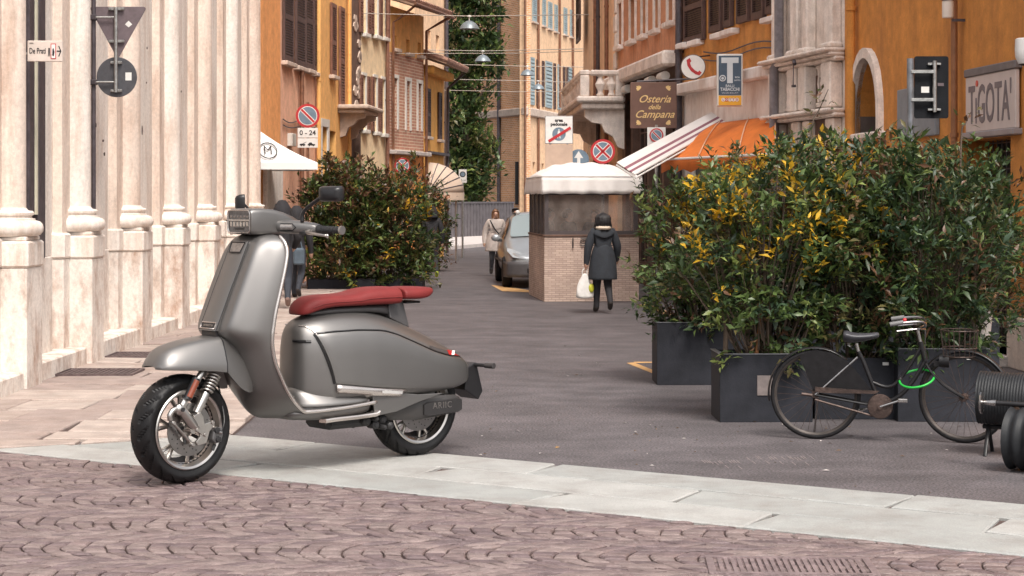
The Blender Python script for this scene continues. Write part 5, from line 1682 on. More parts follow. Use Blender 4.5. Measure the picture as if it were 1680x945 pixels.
mk = [LG1, LG2, LG3, LBR, LOL, LYE, LBG, LPK]
def yellow_top(zlo, k):
    def f(p, rs):
        return 5 if rs.uniform() < k*max(0, min(1, (p[2]-zlo)/.35)) and p[1] < .15 else (7 if rs.uniform() < .012 else -1)
    return f
# front row: yellow tinged shrubs
def on(pb, w, dx=0.0, dy=.26, z=.0):
    return (pb.location.x + w/2 + dx, pb.location.y + dy, z)
GS = 'shrubs in the planter boxes'
shrub('planter_shrub', 'yellow flecked leafy shrub rising from the planter box with the beige plate', 'shrub', on(PB1,w1,.02,.26,.45), (1.22,.9,1.58), 9500, mk, (5,4,2,.8,1.2,.0,1.5,0), .085, 21, yellow_top(.55,.38), trunk=.12, group=GS, sprigs=300, stem_m=M_BAR2, stems=5)
shrub('planter_shrub', 'green shrub with yellow clusters behind the bicycle saddle', 'shrub', on(PB2,w2_,-.02,.26,.42), (1.15,.9,1.62), 9000, mk, (5,4,1.4,.8,1,.0,2,0), .085, 22, yellow_top(.5,.26), trunk=.06, group=GS, sprigs=290, stems=5)
shrub('planter_shrub', 'dark green long leaved shrub behind the bicycle handlebar', 'shrub', on(PB3,w3,-.03,.26,.45), (1.10,.9,1.62), 9000, mk, (7,4,.6,1.2,.8,.0,3,.05), .10, 23, None, trunk=.02, group=GS, sprigs=290, stems=5, aspect=.28)
# back row
shrub('planter_shrub', 'yellow leaved shrub at the left end of the hedge by the kiosk', 'shrub', on(PB4,w4,.04,.26,.5), (1.02,.9,1.50), 8200, mk, (5,4,1.4,1,1.4,.0,1.5,.05), .085, 24, yellow_top(.6,.42), trunk=-.08, group=GS, sprigs=300)
shrub('planter_shrub', 'tall back row shrub with bright yellow top below the orange awning', 'shrub', on(PB5,w5,0,.26,.5), (1.2,.9,1.72), 8000, mk, (5,4,1.2,1,1.2,.0,2,0), .085, 25, yellow_top(.9,.5), trunk=-.05, group=GS, sprigs=290)
shrub('planter_shrub', 'dark back row shrub with bronze shoots below the arched niche', 'shrub', on(PB6,w6,0,.26,.5), (1.2,.9,1.72), 8000, mk, (6,4,.6,2.4,1,.0,2,0), .09, 26, None, trunk=-.05, group=GS, sprigs=290)
shrub('planter_shrub', 'dark green shrub at the right end of the hedge below the TIGOTA sign', 'shrub', on(PB7,w7,.02,.26,.5), (1.05,.9,1.74), 8000, mk, (7,5,.8,1,.8,.0,3,0), .085, 27, None, trunk=-.05, group=GS, sprigs=280)
# orange stake in the front box
q = P(1238, 575, d1+.2); t_ = P(1250, 480, d1+.28)
o = MB().tube([(q.x,q.y,.40), ((q.x+t_.x)/2+.01,(q.y+t_.y)/2,(.45+t_.z)/2), t_], [.017,.016,.012], 8).build('plant_stake', M_BRO, smooth=40)
tag(o, 'thin orange brown stake in the planter box with the beige plate', 'stake')
# thin twig sticking out above the hedge with small leaves
def sprig(u, v, d, h, label, seed, n=34, leaf=.07):
    b = P(u, v, d); rs = np.random.RandomState(seed)
    r = empty('tall_shoot', b, 0, label, 'shoot', 'bare shoots above the hedge')
    mb = MB(); pts_ = []
    top = Vector((h*.35, 0, h))
    ax = spline([(0,0,-.5), (h*.05,0,h*.3), (h*.2,.02,h*.65), top], 5)
    MB().tube(ax, [.012-.0006*i for i in range(len(ax))], 5).build('stem', M_BAR2, r)
    pos, nr = [], []
    for k in range(n):
        t = rs.uniform(.35,1); p = ax[min(len(ax)-1, int(t*len(ax)))]
        a = rs.uniform(0,6.28); sd = np.array([math.cos(a), math.sin(a), .3])
        pos.append(np.array(p)+sd*rs.uniform(.02,.16)); nr.append(sd)
    me = leaves_mesh('foliage', [LOL, LG2, LBR], np.array(pos), np.array(nr), leaf, rs.choice(3,n), seed)
    o = bpy.data.objects.new('foliage', me); COL.objects.link(o); o.parent = r; o['kind'] = 'stuff'
sprig(1328, 235, 17.6, .52, 'leafy shoot standing up in front of the baroque stone front', 3)
sprig(1575, 235, 17.6, .30, 'short leafy shoot rising beside the dark sign back', 4, 18)

# ---------------- left hedge
d = 36.0
gl = [LG1, LG2, LG3, LBR, LOL, LYE]
def lft(p, rs):
    return 3 if rs.uniform() < .35*max(0,(p[2]-1.2)) else (5 if rs.uniform() < .02 else -1)
shrub('hedge_shrub', 'bronze and green photinia shrub, left half of the hedge behind the scooter', 'shrub', (X(563,d),d,.12), (1.5,1.4,2.18), 9500, gl, (4,3.5,2.0,1.7,2.4,.25), .14, 31, lft, trunk=-.1, group='shrubs of the hedge behind the scooter', sprigs=380, shape=3.4)
shrub('hedge_shrub', 'bronze and green photinia shrub, right half of the hedge behind the scooter seat', 'shrub', (X(640,d),d+.2,.12), (1.5,1.4,2.0), 9500, gl, (4.5,3.5,2.0,1.6,2.4,.2), .14, 32, lft, trunk=-.1, group='shrubs of the hedge behind the scooter', sprigs=380, shape=3.2)
shrub('hedge_shrub', 'small bronze shrub beyond the hedge near the shell awning', 'shrub', (X(710,45),45,.0), (.7,.9,1.75), 3000, gl, (4,3,.6,4,2,0), .12, 33, lft, trunk=.05, sprigs=130)
for u in (563, 640):
    o = empty('hedge_planter', (X(u,d),d+(.2 if u > 600 else 0),0), 0, 'dark trough under the '+('left' if u < 600 else 'right')+' half of the photinia hedge', 'planter', 'troughs of the photinia hedge')
    MB().box(-.66,.66,-.42,.42,0,.22,b=.012).build('trough', M_PLT, o)
    MB().box(-.62,.62,-.38,.38,.221,.23).build('soil', M_SOI, o)

# ---------------- magnolia at the far corner
d = 86.0; s = d/FPX
tr_ = empty('magnolia_tree', (X(765,d),d,0), 0, 'tall dark evergreen magnolia behind the board fence at the street end', 'tree')
rs = np.random.RandomState(8)
cl, pos, nrm, mi = [], [], [], []
blobs = [(752,-30,48),(790,-30,40),(748,30,40),(785,45,34),(752,85,42),(792,98,26),(745,130,40),(782,140,26),(748,180,44),(780,190,18),(750,225,42),(782,235,30),(752,270,42),(780,285,28),(748,310,36),(775,318,26),(806,78,20),(815,106,16),(803,20,20),(802,252,18),(796,168,12),(808,285,12)]
for (u, v, rp) in blobs:
    c0 = np.array(P(u,v,d))-np.array([X(765,d),d,0]); rr = rp*s
    for k in range(int(70*(rp/40)**2)):
        q = rs.normal(0,1,3); q /= np.linalg.norm(q); q *= rs.uniform(.45,1.08)
        cc = c0 + q*rr*np.array([1,1.2,1]); n0 = q/np.linalg.norm(q) + np.array([0,0,.5])
        per = 14
        b_ = rs.choice(4, p=[.5,.28,.12,.10])
        pos.append(cc + rs.normal(0,.16,(per,3))); nrm.append(np.tile(n0,(per,1))+rs.normal(0,.5,(per,3))); mi.append(np.where(rs.uniform(0,1,per)<.7, b_, rs.choice(4,per)))
pos, nrm, mi = np.concatenate(pos), np.concatenate(nrm), np.concatenate(mi)
me = leaves_mesh('crown', [LG1, LG2, LG3, LOL], pos, nrm, .34, mi, 5, .42)
o = bpy.data.objects.new('crown', me); COL.objects.link(o); o.parent = tr_; o['kind'] = 'stuff'
MB().tube([(0,0,0),(.1,0,4),(-.1,.1,8),(0,0,12)], [.35,.28,.2,.1], 10).build('trunk', M_BAR2, tr_, smooth=40)
for k in range(14):
    z_ = 2.5+.7*k; a_ = k*2.4
    MB().tube([(0,0,z_),(math.cos(a_)*.7,math.sin(a_)*.7,z_+.5),(math.cos(a_)*1.2,math.sin(a_)*1.2,z_+1.1)], [.09,.06,.03], 6).build('limb', M_BAR2, tr_, smooth=40)
# ================================================================ parked car
M_CAR = mat('silver_paint', (.34,.355,.37), .32, metal=.35, var=.04, scale=3, coat=.6)
M_CGL = mat('car_glass', (.26,.31,.32), .06, var=0, spec=.9)
M_CGD = mat('car_side_glass', (.03,.033,.036), .06, var=0, spec=.9)
M_CBK = mat('car_black_plastic', (.028,.026,.028), .55, var=.1)
M_TYR = mat('tyre_rubber', (.013,.012,.013), .75, spec=.25, var=.25, scale=14, bump=.2)
M_ALU = mat('alloy', (.50,.50,.50), .3, metal=.9, var=.08)
M_LMPG = mat('headlamp_glass', (.55,.56,.56), .1, var=.1, scale=20, metal=.5)
ca = R(3.5)
car = empty('parked_car', (.74, 36.4, 0), -PI/2+ca, 'silver hatchback with dark bumper parked behind the kiosk', 'car')
# stations from the nose (x=0) back; local x forward
ST = [ # x, half width, z bottom, z shoulder, z top, half width top
 (-.00,.50,.42,.56,.60,.42),(-.10,.74,.24,.62,.68,.58),(-.35,.84,.20,.70,.78,.66),(-.75,.865,.20,.80,.885,.70),(-1.10,.87,.20,.86,.95,.72),
 (-1.32,.87,.20,.89,1.06,.70),(-1.65,.87,.20,.92,1.28,.66),(-2.0,.87,.20,.93,1.44,.62),(-2.45,.87,.20,.94,1.51,.60),(-3.0,.87,.20,.95,1.50,.59),(-3.5,.86,.22,.96,1.44,.58),(-3.9,.84,.26,.96,1.25,.60),(-4.15,.78,.34,.93,1.02,.60),(-4.22,.66,.44,.84,.90,.5)]
def car_half(st):
    x,w,zb,zs,zt,wt = st
    return [(x,0,zb),(x,-w*.80,zb),(x,-w*.97,zb+.10),(x,-w,zb+(zs-zb)*.45),(x,-w*.985,zs-.08),(x,-w*.95,zs),(x,-(w*.93+wt)/2-.01,zs+(zt-zs)*.5),(x,-wt,zt-.045*min(1,(zt-zs)*3)),(x,-wt*.75,zt),(x,0,zt+.02)]
rings = []
for st in ST:
    h_ = car_half(st)
    rings.append(h_ + [(p[0],-p[1],p[2]) for p in reversed(h_[1:-1])])
mb = MB(); mb.ring_loft(rings)
mb.build('body', M_CAR, car, smooth=True, sub=2)
def car_patch(name, m, i0, i1, j0, j1, off=.012, sub=2, ins=(.06,.06)):
    """a panel lying on the body between stations i0..i1 and ring points j0..j1"""
    for sgn in (1,-1):
        rows_ = []
        for i in range(i0, i1+1):
            r_ = car_half(ST[i])
            rows_.append([Vector((r_[j][0], r_[j][1]*sgn, r_[j][2])) for j in range(j0, j1+1)])
        yield sgn, rows_
# windscreen (both halves joined)
rows_ = []
for i in range(5, 8):
    h_ = [Vector(p) for p in car_half(ST[i])]
    line = [h_[7]*1.0, h_[8], h_[9], Vector((h_[8].x,-h_[8].y,h_[8].z)), Vector((h_[7].x,-h_[7].y,h_[7].z))]
    rows_.append([p + Vector((.020,0,.022)) for p in line])
h4 = [Vector(p) for p in car_half(ST[4])]
rows_.insert(0, [Vector((p.x,p.y,p.z))+Vector((.02,0,.022)) for p in (h4[7].lerp(Vector(car_half(ST[5])[7]),.4), h4[8].lerp(Vector(car_half(ST[5])[8]),.4), h4[9].lerp(Vector(car_half(ST[5])[9]),.4), (lambda q: Vector((q.x,-q.y,q.z)))(h4[8].lerp(Vector(car_half(ST[5])[8]),.4)), (lambda q: Vector((q.x,-q.y,q.z)))(h4[7].lerp(Vector(car_half(ST[5])[7]),.4)))])
mb = MB(); mb.ring_loft(rows_, closed=False); mb.build('windscreen', M_CGL, car, smooth=True, sub=1)
for sgn in (1,-1):
    for (x0, x1, nm) in ((-1.55,-2.42,'front'),(-2.50,-3.55,'rear')):
        def side(x, t):
            for a_, b_ in zip(ST[:-1], ST[1:]):
                if b_[0] <= x <= a_[0]:
                    k = (a_[0]-x)/(a_[0]-b_[0]); pa_ = car_half(a_); pb_ = car_half(b_)
                    q0_ = Vector(pa_[5]).lerp(Vector(pb_[5]),k); q1_ = Vector(pa_[7]).lerp(Vector(pb_[7]),k)
                    q = q0_.lerp(q1_, t); q.y -= .025; return Vector((q.x, q.y*sgn, q.z))
        rows_ = []
        for i in range(5):
            x = x0+(x1-x0)*i/4
            rows_.append([side(x, t) for t in (.10,.5,.86)])
        if nm == 'front':
            rows_[0][2] = rows_[0][1].copy()
        mb = MB(); mb.ring_loft(rows_, closed=False); mb.build('side_window', M_CGD, car)
    # headlamp
    pts = [(-.05,-.44,.58),(-.10,-.70,.62),(-.40,-.80,.74),(-.48,-.79,.80),(-.30,-.66,.76),(-.10,-.42,.65)]
    mb = MB(); mb.ring_loft([[(x+.03,y*sgn*1.0-.02*sgn,z+.0) for x,y,z in pts],[(x-.10,y*sgn*.9,z-.03) for x,y,z in pts]])
    mb.build('headlight', M_LMPG, car, smooth=40)
    # wheels
    for wx in (-.72, -3.32):
        w_ = empty('wheel', (wx, sgn*-.80, .31), 0); w_.parent = car
        MB().lathe([(.20,-.09),(.285,-.095),(.31,-.06),(.31,.06),(.285,.095),(.20,.09)], 28, 'Y').build('tyre', M_TYR, w_, smooth=40)
        MB().lathe([(.001,-.05),(.05,-.06),(.07,-.04),(.18,-.055),(.205,-.09),(.205,.09),(.001,.09)], 28, 'Y').build('rim', M_ALU, w_, smooth=40)
    # mirror
    MB().sphere((-1.45,-sgn*.985,.98), .10, 12, 8, sc=(.55,1.0,.75)).build('wing_mirror', M_CAR, car, smooth=True)
    MB().box(-1.50,-1.42,-sgn*.86,-sgn*.96,.90,.95).build('mirror_arm', M_CBK, car)
    MB().tube([(-.30,-sgn*.868,.50),(-3.7,-sgn*.885,.50)], .022, 6).build('rub_strip', M_CBK, car)
# bumper, grille, plate
b0 = [(.02,-.50,.28),(-.06,-.76,.28),(-.34,-.865,.28),(-.34,-.865,.53),(-.06,-.765,.53),(.035,-.50,.52)]
rows_ = [[(-.36,y,z) if False else (x,y,z) for (x,y,z) in ((-.36,-.868,zz_),(-.08,-.775,zz_),(.03,-.52,zz_),(.05,0,zz_),(.03,.52,zz_),(-.08,.775,zz_),(-.36,.868,zz_))] for zz_ in (.22,.30,.46,.53)]
mb = MB(); mb.ring_loft(rows_, closed=False)
o = mb.build('bumper', mat('bumper_grey',(.085,.08,.085),.45,var=.08), car, smooth=True); q = o.modifiers.new('solid','SOLIDIFY'); q.thickness = .03; q.offset = 1
MB().box(.03,.075,-.45,.45,.30,.42,b=.02).build('lower_grille', M_BLK, car)
MB().box(.06,.085,-.26,.26,.43,.53,b=.004).build('number_plate', M_WHT, car)
MB().box(-.01,.05,-.30,.30,.56,.62,b=.015).build('grille', M_BLK, car)
MB().tube([(-2.0,-.55,1.47),(-3.4,-.52,1.49)], .018, 6).build('roof_rail', M_CBK, car)
MB().tube([(-2.0,.55,1.47),(-3.4,.52,1.49)], .018, 6).build('roof_rail', M_CBK, car)
MB().sphere((-2.0,-.5,1.50), .05, 8, 6).build('roof_light', M_WHT, car, smooth=True)

# ================================================================ people
M_SKIN = mat('skin', (.46,.27,.19), .55, var=.06, scale=10)
def cloth(name, c, r=.85): return mat('cloth_'+name, c, r, var=.18, scale=7, bump=.35, bscale=14)
def person(label, loc, rz, H=1.68, top='black', legs='navy', shoes='shoe', coat_r=1.0, coat_to=None, arms=None, stride=.0, hair=None, group=None, lean=0.0, sit=False, hands=True, hood=None):
    """one continuous body grown over a skeleton; faces -y at rotation 0"""
    J, E, RD = [], [], []
    def v(x, y, z, r, tag_): J.append((x*H,y*H,z*H)); RD.append((r*H, r*H)); return len(J)-1
    bones = []
    def bone(a, b, tag_): E.append((a,b)); bones.append((a,b,tag_))
    k = coat_r
    pel = v(0,lean*.0,.53,.075*k,'top'); sp = v(0,-.005+lean*.25,.63,.070*k,'top'); ch = v(0,lean*.6,.755,.082*k,'top'); nb = v(0,lean+.006,.835,.045,'top'); nk = v(0,lean-.002,.866,.033,'skin'); hd = v(0,lean-.010,.915,.052,'skin'); ht = v(0,lean-.002,.965,.043,'skin')
    bone(pel,sp,0); bone(sp,ch,0); bone(ch,nb,0); bone(nb,nk,3); bone(nk,hd,3); bone(hd,ht,3)
    nose = v(0,lean-.064,.912,.010,'skin'); bone(hd,nose,3)
    arms = arms or {}
    hand_at = {}
    for s_, nm in ((-1,'r'),(1,'l')):
        ex, ey, ez, wx, wy, wz = arms.get(nm, (.145,.02,.655,.150,-.02,.50))
        sh = v(s_*.098,lean*.8,.812,.045*k,'top'); el = v(s_*ex,lean*.5+ey,ez,.036*k,'top'); wr = v(s_*wx,wy,wz,.026*k,'top')
        dv = Vector((wx-ex, wy-ey, wz-ez)).normalized()
        hn = v(s_*(wx+dv.x*.035), wy+dv.y*.035, wz+dv.z*.035, .021,'skin')
        bone(ch,sh,0); bone(sh,el,0); bone(el,wr,0); bone(wr,hn,3)
        hand_at[nm] = Vector(J[hn])
        if hands:
            for f_ in range(4):
                q_ = v(s_*(wx+dv.x*.07), wy+dv.y*.07+(f_-1.5)*.012, wz+dv.z*(.068-.004*abs(f_-1)), .006,'skin'); bone(hn,q_,3)
            q_ = v(s_*(wx+dv.x*.045), wy-.030, wz+dv.z*.045, .007,'skin'); bone(hn,q_,3)
        st = stride*(1 if nm == 'l' else -1)
        hp = v(s_*.05,0,.50,.062*min(k,1.1),'legs')
        if sit:
            kn = v(s_*.07,-.26,.50,.045,'legs'); an = v(s_*.07,-.27,.26,.03,'shoe'); to = v(s_*.07,-.34,.235,.026,'shoe')
        else:
            ky = -st*.55-.012; ay = -st*1.05+ (.03 if st < 0 else 0)
            lift = .055 if st < -.05 else 0
            kn = v(s_*.052,ky-(.03 if st < -.05 else 0),.285,.043,'legs'); an = v(s_*.052,ay+(.05 if lift else 0),.055+lift,.029,'legs')
            to = v(s_*.058,ay-.075+(.05 if lift else 0),.022+(lift*.35 if lift else 0),.027,'shoe'); he = v(s_*.052,ay+.022+(.05 if lift else 0),.026+lift*1.15,.029,'shoe')
            bone(an,he,2)
        bone(pel,hp,1); bone(hp,kn,1); bone(kn,an,1); bone(an,to,2)
    me = bpy.data.meshes.new('body'); me.from_pydata(J, E, [])
    ob = bpy.data.objects.new('person_tmp', me); COL.objects.link(ob)
    bm = bmesh.new(); bm.from_mesh(me); lay = bm.verts.layers.skin.verify()
    bm.verts.ensure_lookup_table()
    for i, q in enumerate(bm.verts):
        q[lay].radius = RD[i]; q[lay].use_root = (i == pel)
    bm.to_mesh(me); bm.free()
    md = ob.modifiers.new('skin','SKIN'); md.use_smooth_shade = True; md.branch_smoothing = .3
    m2 = ob.modifiers.new('sub','SUBSURF'); m2.levels = 2; m2.render_levels = 2
    dg = bpy.context.evaluated_depsgraph_get()
    mesh = bpy.data.meshes.new_from_object(ob.evaluated_get(dg))
    bpy.data.objects.remove(ob)
    mesh.materials.clear()
    for m in (MATS['cloth_'+top], MATS['cloth_'+legs], MATS['cloth_'+shoes], M_SKIN): mesh.materials.append(m)
    nP = len(mesh.polygons); cen = np.zeros(nP*3); mesh.polygons.foreach_get('center', cen); cen = cen.reshape(-1,3)
    best = np.full(nP, 1e9); bi = np.zeros(nP, np.int32)
    for a, b, t_ in bones:
        A_, B_ = np.array(J[a]), np.array(J[b]); ab = B_-A_
        t = np.clip(((cen-A_)@ab)/max(ab@ab,1e-9),0,1)
        dd = np.linalg.norm(cen-(A_+t[:,None]*ab),axis=1) - .6*(RD[a][0]*(1-t)+RD[b][0]*t)
        w_ = dd < best; best[w_] = dd[w_]; bi[w_] = t_
    mesh.polygons.foreach_set('material_index', bi); mesh.update()
    root = empty('person', loc, rz, label, 'person', group)
    o = bpy.data.objects.new('body', mesh); COL.objects.link(o); o.parent = root
    cm = MATS['cloth_'+top]
    if coat_to:
        prof = [(.68,.066*k,.056*k),(.63,.088*k,.074*k),(.57,.101*k,.083*k),(.50,.112*k,.092*k),(coat_to+.04,.120*k,.100*k),(coat_to,.122*k,.102*k)]
        rings = []
        for z_, a_, b_ in prof:
            rings.append([(a_*H*math.cos(t)*(1+.03*math.sin(t*5+z_*9)), (b_*H*math.sin(t)*(1+.03*math.sin(t*7)))+lean*.2*H*(z_-.5), z_*H) for t in [i*2*PI/20 for i in range(20)]])
        mb = MB(); mb.ring_loft(rings, (False,False)); c_ = mb.build('coat_skirt', cm, root, smooth=True, sub=1)
        q = c_.modifiers.new('solid','SOLIDIFY'); q.thickness = .012
    yo = lean*H
    if hair:
        m_, long_ = hair
        mb = MB()
        rings = []
        for i in range(9):
            ph_ = PI*.5*(1-i/8*1.0) if i < 5 else None
            a_ = i/8
            z_ = 1.0 - a_*(.115+long_)
            r_ = .062*math.sin(min(1,a_*2.2+.12)*PI/2)*(1+.08*a_) if a_ < .8 else .062*(1+.1*a_)*(1.15-.2*a_)
            row = []
            for t in [j*2*PI/16 for j in range(16)]:
                cy = math.sin(t); cx_ = math.cos(t)
                front = cy < -.2 and a_ > .28
                rr = r_*(.55 if front else 1)
                row.append((cx_*rr*H*(.94 if not front else .9), (cy*r_*(.45 if front else 1.05)+.008)*H+yo-.004*H, z_*H))
            rings.append(row)
        mb.ring_loft(rings, (True,True)); mb.build('hair', m_, root, smooth=True, sub=1)
    if hood:
        rings = []
        for i in range(8):
            a_ = i/7; z_ = 1.008-.175*a_; r_ = (.03+.055*math.sin(min(1,a_*1.7)*PI/2))*(1+.25*max(0,a_-.6))
            rings.append([((math.cos(t)*r_)*H, (math.sin(t)*r_*1.12*(.55 if math.sin(t) < -.3 and a_ > .3 else 1)+.010)*H+yo, z_*H) for t in [j*2*PI/16 for j in range(16)]])
        mb = MB(); mb.ring_loft(rings, (True,True)); mb.build('hood', MATS['cloth_'+hood], root, smooth=True, sub=1)
    return root, {k2: Vector(loc) + Matrix.Rotation(rz,3,'Z') @ p_ for k2, p_ in hand_at.items()}
for nm, c in (('black',(.020,.019,.022)),('navy',(.028,.033,.045)),('slate',(.022,.026,.033)),('puffer',(.46,.40,.365)),('jeans',(.10,.105,.115)),('darkjean',(.030,.034,.045)),('shoe',(.028,.022,.02)),('cream',(.52,.43,.34)),('neon',(.42,.48,.06)),('sneaker',(.20,.13,.11)),('lightblue',(.085,.115,.145)),('brown',(.10,.07,.06)),('grey',(.10,.095,.10))):
    cloth(nm, c)
M_HBLK = mat('hair_black', (.014,.012,.013), .5, var=.2, scale=30, bump=.4, bscale=60)
M_HBRN = mat('hair_brown', (.16,.075,.035), .5, var=.25, scale=30, bump=.4, bscale=60)

# woman with the plastic bag, seen from behind
g = G(989, 514); rzA = PI+R(8)
pA, hA_ = person('woman in a long slate blue coat walking away with a white bag beside the kiosk', g, rzA, 1.58, 'slate','black','shoe', 1.22, .335, arms={'l':(.150,.015,.655,.165,.0,.495),'r':(.150,.0,.66,.150,-.07,.53)}, stride=.055, hair=(M_HBLK,.045))
pA['label'] = 'person in a long slate blue coat walking away beside the kiosk'
mb = MB(); mb.torus(.105,.035,20,8,'Z',(0,.02,1.335),None); mb.build('hood_collar', MATS['cloth_cream'], pA, smooth=True)
mb = MB()
rings = [[((.05+.085*math.sin(PI*a_))*math.cos(t)*1.35, .06+.05*math.sin(t)+.05*a_, 1.34-.17*a_+.01*math.sin(3*t)) for t in [j*2*PI/14 for j in range(14)]] for a_ in (0,.25,.5,.75,1)]
mb.ring_loft(rings); mb.build('hood', MATS['cloth_slate'], pA, smooth=True, sub=1)
mb = MB(); mb.torus(.075,.042,18,8,'Z',(0,.005,1.385),None); mb.build('scarf', MATS['cloth_black'], pA, smooth=True)
rnd = random.Random(5); mb = MB()
for k in range(110):
    a_ = rnd.uniform(-.35,PI+.35); r0 = rnd.uniform(.03,.085); L_ = rnd.uniform(.12,.24)
    c0 = Vector((r0*math.cos(a_)*.95, .02+r0*math.sin(a_), 1.575-r0*.55)); c1 = Vector((math.cos(a_)*.105+rnd.gauss(0,.008), .02+math.sin(a_)*.105, 1.49)); c2 = Vector((math.cos(a_)*.112+rnd.gauss(0,.02), .02+math.sin(a_)*.115+rnd.gauss(0,.012), 1.49-L_))
    mb.tube([c0, c0.lerp(c1,.55)+Vector((0,0,.012)), c1, c2], [.010,.016,.017,.004], 5)
mb.build('loose_hair', M_HBLK, pA, smooth=True)
# plastic bag in the left hand (image left)
hp = hA_['l'] if hA_['l'].x < hA_['r'].x else hA_['r']
bg_ = empty('plastic_bag', (hp.x-.02, hp.y, hp.z-.50), R(15), 'white plastic shopping bag with a yellow print held by the person in the slate coat', 'bag')
M_BAG = mat('bag_plastic', (.66,.64,.61), .35, var=.08, scale=8, bump=.5, bscale=12)
rings = []
for i in range(9):
    a_ = i/8; z_ = .40*a_; w_ = .165*(1-.78*a_**1.6)*(.85+.15*math.sin(a_*PI)) ; d_ = .085*(1-.7*a_)
    rings.append([(w_*math.cos(t)*(1+.07*math.sin(3*t+i)), d_*math.sin(t)*(1+.12*math.sin(5*t+i*1.3)), z_) for t in [j*2*PI/18 for j in range(18)]])
mb = MB(); mb.ring_loft(rings); mb.build('sack', M_BAG, bg_, smooth=True, sub=1)
for s_ in (-1,1):
    MB().tube(spline([(s_*.04,0,.36),(s_*.035,0,.44),(.02,.0,.505)],4), .008, 5).build('strap', M_BAG, bg_)
MB().sphere((.09,-.06,.17), .055, 10, 8, sc=(.8,.5,1.3)).build('print', mat('bag_yellow',(.50,.50,.04),.4,var=.1), bg_, smooth=True)

# woman in the pale puffer coat, walking towards the camera
g = G(813, 454)
pB, _ = person('person in a pale quilted coat with a dark shoulder strap walking towards the camera by the car', g, R(6), 1.56, 'puffer','jeans','shoe', 1.28, .375, arms={'l':(.150,-.01,.66,.150,-.085,.53),'r':(.155,.03,.655,.165,.0,.50)}, stride=.06, hair=(M_HBRN,.05))
pB['label'] = 'person in a pale quilted coat walking towards the camera beside the car'
H_ = 1.56
for z_ in (.72,.665,.61,.555,.50,.44):      # quilting seams
    mb = MB(); mb.ring_loft([[(.118*H_*math.cos(t)*(1+.02*(z_<.6)), .094*H_*math.sin(t), z_*H_+dz) for t in [j*2*PI/20 for j in range(20)]] for dz in (-.012,0,.012)], (False,False))
    q = mb.build('quilt_roll', MATS['cloth_puffer'], pB, smooth=True); 
MB().tube([(-.085*H_,-.03*H_,.83*H_),(-.02*H_,-.115*H_,.70*H_),(.075*H_,-.128*H_,.58*H_)], .014, 6).build('shoulder_strap', MATS['cloth_black'], pB)
for sx_ in (-1,1):
    MB().sphere((sx_*.019*H_,-.058*H_,.922*H_), .006, 6, 5).build('eye', M_BLK, pB)
MB().sphere((0,-.055*H_,.892*H_), .012, 8, 5, sc=(1.2,.5,.4)).build('mouth', mat('lips',(.30,.09,.08),.5,var=0), pB)

# man with hood on the left and his companion
g = G(463, 508)
person('person in a black hooded jacket walking away behind the scooter handlebar', g, PI+R(6), 1.76, 'black','darkjean','sneaker', 1.15, None, stride=.13, hood='black', arms={'l':(.15,.02,.66,.11,-.08,.57),'r':(.15,.02,.66,.11,-.08,.57)}, lean=-.01)
g = Vector((X(487,32.5),32.5,0))
pD, _ = person('second dark hooded person walking just beyond the first near the hedge', g, PI-R(6), 1.66, 'black','darkjean','shoe', 1.1, None, stride=.10, hood='black')
bgd = empty('shoulder_bag', (g.x+.06, g.y-.22, .62), 0, 'pale blue shoulder bag hanging at the second hooded person', 'bag')
MB().box(-.10,.10,-.05,.05,0,.30,b=.03).build('pouch', MATS['cloth_lightblue'], bgd)
MB().tube([(-.06,0,.29),(-.02,.05,.62),(.06,0,.29)], .012, 5).build('strap', MATS['cloth_lightblue'], bgd)
# person beside the hedge
g = G(708, 459)
person('person in black with neon shoes walking away along the right side of the hedge', g, PI+R(10), 1.62, 'black','black','neon', 1.12, None, stride=.08, hood='black')
# man behind the car
g = Vector((X(846,43.5),43.5,0))
person('person with a dark cap standing behind the silver car', g, R(10), 1.57, 'navy','navy','shoe', 1.1, None, hair=(M_HBLK,-.05))
# guests seated in the booth
for i, (x_, y_, rz_, tp, lb) in enumerate(((.62,1.5,R(60),'black','seated guest on the left inside the cafe booth'),(1.05,1.1,R(-30),'grey','seated guest in grey in the middle of the cafe booth'),(.35,2.1,R(90),'navy','seated guest farthest back inside the cafe booth'))):
    w_ = kk.location + Matrix.Rotation(th,3,'Z') @ Vector((x_,y_,0)) if False else Vector(KP) + Matrix.Rotation(math.atan2(kx.y,kx.x),3,'Z') @ Vector((x_,y_,0))
    person(lb, (w_.x,w_.y,-.0), rz_, 1.62, tp, 'navy','shoe', 1.2, None, hair=((M_HBLK,M_HBRN,M_HBLK)[i],.0), sit=True, arms={'l':(.13,-.03,.68,.08,-.15,.62),'r':(.13,-.03,.68,.08,-.15,.62)})
    st_ = empty('bar_stool', (w_.x,w_.y,0), 0, 'dark stool under the '+('left','middle','farthest')[i]+' booth guest', 'stool', 'stools in the cafe booth')
    MB().lathe([(.001,.68),(.17,.68),(.18,.71),(.17,.74),(.001,.745)], 18).build('seat', M_DBR, st_, smooth=40)
    for k in range(4):
        a_ = PI/4+k*PI/2; MB().tube([(math.cos(a_)*.12,math.sin(a_)*.12,.68),(math.cos(a_)*.19,math.sin(a_)*.19,0)], .013, 6).build('leg', M_BLK, st_)
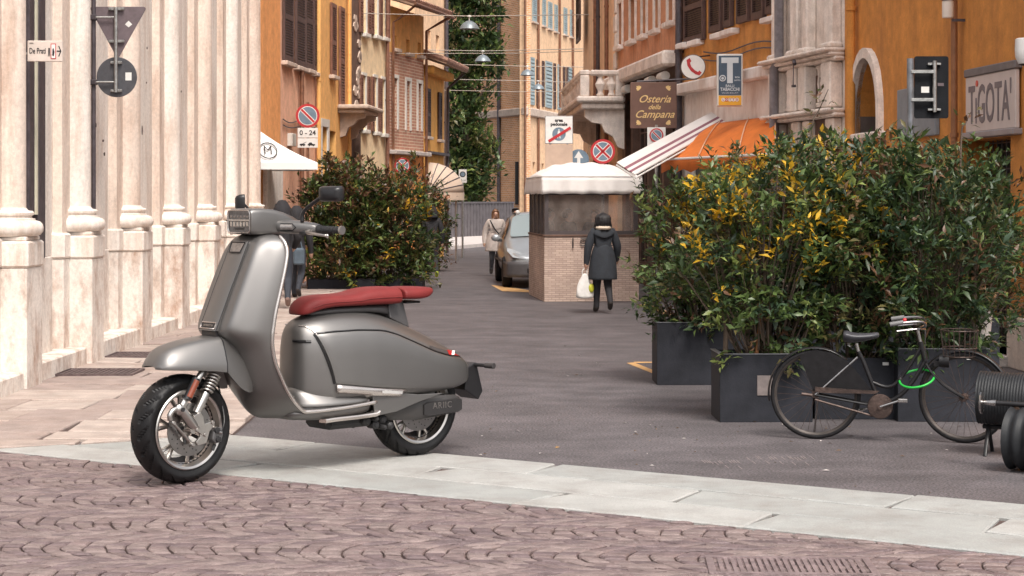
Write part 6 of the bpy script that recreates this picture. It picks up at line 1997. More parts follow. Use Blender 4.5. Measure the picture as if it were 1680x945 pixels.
# ================================================================ bicycle
M_BKF = mat('bike_black', (.010,.009,.010), .45, spec=.3, var=.25, scale=12, coat=.2)
M_RUS = mat('rusty_steel', (.075,.05,.042), .5, metal=.5, var=.35, scale=18, bump=.2)
M_CHR = mat('worn_chrome', (.40,.38,.37), .25, metal=1.0, var=.15, scale=20, wear=.1)
ra, fa_ = G(1338,720), G(1581,727)
bdir = (fa_-ra); WB = bdir.length
bk = empty('bicycle', ra, math.atan2(bdir.y,bdir.x), 'old black step-through bicycle leaning in front of the planter boxes', 'bicycle')
WR = .335
def bz(x, y, z): return Vector((x,y,z))
def bwheel(x, rz, nm):
    w_ = empty(nm, (x,0,WR), 0); w_.rotation_euler = (0,0,rz); w_.parent = bk
    MB().torus(WR-.019,.019,48,10,'Y').build('tyre', M_TYR, w_, smooth=True)
    mb = MB(); mb.lathe_open([(WR-.036,-.014),(WR-.030,-.016),(WR-.030,.016),(WR-.036,.014),(WR-.048,.006),(WR-.048,-.006),(WR-.036,-.014)], 48, 'Y', (0,0,0)); mb.build('rim', mat('dull_rim',(.055,.045,.04),.5,metal=.5,var=.35,scale=9), w_, smooth=40)
    mb = MB(); mb.lathe([(.028,-.045),(.028,-.035),(.015,-.03),(.015,.03),(.028,.035),(.028,.045)], 14, 'Y'); mb.build('hub', M_RUS, w_, smooth=40)
    mb = MB()
    for k in range(32):
        a_ = 2*PI*k/32; b_ = a_ + (.5 if k % 2 else -.5); s_ = .035 if k % 4 < 2 else -.035
        mb.tube([(math.sin(b_)*.026, s_, math.cos(b_)*.026), (math.sin(a_)*(WR-.045), 0, math.cos(a_)*(WR-.045))], .0016, 3)
    mb.build('spokes', M_RUS, w_)
    return w_
bwheel(0, 0, 'rear_wheel'); bwheel(WB, R(-14), 'front_wheel')
def fender(x, a0, a1, rz, nm):
    rows_ = []
    for i in range(19):
        a_ = R(a0+(a1-a0)*i/18)
        rows_.append([(math.sin(a_)*(WR+.022-abs(t)*.012)*1.0, t*.030, math.cos(a_)*(WR+.022-abs(t)*.012)) for t in (-1,-.5,0,.5,1)])
    mb = MB(); mb.ring_loft(rows_, closed=False)
    o = mb.build(nm, M_BKF, bk, smooth=True); o.location = (x,0,WR); o.rotation_euler = (0,0,rz)
    q = o.modifiers.new('solid','SOLIDIFY'); q.thickness = .002
fender(0, -100, 42, 0, 'rear_mudguard'); fender(WB, -62, 60, R(-14), 'front_mudguard')
# skirt guard: dark cloth screen over the upper rear wheel
pts = [(-.12,.63),(0,.668),(.12,.65),(.22,.60),(.30,.52),(.42,.37),(.06,.36),(0,.335)]
for s_ in (-1,):
    MB().prism(pts, .004, 'Y', s_*.042).build('skirt_guard', mat('guard_mesh',(.014,.013,.014),.9,spec=.2,var=.2,scale=20), bk)
BBx, BBz = .475, .262
seat_t = bz(.315,0,.66); bbp = bz(BBx,0,BBz); head_b = bz(.80,0,.60); head_t = bz(.765,0,.74); ax_r = bz(0,0,WR); ax_f = bz(WB,0,WR)
MB().tube([bbp, bz(.345,0,.60), seat_t], .016, 10).build('seat_tube', M_BKF, bk, smooth=40)
MB().tube([seat_t, bz(.300,0,.72)], .013, 10).build('seat_post', M_CHR, bk, smooth=40)
MB().tube([head_b, head_t], .019, 12).build('head_tube', M_BKF, bk, smooth=40)
MB().tube(spline([head_t-Vector((-.01,0,.03)), bz(.70,0,.58), bz(.60,0,.44), bz(.52,0,.40), bz(.42,0,.43)],5), .014, 10).build('top_tube', M_BKF, bk, smooth=40)
MB().tube(spline([head_b, bz(.72,0,.46), bz(.62,0,.34), bbp],5), .016, 10).build('down_tube', M_BKF, bk, smooth=40)
for s_ in (-1,1):
    MB().tube([ax_r+Vector((0,s_*.055,0)), bz(.40,s_*.04,.268), bbp+Vector((0,s_*.02,0))], .009, 8).build('chain_stay', M_BKF, bk, smooth=40)
    MB().tube([ax_r+Vector((0,s_*.055,0)), bz(.31,s_*.03,.62)], .008, 8).build('seat_stay', M_CHR if s_ < 0 else M_BKF, bk, smooth=40)
    MB().tube(spline([head_b+Vector((.005,s_*.03,-.02)), bz(.86,s_*.045,.50), bz(.94,s_*.05,.42), ax_f+Vector((0,s_*.05,0))],4), .010, 8).build('fork_blade', M_BKF, bk, smooth=40)
# chain case and chain wheel
pts = [(0,.395),(.30,.38),(.47,.375),(.44,.355),(.06,.352),(0,.36)]
MB().prism(pts, .02, 'Y', -.075).build('chain_case', M_RUS, bk)
MB().tube([(.0,-.062,.30),(.42,-.062,.19)], .008, 6).build('chain', M_RUS, bk)
mb = MB(); mb.lathe([(.001,-.085),(.03,-.085),(.088,-.078),(.092,-.072),(.092,-.066),(.001,-.066)], 30, 'Y', (BBx,0,BBz)); mb.build('chain_wheel', M_RUS, bk, smooth=40)
mb = MB(); mb.lathe([(.02,-.10),(.02,.10)], 12, 'Y', (BBx,0,BBz)); mb.build('bottom_bracket', M_RUS, bk, smooth=40)
MB().tube([(BBx,-.095,BBz),(BBx+.155,-.10,BBz+.055)], .009, 8).build('crank', M_CHR, bk, smooth=40)
MB().tube([(BBx,.095,BBz),(BBx-.155,.10,BBz-.055)], .009, 8).build('crank', M_CHR, bk, smooth=40)
for sx_, sy_, sz_ in ((BBx+.165,-.15,BBz+.058),(BBx-.165,.15,BBz-.058)):
    mb = MB(); mb.box(sx_-.035,sx_+.035,sy_-.04,sy_+.04,sz_-.014,sz_+.014,b=.005); mb.build('pedal', M_CHR, bk)
# saddle
rings = []
for i in range(9):
    t = i/8; x = .20+.27*t
    w_ = .095*(1-t)**.55+.022; zt = .785-.01*math.sin(t*PI)+.01*(t<.15)
    rings.append([(x, w_*math.cos(a_), zt + (.022 if math.sin(a_) > 0 else .05*(1-t)+.02)*math.sin(a_)) for a_ in [j*2*PI/14 for j in range(14)]])
mb = MB(); mb.ring_loft(rings); mb.build('saddle', mat('saddle_leather',(.045,.045,.052),.42,var=.15), bk, smooth=True, sub=1)
for s_ in (-1,1):
    mb = MB(); mb.tube([(.25+.016*math.cos(t*1.0), s_*.06+.016*math.sin(t), .69+.0075*t) for t in [k*.6 for k in range(14)]], .003, 4); mb.build('saddle_spring', M_CHR, bk)
# handlebar swept back, brake rods, grips
HB = bz(.745,0,.83)
MB().tube([head_t, HB], .012, 10).build('stem', M_CHR, bk, smooth=40)
for s_ in (-1,1):
    pts = spline([HB, bz(.80,s_*.12,.86), bz(.78,s_*.24,.90), bz(.68,s_*.29,.90), bz(.56,s_*.30,.885)],5)
    MB().tube(pts, .011, 10).build('handlebar', M_CHR, bk, smooth=40)
    MB().tube([bz(.645,s_*.292,.90), bz(.55,s_*.30,.884)], .017, 10).build('grip', mat('grip_grey',(.16,.155,.155),.5,var=.1), bk, smooth=40)
    MB().tube(spline([bz(.80,s_*.14,.84), bz(.74,s_*.26,.85), bz(.60,s_*.29,.835)],4), .006, 6).build('brake_lever', M_CHR, bk)
MB().tube([bz(.80,-.14,.84), bz(.80,-.02,.62)], .004, 5).build('brake_rod', M_CHR, bk)
MB().sphere((.655,-.285,.915), .016, 8, 6).build('red_cap', M_RED, bk, smooth=True)
MB().tube([bz(.9,.0,.60), bz(.97,0,.60)], [.045,.05], 12).build('front_lamp', M_BKF, bk, smooth=40)
MB().box(.86,.93,-.012,.012,.56,.60).build('lamp_bracket', M_BKF, bk)
MB().tube([(.02,.08,WR),(-.02,.16,.03)], .008, 6).build('kickstand', M_CHR, bk)
MB().tube([(-.10,-.05,.34),(-.02,-.05,.33)], .012, 6).build('axle_nut', M_RUS, bk)
# luggage carrier over the front wheel with the wire basket
mb = MB()
BX0, BX1, BY, BZ0, BZ1 = .92, 1.17, .15, .64, .83
for z_, k in ((BZ1,1.08),(BZ0+.06,1.0),(BZ0,.92)):
    xm, hw_ = (BX0+BX1)/2, (BX1-BX0)/2
    pts = [(xm+hw_*k*math.cos(t), BY*k*math.sin(t), z_) for t in [j*2*PI/20 for j in range(20)]]
    mb.tube(pts, .004, 5, closed=True)
for j in range(20):
    t = j*2*PI/20; xm, hw_ = (BX0+BX1)/2, (BX1-BX0)/2
    mb.tube([(xm+hw_*.92*math.cos(t), BY*.92*math.sin(t), BZ0),(xm+hw_*1.08*math.cos(t), BY*1.08*math.sin(t), BZ1)], .0022, 4)
mb.build('basket', M_RUS, bk)
# green cable lock
lk = Matrix.Translation(Vector((0,0,0)))
lo = empty('bicycle_lock', ra, math.atan2(bdir.y,bdir.x), 'bright green cable lock looped round the bicycle frame and front wheel', 'lock')
pts = [(.74+.125*math.cos(t), -.03+.10*math.sin(t), .47+.02*math.cos(t)+.055*math.sin(t)) for t in [j*2*PI/28 for j in range(28)]]
mb = MB(); mb.tube(pts, .0085, 8, closed=True); mb.build('cable', mat('lock_green',(.02,.40,.05),.35,var=.05), lo, smooth=True)
MB().tube([pts[12], pts[14]], .014, 8).build('clasp', M_BLK, lo)
# ================================================================ ribbed rubber rolls at the right edge
M_RIB = mat('ribbed_rubber', (.015,.016,.018), .55, spec=.3, var=.25, scale=10)
def roll(name, c, ax, L, R0, n, label, open_=True):
    r = empty(name, c, 0, label, 'rubber roll')
    ax = Vector(ax).normalized()
    q = ax.to_track_quat('Z','Y'); r.rotation_mode = 'QUATERNION'; r.rotation_quaternion = q
    prof = []
    for i in range(n*6+1):
        t = i/(n*6); prof.append((R0*(1+(.055 if n < 12 else .011)*math.cos(t*n*2*PI)), -L/2+L*t))
    prof = [(R0*.74,-L/2)] + prof + [(R0*.74, L/2), (R0*.72, -L/2+.01), (R0*.74,-L/2)]
    mb = MB(); mb.lathe_open(prof, 36, 'Z', (0,0,0)); mb.build('ribbed_wall', M_RIB, r, smooth=50)
    return r
c1 = P(1660, 655, 12.8)
roll('rubber_roll', c1, (.9,-.42,-.02), .44, .185, 22, 'black ribbed rubber roll lying behind the lamp at the right edge')
c2 = P(1712, 712, 12.0); c2.z = .212
roll('rubber_roll', c2, (.8,-.6,.0), .42, .20, 5, 'thick ribbed black rubber roll cut by the right edge')
# stand carrying the upper roll
std = empty('roll_stand', (c1.x, c1.y, 0), R(-25), 'black metal stand carrying the ribbed rubber roll', 'stand')
for sx_ in (-.16,.16):
    MB().tube([(sx_,-.14,0),(sx_,0,c1.z-.185),(sx_,.14,0)], .014, 8).build('leg', M_BKF, std, smooth=40)
MB().tube([(-.2,0,c1.z-.20),(.2,0,c1.z-.20)], .016, 8).build('cross_bar', M_BKF, std, smooth=40)
# round reflector on a rod
p = P(1609, 660, 12.2)
rf_ = empty('reflector_rod', p, R(-24), 'round silver reflector on a dark rod at the right edge', 'reflector')
MB().lathe([(.001,-.012),(.05,-.010),(.075,.0),(.08,.012),(.001,.02)], 26, 'X').build('reflector', M_CHR, rf_, smooth=40)
MB().tube([(.02,0,0),(.10,0,0)], [.014,.022], 10).build('socket', M_CHR, rf_, smooth=40)
MB().tube([(.10,0,0),(.62,0,-.01)], .018, 10).build('rod', M_BKF, rf_, smooth=40)
MB().tube([(.58,0,-.01),(.58,.0,-p.z)], .018, 10).build('upright', M_BKF, rf_, smooth=40)
# white bucket behind the basket
q = P(1607, 540, 15.6)
bu = empty('white_bucket', (q.x,q.y,.585), 0, 'white plastic bucket on the planter behind the bicycle basket', 'bucket')
MB().lathe([(.001,.0),(.085,0),(.11,.24),(.115,.25),(.105,.25),(.08,.02)], 22).build('pail', mat('bucket_white',(.52,.46,.42),.5,var=.1,scale=6), bu, smooth=40)
# ================================================================ scooter
SCC = Vector((-1.379, 12.060, .020)); SCH = R(-138.554)
M_PNT = mat('satin_grey_paint', (.20,.191,.184), .41, metal=.75, var=.015, scale=3, coat=.12)
M_PN2 = mat('dark_grey_trim', (.085,.08,.08), .45, metal=.4, var=.03)
M_SEA = mat('red_leather', (.18,.020,.019), .58, spec=.35, var=.06, scale=12, bump=.12, bscale=160)
M_TRM = mat('champagne_trim', (.62,.565,.53), .25, metal=.9, var=.02)
M_SIL2 = mat('satin_silver', (.55,.52,.49), .28, metal=1.0, var=.06, scale=14)
M_DSK = mat('brake_disc', (.30,.285,.275), .32, metal=1.0, var=.08, scale=20)
M_SBK = mat('scooter_black', (.014,.013,.014), .35, var=.05)
M_SBM = mat('scooter_matt_black', (.022,.021,.022), .6, var=.15, scale=12)
M_TYS = mat('scooter_tyre', (.009,.0085,.009), .5, spec=.3, var=.15, scale=18, bump=.08, bscale=80)
M_LED = mat('led_lens', (.13,.125,.125), .08, var=.3, scale=30, metal=.4)
M_LEB = mat('led_reflector', (.58,.57,.55), .12, metal=.95, var=.2, scale=40)
M_AMB = mat('amber_reflector', (.20,.045,.02), .25, var=.1)
M_TLR = mat('tail_lamp_red', (.42,.02,.025), .15, var=.05)
sct = empty('scooter', SCC, SCH, 'satin grey retro motor scooter with a red seat parked on the pale stone strip', 'scooter')
sct.scale = (.985,.985,.985)
AX = .94; WHR = .345

def pl(tab, x):      # table of (x, value...) sorted by falling x, smooth interpolation
    xs = [t[0] for t in tab][::-1]; 
    return [float(np.interp(x, xs, [t[i] for t in tab][::-1])) for i in range(1, len(tab[0]))]

# ---- wheels
def tyre_mesh(width, seed):
    NA, NT = 264, 26
    V, F = [], []
    Ro, Ri = WHR, .246
    for i in range(NA):
        a = 2*PI*i/NA
        for j in range(NT+1):
            t = -1+2*j/NT
            # cross section: round crown, flatter side walls
            ang = t*R(118)
            y_ = math.sin(ang)*width/2*(1 if abs(t) < .78 else 1-.10*(abs(t)-.78)/.22)
            q = .5*(1+math.cos(ang))
            r_ = Ri + (Ro-Ri)*max(0, (math.cos(ang)-math.cos(R(118)))/(1-math.cos(R(118))))**.62
            if abs(t) < .66:
                ph = (a*20/(2*PI) + abs(t)*1.9 + (.5 if t > 0 else 0)) % 1.0
                g = 1.0 if ph < .20 and abs(t) > .10 else 0.0
                if abs(t) > .60: g *= .4
                r_ -= .013*g
            V.append((r_*math.sin(a), y_, r_*math.cos(a)))
    n = NT+1
    for i in range(NA):
        k = (i+1) % NA
        for j in range(NT): F.append((i*n+j, i*n+j+1, k*n+j+1, k*n+j))
    mb = MB(); mb.add(V, F); return mb
def scooter_wheel(name, x, steer, front):
    w = empty(name, (x,0,WHR), 0); w.rotation_euler = (0,0,steer); w.parent = sct
    tyre_mesh(.20, 1).build('tyre', M_TYS, w, smooth=32)
    mb = MB()
    mb.lathe_open([(.252,.082),(.258,.090),(.250,.096),(.236,.090),(.226,.060),(.215,.03),(.205,-.03),(.226,-.060),(.236,-.09),(.250,-.096),(.258,-.09)], 64, 'Y', (0,0,0))
    mb.build('rim', M_SIL2, w, smooth=40)
    mb = MB()
    for k in range(6):
        a = 2*PI*k/6+.3
        for da in (-.10,.10):
            d0 = Vector((math.sin(a+da*.4),0,math.cos(a+da*.4))); d1 = Vector((math.sin(a+da*1.7),0,math.cos(a+da*1.7)))
            mb.tube([d0*.05+Vector((0,.02,0)), d0*.13+Vector((0,.03,0)), d1*.222+Vector((0,.025,0))], [.020,.014,.014], 8)
    mb.build('spokes', M_SIL2, w, smooth=40)
    MB().lathe([(.001,.075),(.035,.075),(.05,.055),(.055,-.055),(.035,-.075),(.001,-.075)], 28, 'Y').build('hub', M_SIL2, w, smooth=40)
    MB().lathe_open([(.222,-.060),(.222,.05),(.19,-.05),(.222,-.060)], 48, 'Y', (0,0,0)).build('rim_well', M_SBM, w, smooth=40)
    yd = .086 if front else .06
    mb = MB(); mb.lathe_open([(.092,yd),(.168,yd),(.168,yd+.007),(.092,yd+.007),(.092,yd)], 64, 'Y', (0,0,0))
    ds = mb.build('brake_disc', M_DSK, w, smooth=30)
    mb = MB()
    for k in range(36):
        a = 2*PI*k/36; r_ = .108+.018*(k % 3)
        mb.lathe([(.0045,yd+.0072),(.0045,yd+.0082)], 8, 'Y', (r_*math.sin(a),0,r_*math.cos(a)))
    mb.build('disc_holes', M_SBM, ds)
    mb = MB()
    for k in range(5):
        a = 2*PI*k/5
        mb.tube([(.045*math.sin(a),yd-.004,.045*math.cos(a)),(.098*math.sin(a+.25),yd+.003,.098*math.cos(a+.25))], .012, 6)
    mb.build('disc_carrier', M_SBM, ds, smooth=40)
    return w
FW = scooter_wheel('front_wheel', AX, R(5), True)
RW = scooter_wheel('rear_wheel', -AX, 0, False)

# ---- front suspension on the left of the wheel (image side), in wheel-plane coordinates
fk = empty('front_suspension', (AX,0,WHR), 0); fk.parent = sct; fk.rotation_euler = (0,0,R(5))
Y0 = .135
def fp(u, v, y=Y0):     # where a photo point of the suspension lies in the plane y of the front wheel
    cs, sn = math.cos(SCH+R(5)), math.sin(SCH+R(5))
    ex = Vector((cs,sn)); ey = Vector((-sn,cs))
    c0 = Vector((SCC.x,SCC.y)) + Vector((math.cos(SCH),math.sin(SCH)))*AX + ey*y
    rx = (u-UC)/FPX
    # c0 + ex*x = (rx*d, d)
    x = (rx*c0.y - c0.x)/(ex.x - rx*ex.y); d = c0.y + ex.y*x
    return Vector((x, y, CH-(v-HOR)*d/FPX - SCC.z - WHR))
a, b = fp(330,606), fp(292,670)
MB().tube([a+Vector((0,-.02,.06)), a, b], [.020,.021,.024], 14).build('fork_leg', M_SIL2, fk, smooth=40)
MB().sphere(tuple(b), .040, 16, 10, sc=(1,.7,1)).build('pivot', M_SIL2, fk, smooth=True)
MB().lathe([(.014,b.y+.026),(.014,b.y+.034)], 12, 'Y', (b.x,0,b.z)).build('pivot_bolt', M_SBM, fk)
# amber reflector in a black holder
a1, b1 = fp(318,622,Y0+.035), fp(305,650,Y0+.035)
MB().tube([a1+(a1-b1)*.12, b1-(a1-b1)*.12], .026, 14).build('reflector_holder', M_SBK, fk, smooth=40)
MB().tube([a1+Vector((0,.012,0)), b1+Vector((0,.012,0))], .0215, 14).build('amber_reflector', M_AMB, fk, smooth=40)
# damper with coil spring
a, b = fp(351,610,Y0-.01), fp(319,676,Y0-.01)
ax = (b-a); L_ = ax.length; axn = ax.normalized()
MB().tube([a, a+ax*.55], .020, 12).build('damper_rod', M_SBM, fk, smooth=40)
MB().tube([a+ax*.50, a+ax*.54, b], [.028,.030,.027], 14).build('damper_body', M_SIL2, fk, smooth=40)
s1 = axn.orthogonal().normalized(); s2 = axn.cross(s1)
pts = []
for i in range(6*14+1):
    t = i/(6*14); an = 2*PI*6*t
    pts.append(a + ax*(.02+.46*t) + (s1*math.cos(an)+s2*math.sin(an))*.036)
MB().tube(pts, .0088, 7).build('coil_spring', M_SIL2, fk, smooth=True)
# leading link, caliper bracket, torque rod, caliper
pv = fp(292,668); ac = fp(322,706); MB().tube([pv, pv.lerp(ac,.5)+Vector((0,.01,-.012)), ac], [.030,.034,.026], 12).build('leading_link', M_SIL2, fk, smooth=40)
pp = [fp(u,v) for u, v in ((311,680),(322,674),(327,682),(331,706),(324,712),(314,704))]
MB().prism([(p.x,p.z) for p in pp], .016, 'Y', Y0+.012).build('link_plate', M_SIL2, fk, bev=.003)
pp = [fp(u,v) for u, v in ((326,695),(344,689),(347,696),(338,706),(333,726),(318,730),(315,724),(323,714))]
MB().prism([(p.x,p.z) for p in pp], .018, 'Y', Y0+.005).build('caliper_bracket', M_SIL2, fk, bev=.003)
MB().tube([fp(281,693), fp(313,729)], .0095, 10).build('torque_rod', M_SIL2, fk, smooth=40)
for u, v in ((281,693),(313,729),(314,692),(320,704),(346,692),(352,702),(333,712)):
    p = fp(u,v,Y0+.02); MB().lathe([(.001,p.y+.012),(.010,p.y+.012),(.014,p.y+.006),(.014,p.y-.02)], 12, 'Y', (p.x,0,p.z)).build('bolt', M_SIL2, fk, smooth=40)
MB().tube(spline([fp(276,688), fp(275,680), fp(280,672), fp(287,668)],4), .017, 10).build('link_arm', M_SIL2, fk, smooth=40)
pp = [fp(u,v) for u, v in ((345,704),(352,699),(359,700),(360,712),(357,724),(347,727),(342,720))]
MB().prism([(p.x,p.z) for p in pp], .055, 'Y', Y0-.028).build('caliper', mat('caliper_grey',(.15,.145,.145),.4,metal=.6,var=.1), fk, bev=.008)
for u, v in ((349,704),(351,719)):
    p = fp(u,v); MB().lathe([(.001,Y0+.042),(.018,Y0+.04),(.021,Y0+.02)], 16, 'Y', (p.x,0,p.z)).build('piston_cap', M_SBM, fk, smooth=40)
MB().tube([fp(356,708,Y0+.03), fp(361,709,Y0+.03)], .009, 8).build('brake_line_banjo', M_SIL2, fk)
MB().tube(spline([fp(360,708,Y0+.03), fp(366,690,Y0), fp(362,660,Y0-.05), fp(356,630,Y0-.08)],5), .0065, 8).build('brake_line', M_SBK, fk, smooth=True)
MB().tube([fp(350,728), fp(346,738)], .012, 8).build('caliper_pin', M_SBM, fk)

# ---- front mudguard: nose, and the rear piece behind the seam
FT = [ # x, z top, z low edge, half width, half width of the top flat
 (1.168,.758,.738,.080,.044),(1.158,.782,.737,.112,.060),(1.125,.828,.735,.146,.080),(1.075,.860,.732,.166,.094),(1.0,.880,.728,.180,.106),(.90,.899,.722,.190,.115),(.80,.912,.712,.195,.119),(.72,.918,.700,.197,.119)]
def fsec(x, zt, zl, w, wf):
    h_ = zt-zl
    return [(x,wf*.5,zt+.004),(x,wf*.86,zt+.001),(x,wf,zt-.006),(x,wf+(w-wf)*.22,zt-.022*min(1,h_*6)),(x,wf+(w-wf)*.60,zt-h_*.38),(x,w*.985,zl+h_*.25),(x,w,zl+.012),(x,w*.995,zl),(x,w*.93,zl-.002),(x,w*.80,zt-h_*.55),(x,wf*.8,zt-.05*min(1,h_*6))]
def fender(tab, name):
    rows = []
    arr = [list(q) for q in tab]; fine = []
    for i in range(len(arr)-1):
        for k in range(4):
            fine.append([float(v_) for v_ in (np.array(arr[i])*(1-k/4)+np.array(arr[i+1])*k/4)])
    fine.append(arr[-1])
    A_ = np.array(fine)
    for _ in range(3):
        A_[1:-1] = A_[1:-1]*.5 + (A_[:-2]+A_[2:])*.25
    for t in A_.tolist():
        h = fsec(*t); rows.append(h + [(p[0],-p[1],p[2]) for p in reversed(h)])
    mb = MB(); mb.ring_loft(rows)
    return mb.build(name, M_PNT, sct, smooth=26)
fender(FT, 'front_mudguard')
FT2 = [(.712,.917,.698,.197,.119),(.68,.912,.66,.195,.116),(.62,.895,.60,.188,.11),(.56,.87,.565,.178,.10),(.53,.85,.555,.17,.095),(.50,.83,.56,.155,.085)]
fender(FT2, 'mudguard_tail')
MB().tube([(.716,.02,.922),(.716,.10,.919),(.716,.14,.895),(.716,.172,.82),(.716,.199,.70)], .004, 6).build('seam', M_SBK, sct)

# ---- leg shield
SH = [ # z, x spine, half width, x edge
 (1.575,.395,.14,.345),(1.56,.450,.215,.338),(1.52,.490,.262,.332),(1.46,.518,.288,.330),(1.36,.562,.303,.355),(1.22,.624,.31,.395),(1.08,.682,.312,.434),(.98,.724,.312,.452),(.93,.728,.312,.460),
 (.86,.640,.312,.460),(.76,.585,.312,.44),(.66,.555,.31,.395),(.56,.525,.302,.335),(.48,.49,.292,.268),(.42,.445,.275,.195),(.375,.39,.24,.13),(.355,.33,.19,.08)]
rows = []
for z, xsp, ye, xe in SH:
    half = []
    N = 14
    for i in range(N+1):
        t = i/N
        y = ye*t
        k_ = 1.5 if z < .5 else 2.4 if z < .9 else 4.2
        x = xsp - (xsp-xe)*(t**k_)*(1 if t == 1 else .96) + (.016*math.exp(-((t-.62)/.10)**2) - .012*math.exp(-((t-.82)/.08)**2))*(1 if .95 < z < 1.5 else 0)
        half.append((x,y,z))
    back = [(xe-.012,ye*.985,z),(xe-.02,ye*.86,z),(xe-.02+min(.10,(xsp-xe)*.35),ye*.55,z),(xe+min(.12,(xsp-xe)*.4),ye*.2,z)]
    left = half[::-1]           # edge -> centre on +y
    ring = half[1:] + back
    ringm = [(p[0],-p[1],p[2]) for p in reversed(ring)]
    rows.append([half[0]] + ring + ringm)
mb = MB(); mb.ring_loft(rows)
mb.build('leg_shield', M_PNT, sct, smooth=True, sub=2)
# trim along the edge
def edge(s_):
    e = [(xe-.004, s_*(ye+.003), z) for z, xsp, ye, xe in SH[1:15]]
    top = [(xe+.0, s_*ye*.5, 1.577)] if False else []
    e += [(.14, s_*.282, .412),(.02, s_*.285,.412),(-.15,s_*.288,.418),(-.30,s_*.288,.428),(-.40,s_*.285,.437)]
    return spline(e, 4)
for s_ in (1,-1):
    MB().tube(edge(s_), .0125, 10).build('edge_trim', M_TRM, sct, smooth=True)
# central spine panel
SPN = [(1.525,.492),(1.47,.518),(1.36,.566),(1.22,.629),(1.08,.688),(.985,.729),(.957,.741)]
rows = []
for i, (z, x) in enumerate(SPN):
    w = .096 if i else .090
    k = .008
    rows.append([(x-.03,w+.001,z),(x+k-.004,w,z),(x+k,w-.006,z),(x+k+.002,0,z),(x+k,-w+.006,z),(x+k-.004,-w,z),(x-.03,-w-.001,z)])
mb = MB(); mb.ring_loft(rows); mb.build('spine_panel', M_PNT, sct, smooth=45)
def on_spine(z):
    zs = [q[0] for q in SPN][::-1]; return float(np.interp(z, zs, [q[1] for q in SPN][::-1]))
for s_ in (1,-1):
    MB().tube([(x+.003, s_*.099, z) for z, x in SPN], .0035, 6).build('seam', M_SBK, sct)
# badge recess above, grille slot below
MB().add([(on_spine(1.515)+.014,-.070,1.515),(on_spine(1.515)+.014,.070,1.515),(on_spine(1.46)+.016,.058,1.46),(on_spine(1.46)+.016,-.058,1.46)], [(0,1,2,3)]).build('badge', mat('badge_silver',(.36,.34,.33),.3,metal=.9,var=.25,scale=40), sct)
mb = MB(); 
q = [(on_spine(1.52)+.014,-.077,1.52),(on_spine(1.52)+.014,.077,1.52),(on_spine(1.455)+.016,.063,1.455),(on_spine(1.455)+.016,-.063,1.455)]
mb.tube(q, .004, 6, closed=True); mb.build('badge_frame', M_SBK, sct)
z0, z1 = .978, 1.002
MB().add([(on_spine(z1)+.0135,-.074,z1),(on_spine(z1)+.0135,.074,z1),(on_spine(z0)+.0135,.078,z0),(on_spine(z0)+.0135,-.078,z0)], [(0,1,2,3)]).build('grille_slot', M_SBK, sct)
mb = MB(); mb.tube([(on_spine(z1+.006)+.012,-.080,z1+.006),(on_spine(z1+.006)+.012,.080,z1+.006),(on_spine(z0-.008)+.010,.088,z0-.008),(on_spine(z0-.008)+.010,-.088,z0-.008)], .005, 6, closed=True); mb.build('slot_frame', M_TRM, sct, smooth=True)
tx = text('slot_lettering', 'LAMBRETTA', .020, M_SIL2, sct, (on_spine(.99)+.0145,0,.99), rot=(R(66),0,R(90)), ext=.0008)
MB().box(.66,.735,-.088,.088,.905,.956,b=.006).build('spine_base', M_SBK, sct)

# ---- floorboard
rows = []
for x, w, zt_, zb_ in ((.28,.24,.42,.36),(.18,.272,.415,.345),(.05,.282,.415,.335),(-.15,.286,.42,.335),(-.30,.286,.43,.345),(-.42,.28,.44,.36)):
    h = [(x,0,zt_-.006),(x,w*.8,zt_-.006),(x,w*.97,zt_),(x,w,zt_-.02),(x,w*.9,zb_+.012),(x,w*.6,zb_),(x,0,zb_)]
    rows.append(h+[(p[0],-p[1],p[2]) for p in reversed(h[1:-1])])
mb = MB(); mb.ring_loft(rows); mb.build('floorboard', M_PNT, sct, smooth=True, sub=1)
for y_ in (.19,.225,.255,-.19,-.225):
    MB().box(-.30,.16,y_-.008,y_+.008,.412,.426,b=.004).build('floor_rib', M_SBM, sct)
# centre tunnel with a step pad
rows = []
for x, w, zt_ in ((.34,.06,.47),(.26,.10,.485),(.16,.125,.49),(.02,.15,.50),(-.06,.17,.52)):
    h = [(x,0,zt_),(x,w*.7,zt_-.004),(x,w,zt_-.03),(x,w*1.15,.40)]
    rows.append(h+[(p[0],-p[1],p[2]) for p in reversed(h[1:])])
mb = MB(); mb.ring_loft(rows); mb.build('centre_tunnel', M_PNT, sct, smooth=True, sub=1)
MB().box(.10,.27,.02,.105,.480,.502,b=.008).build('step_pad', M_PN2, sct)
text('pad_lettering', 'LAMBRETTA', .022, M_SIL2, sct, (.185,.1075,.492), rot=(R(90),0,R(180)), ext=.0006)

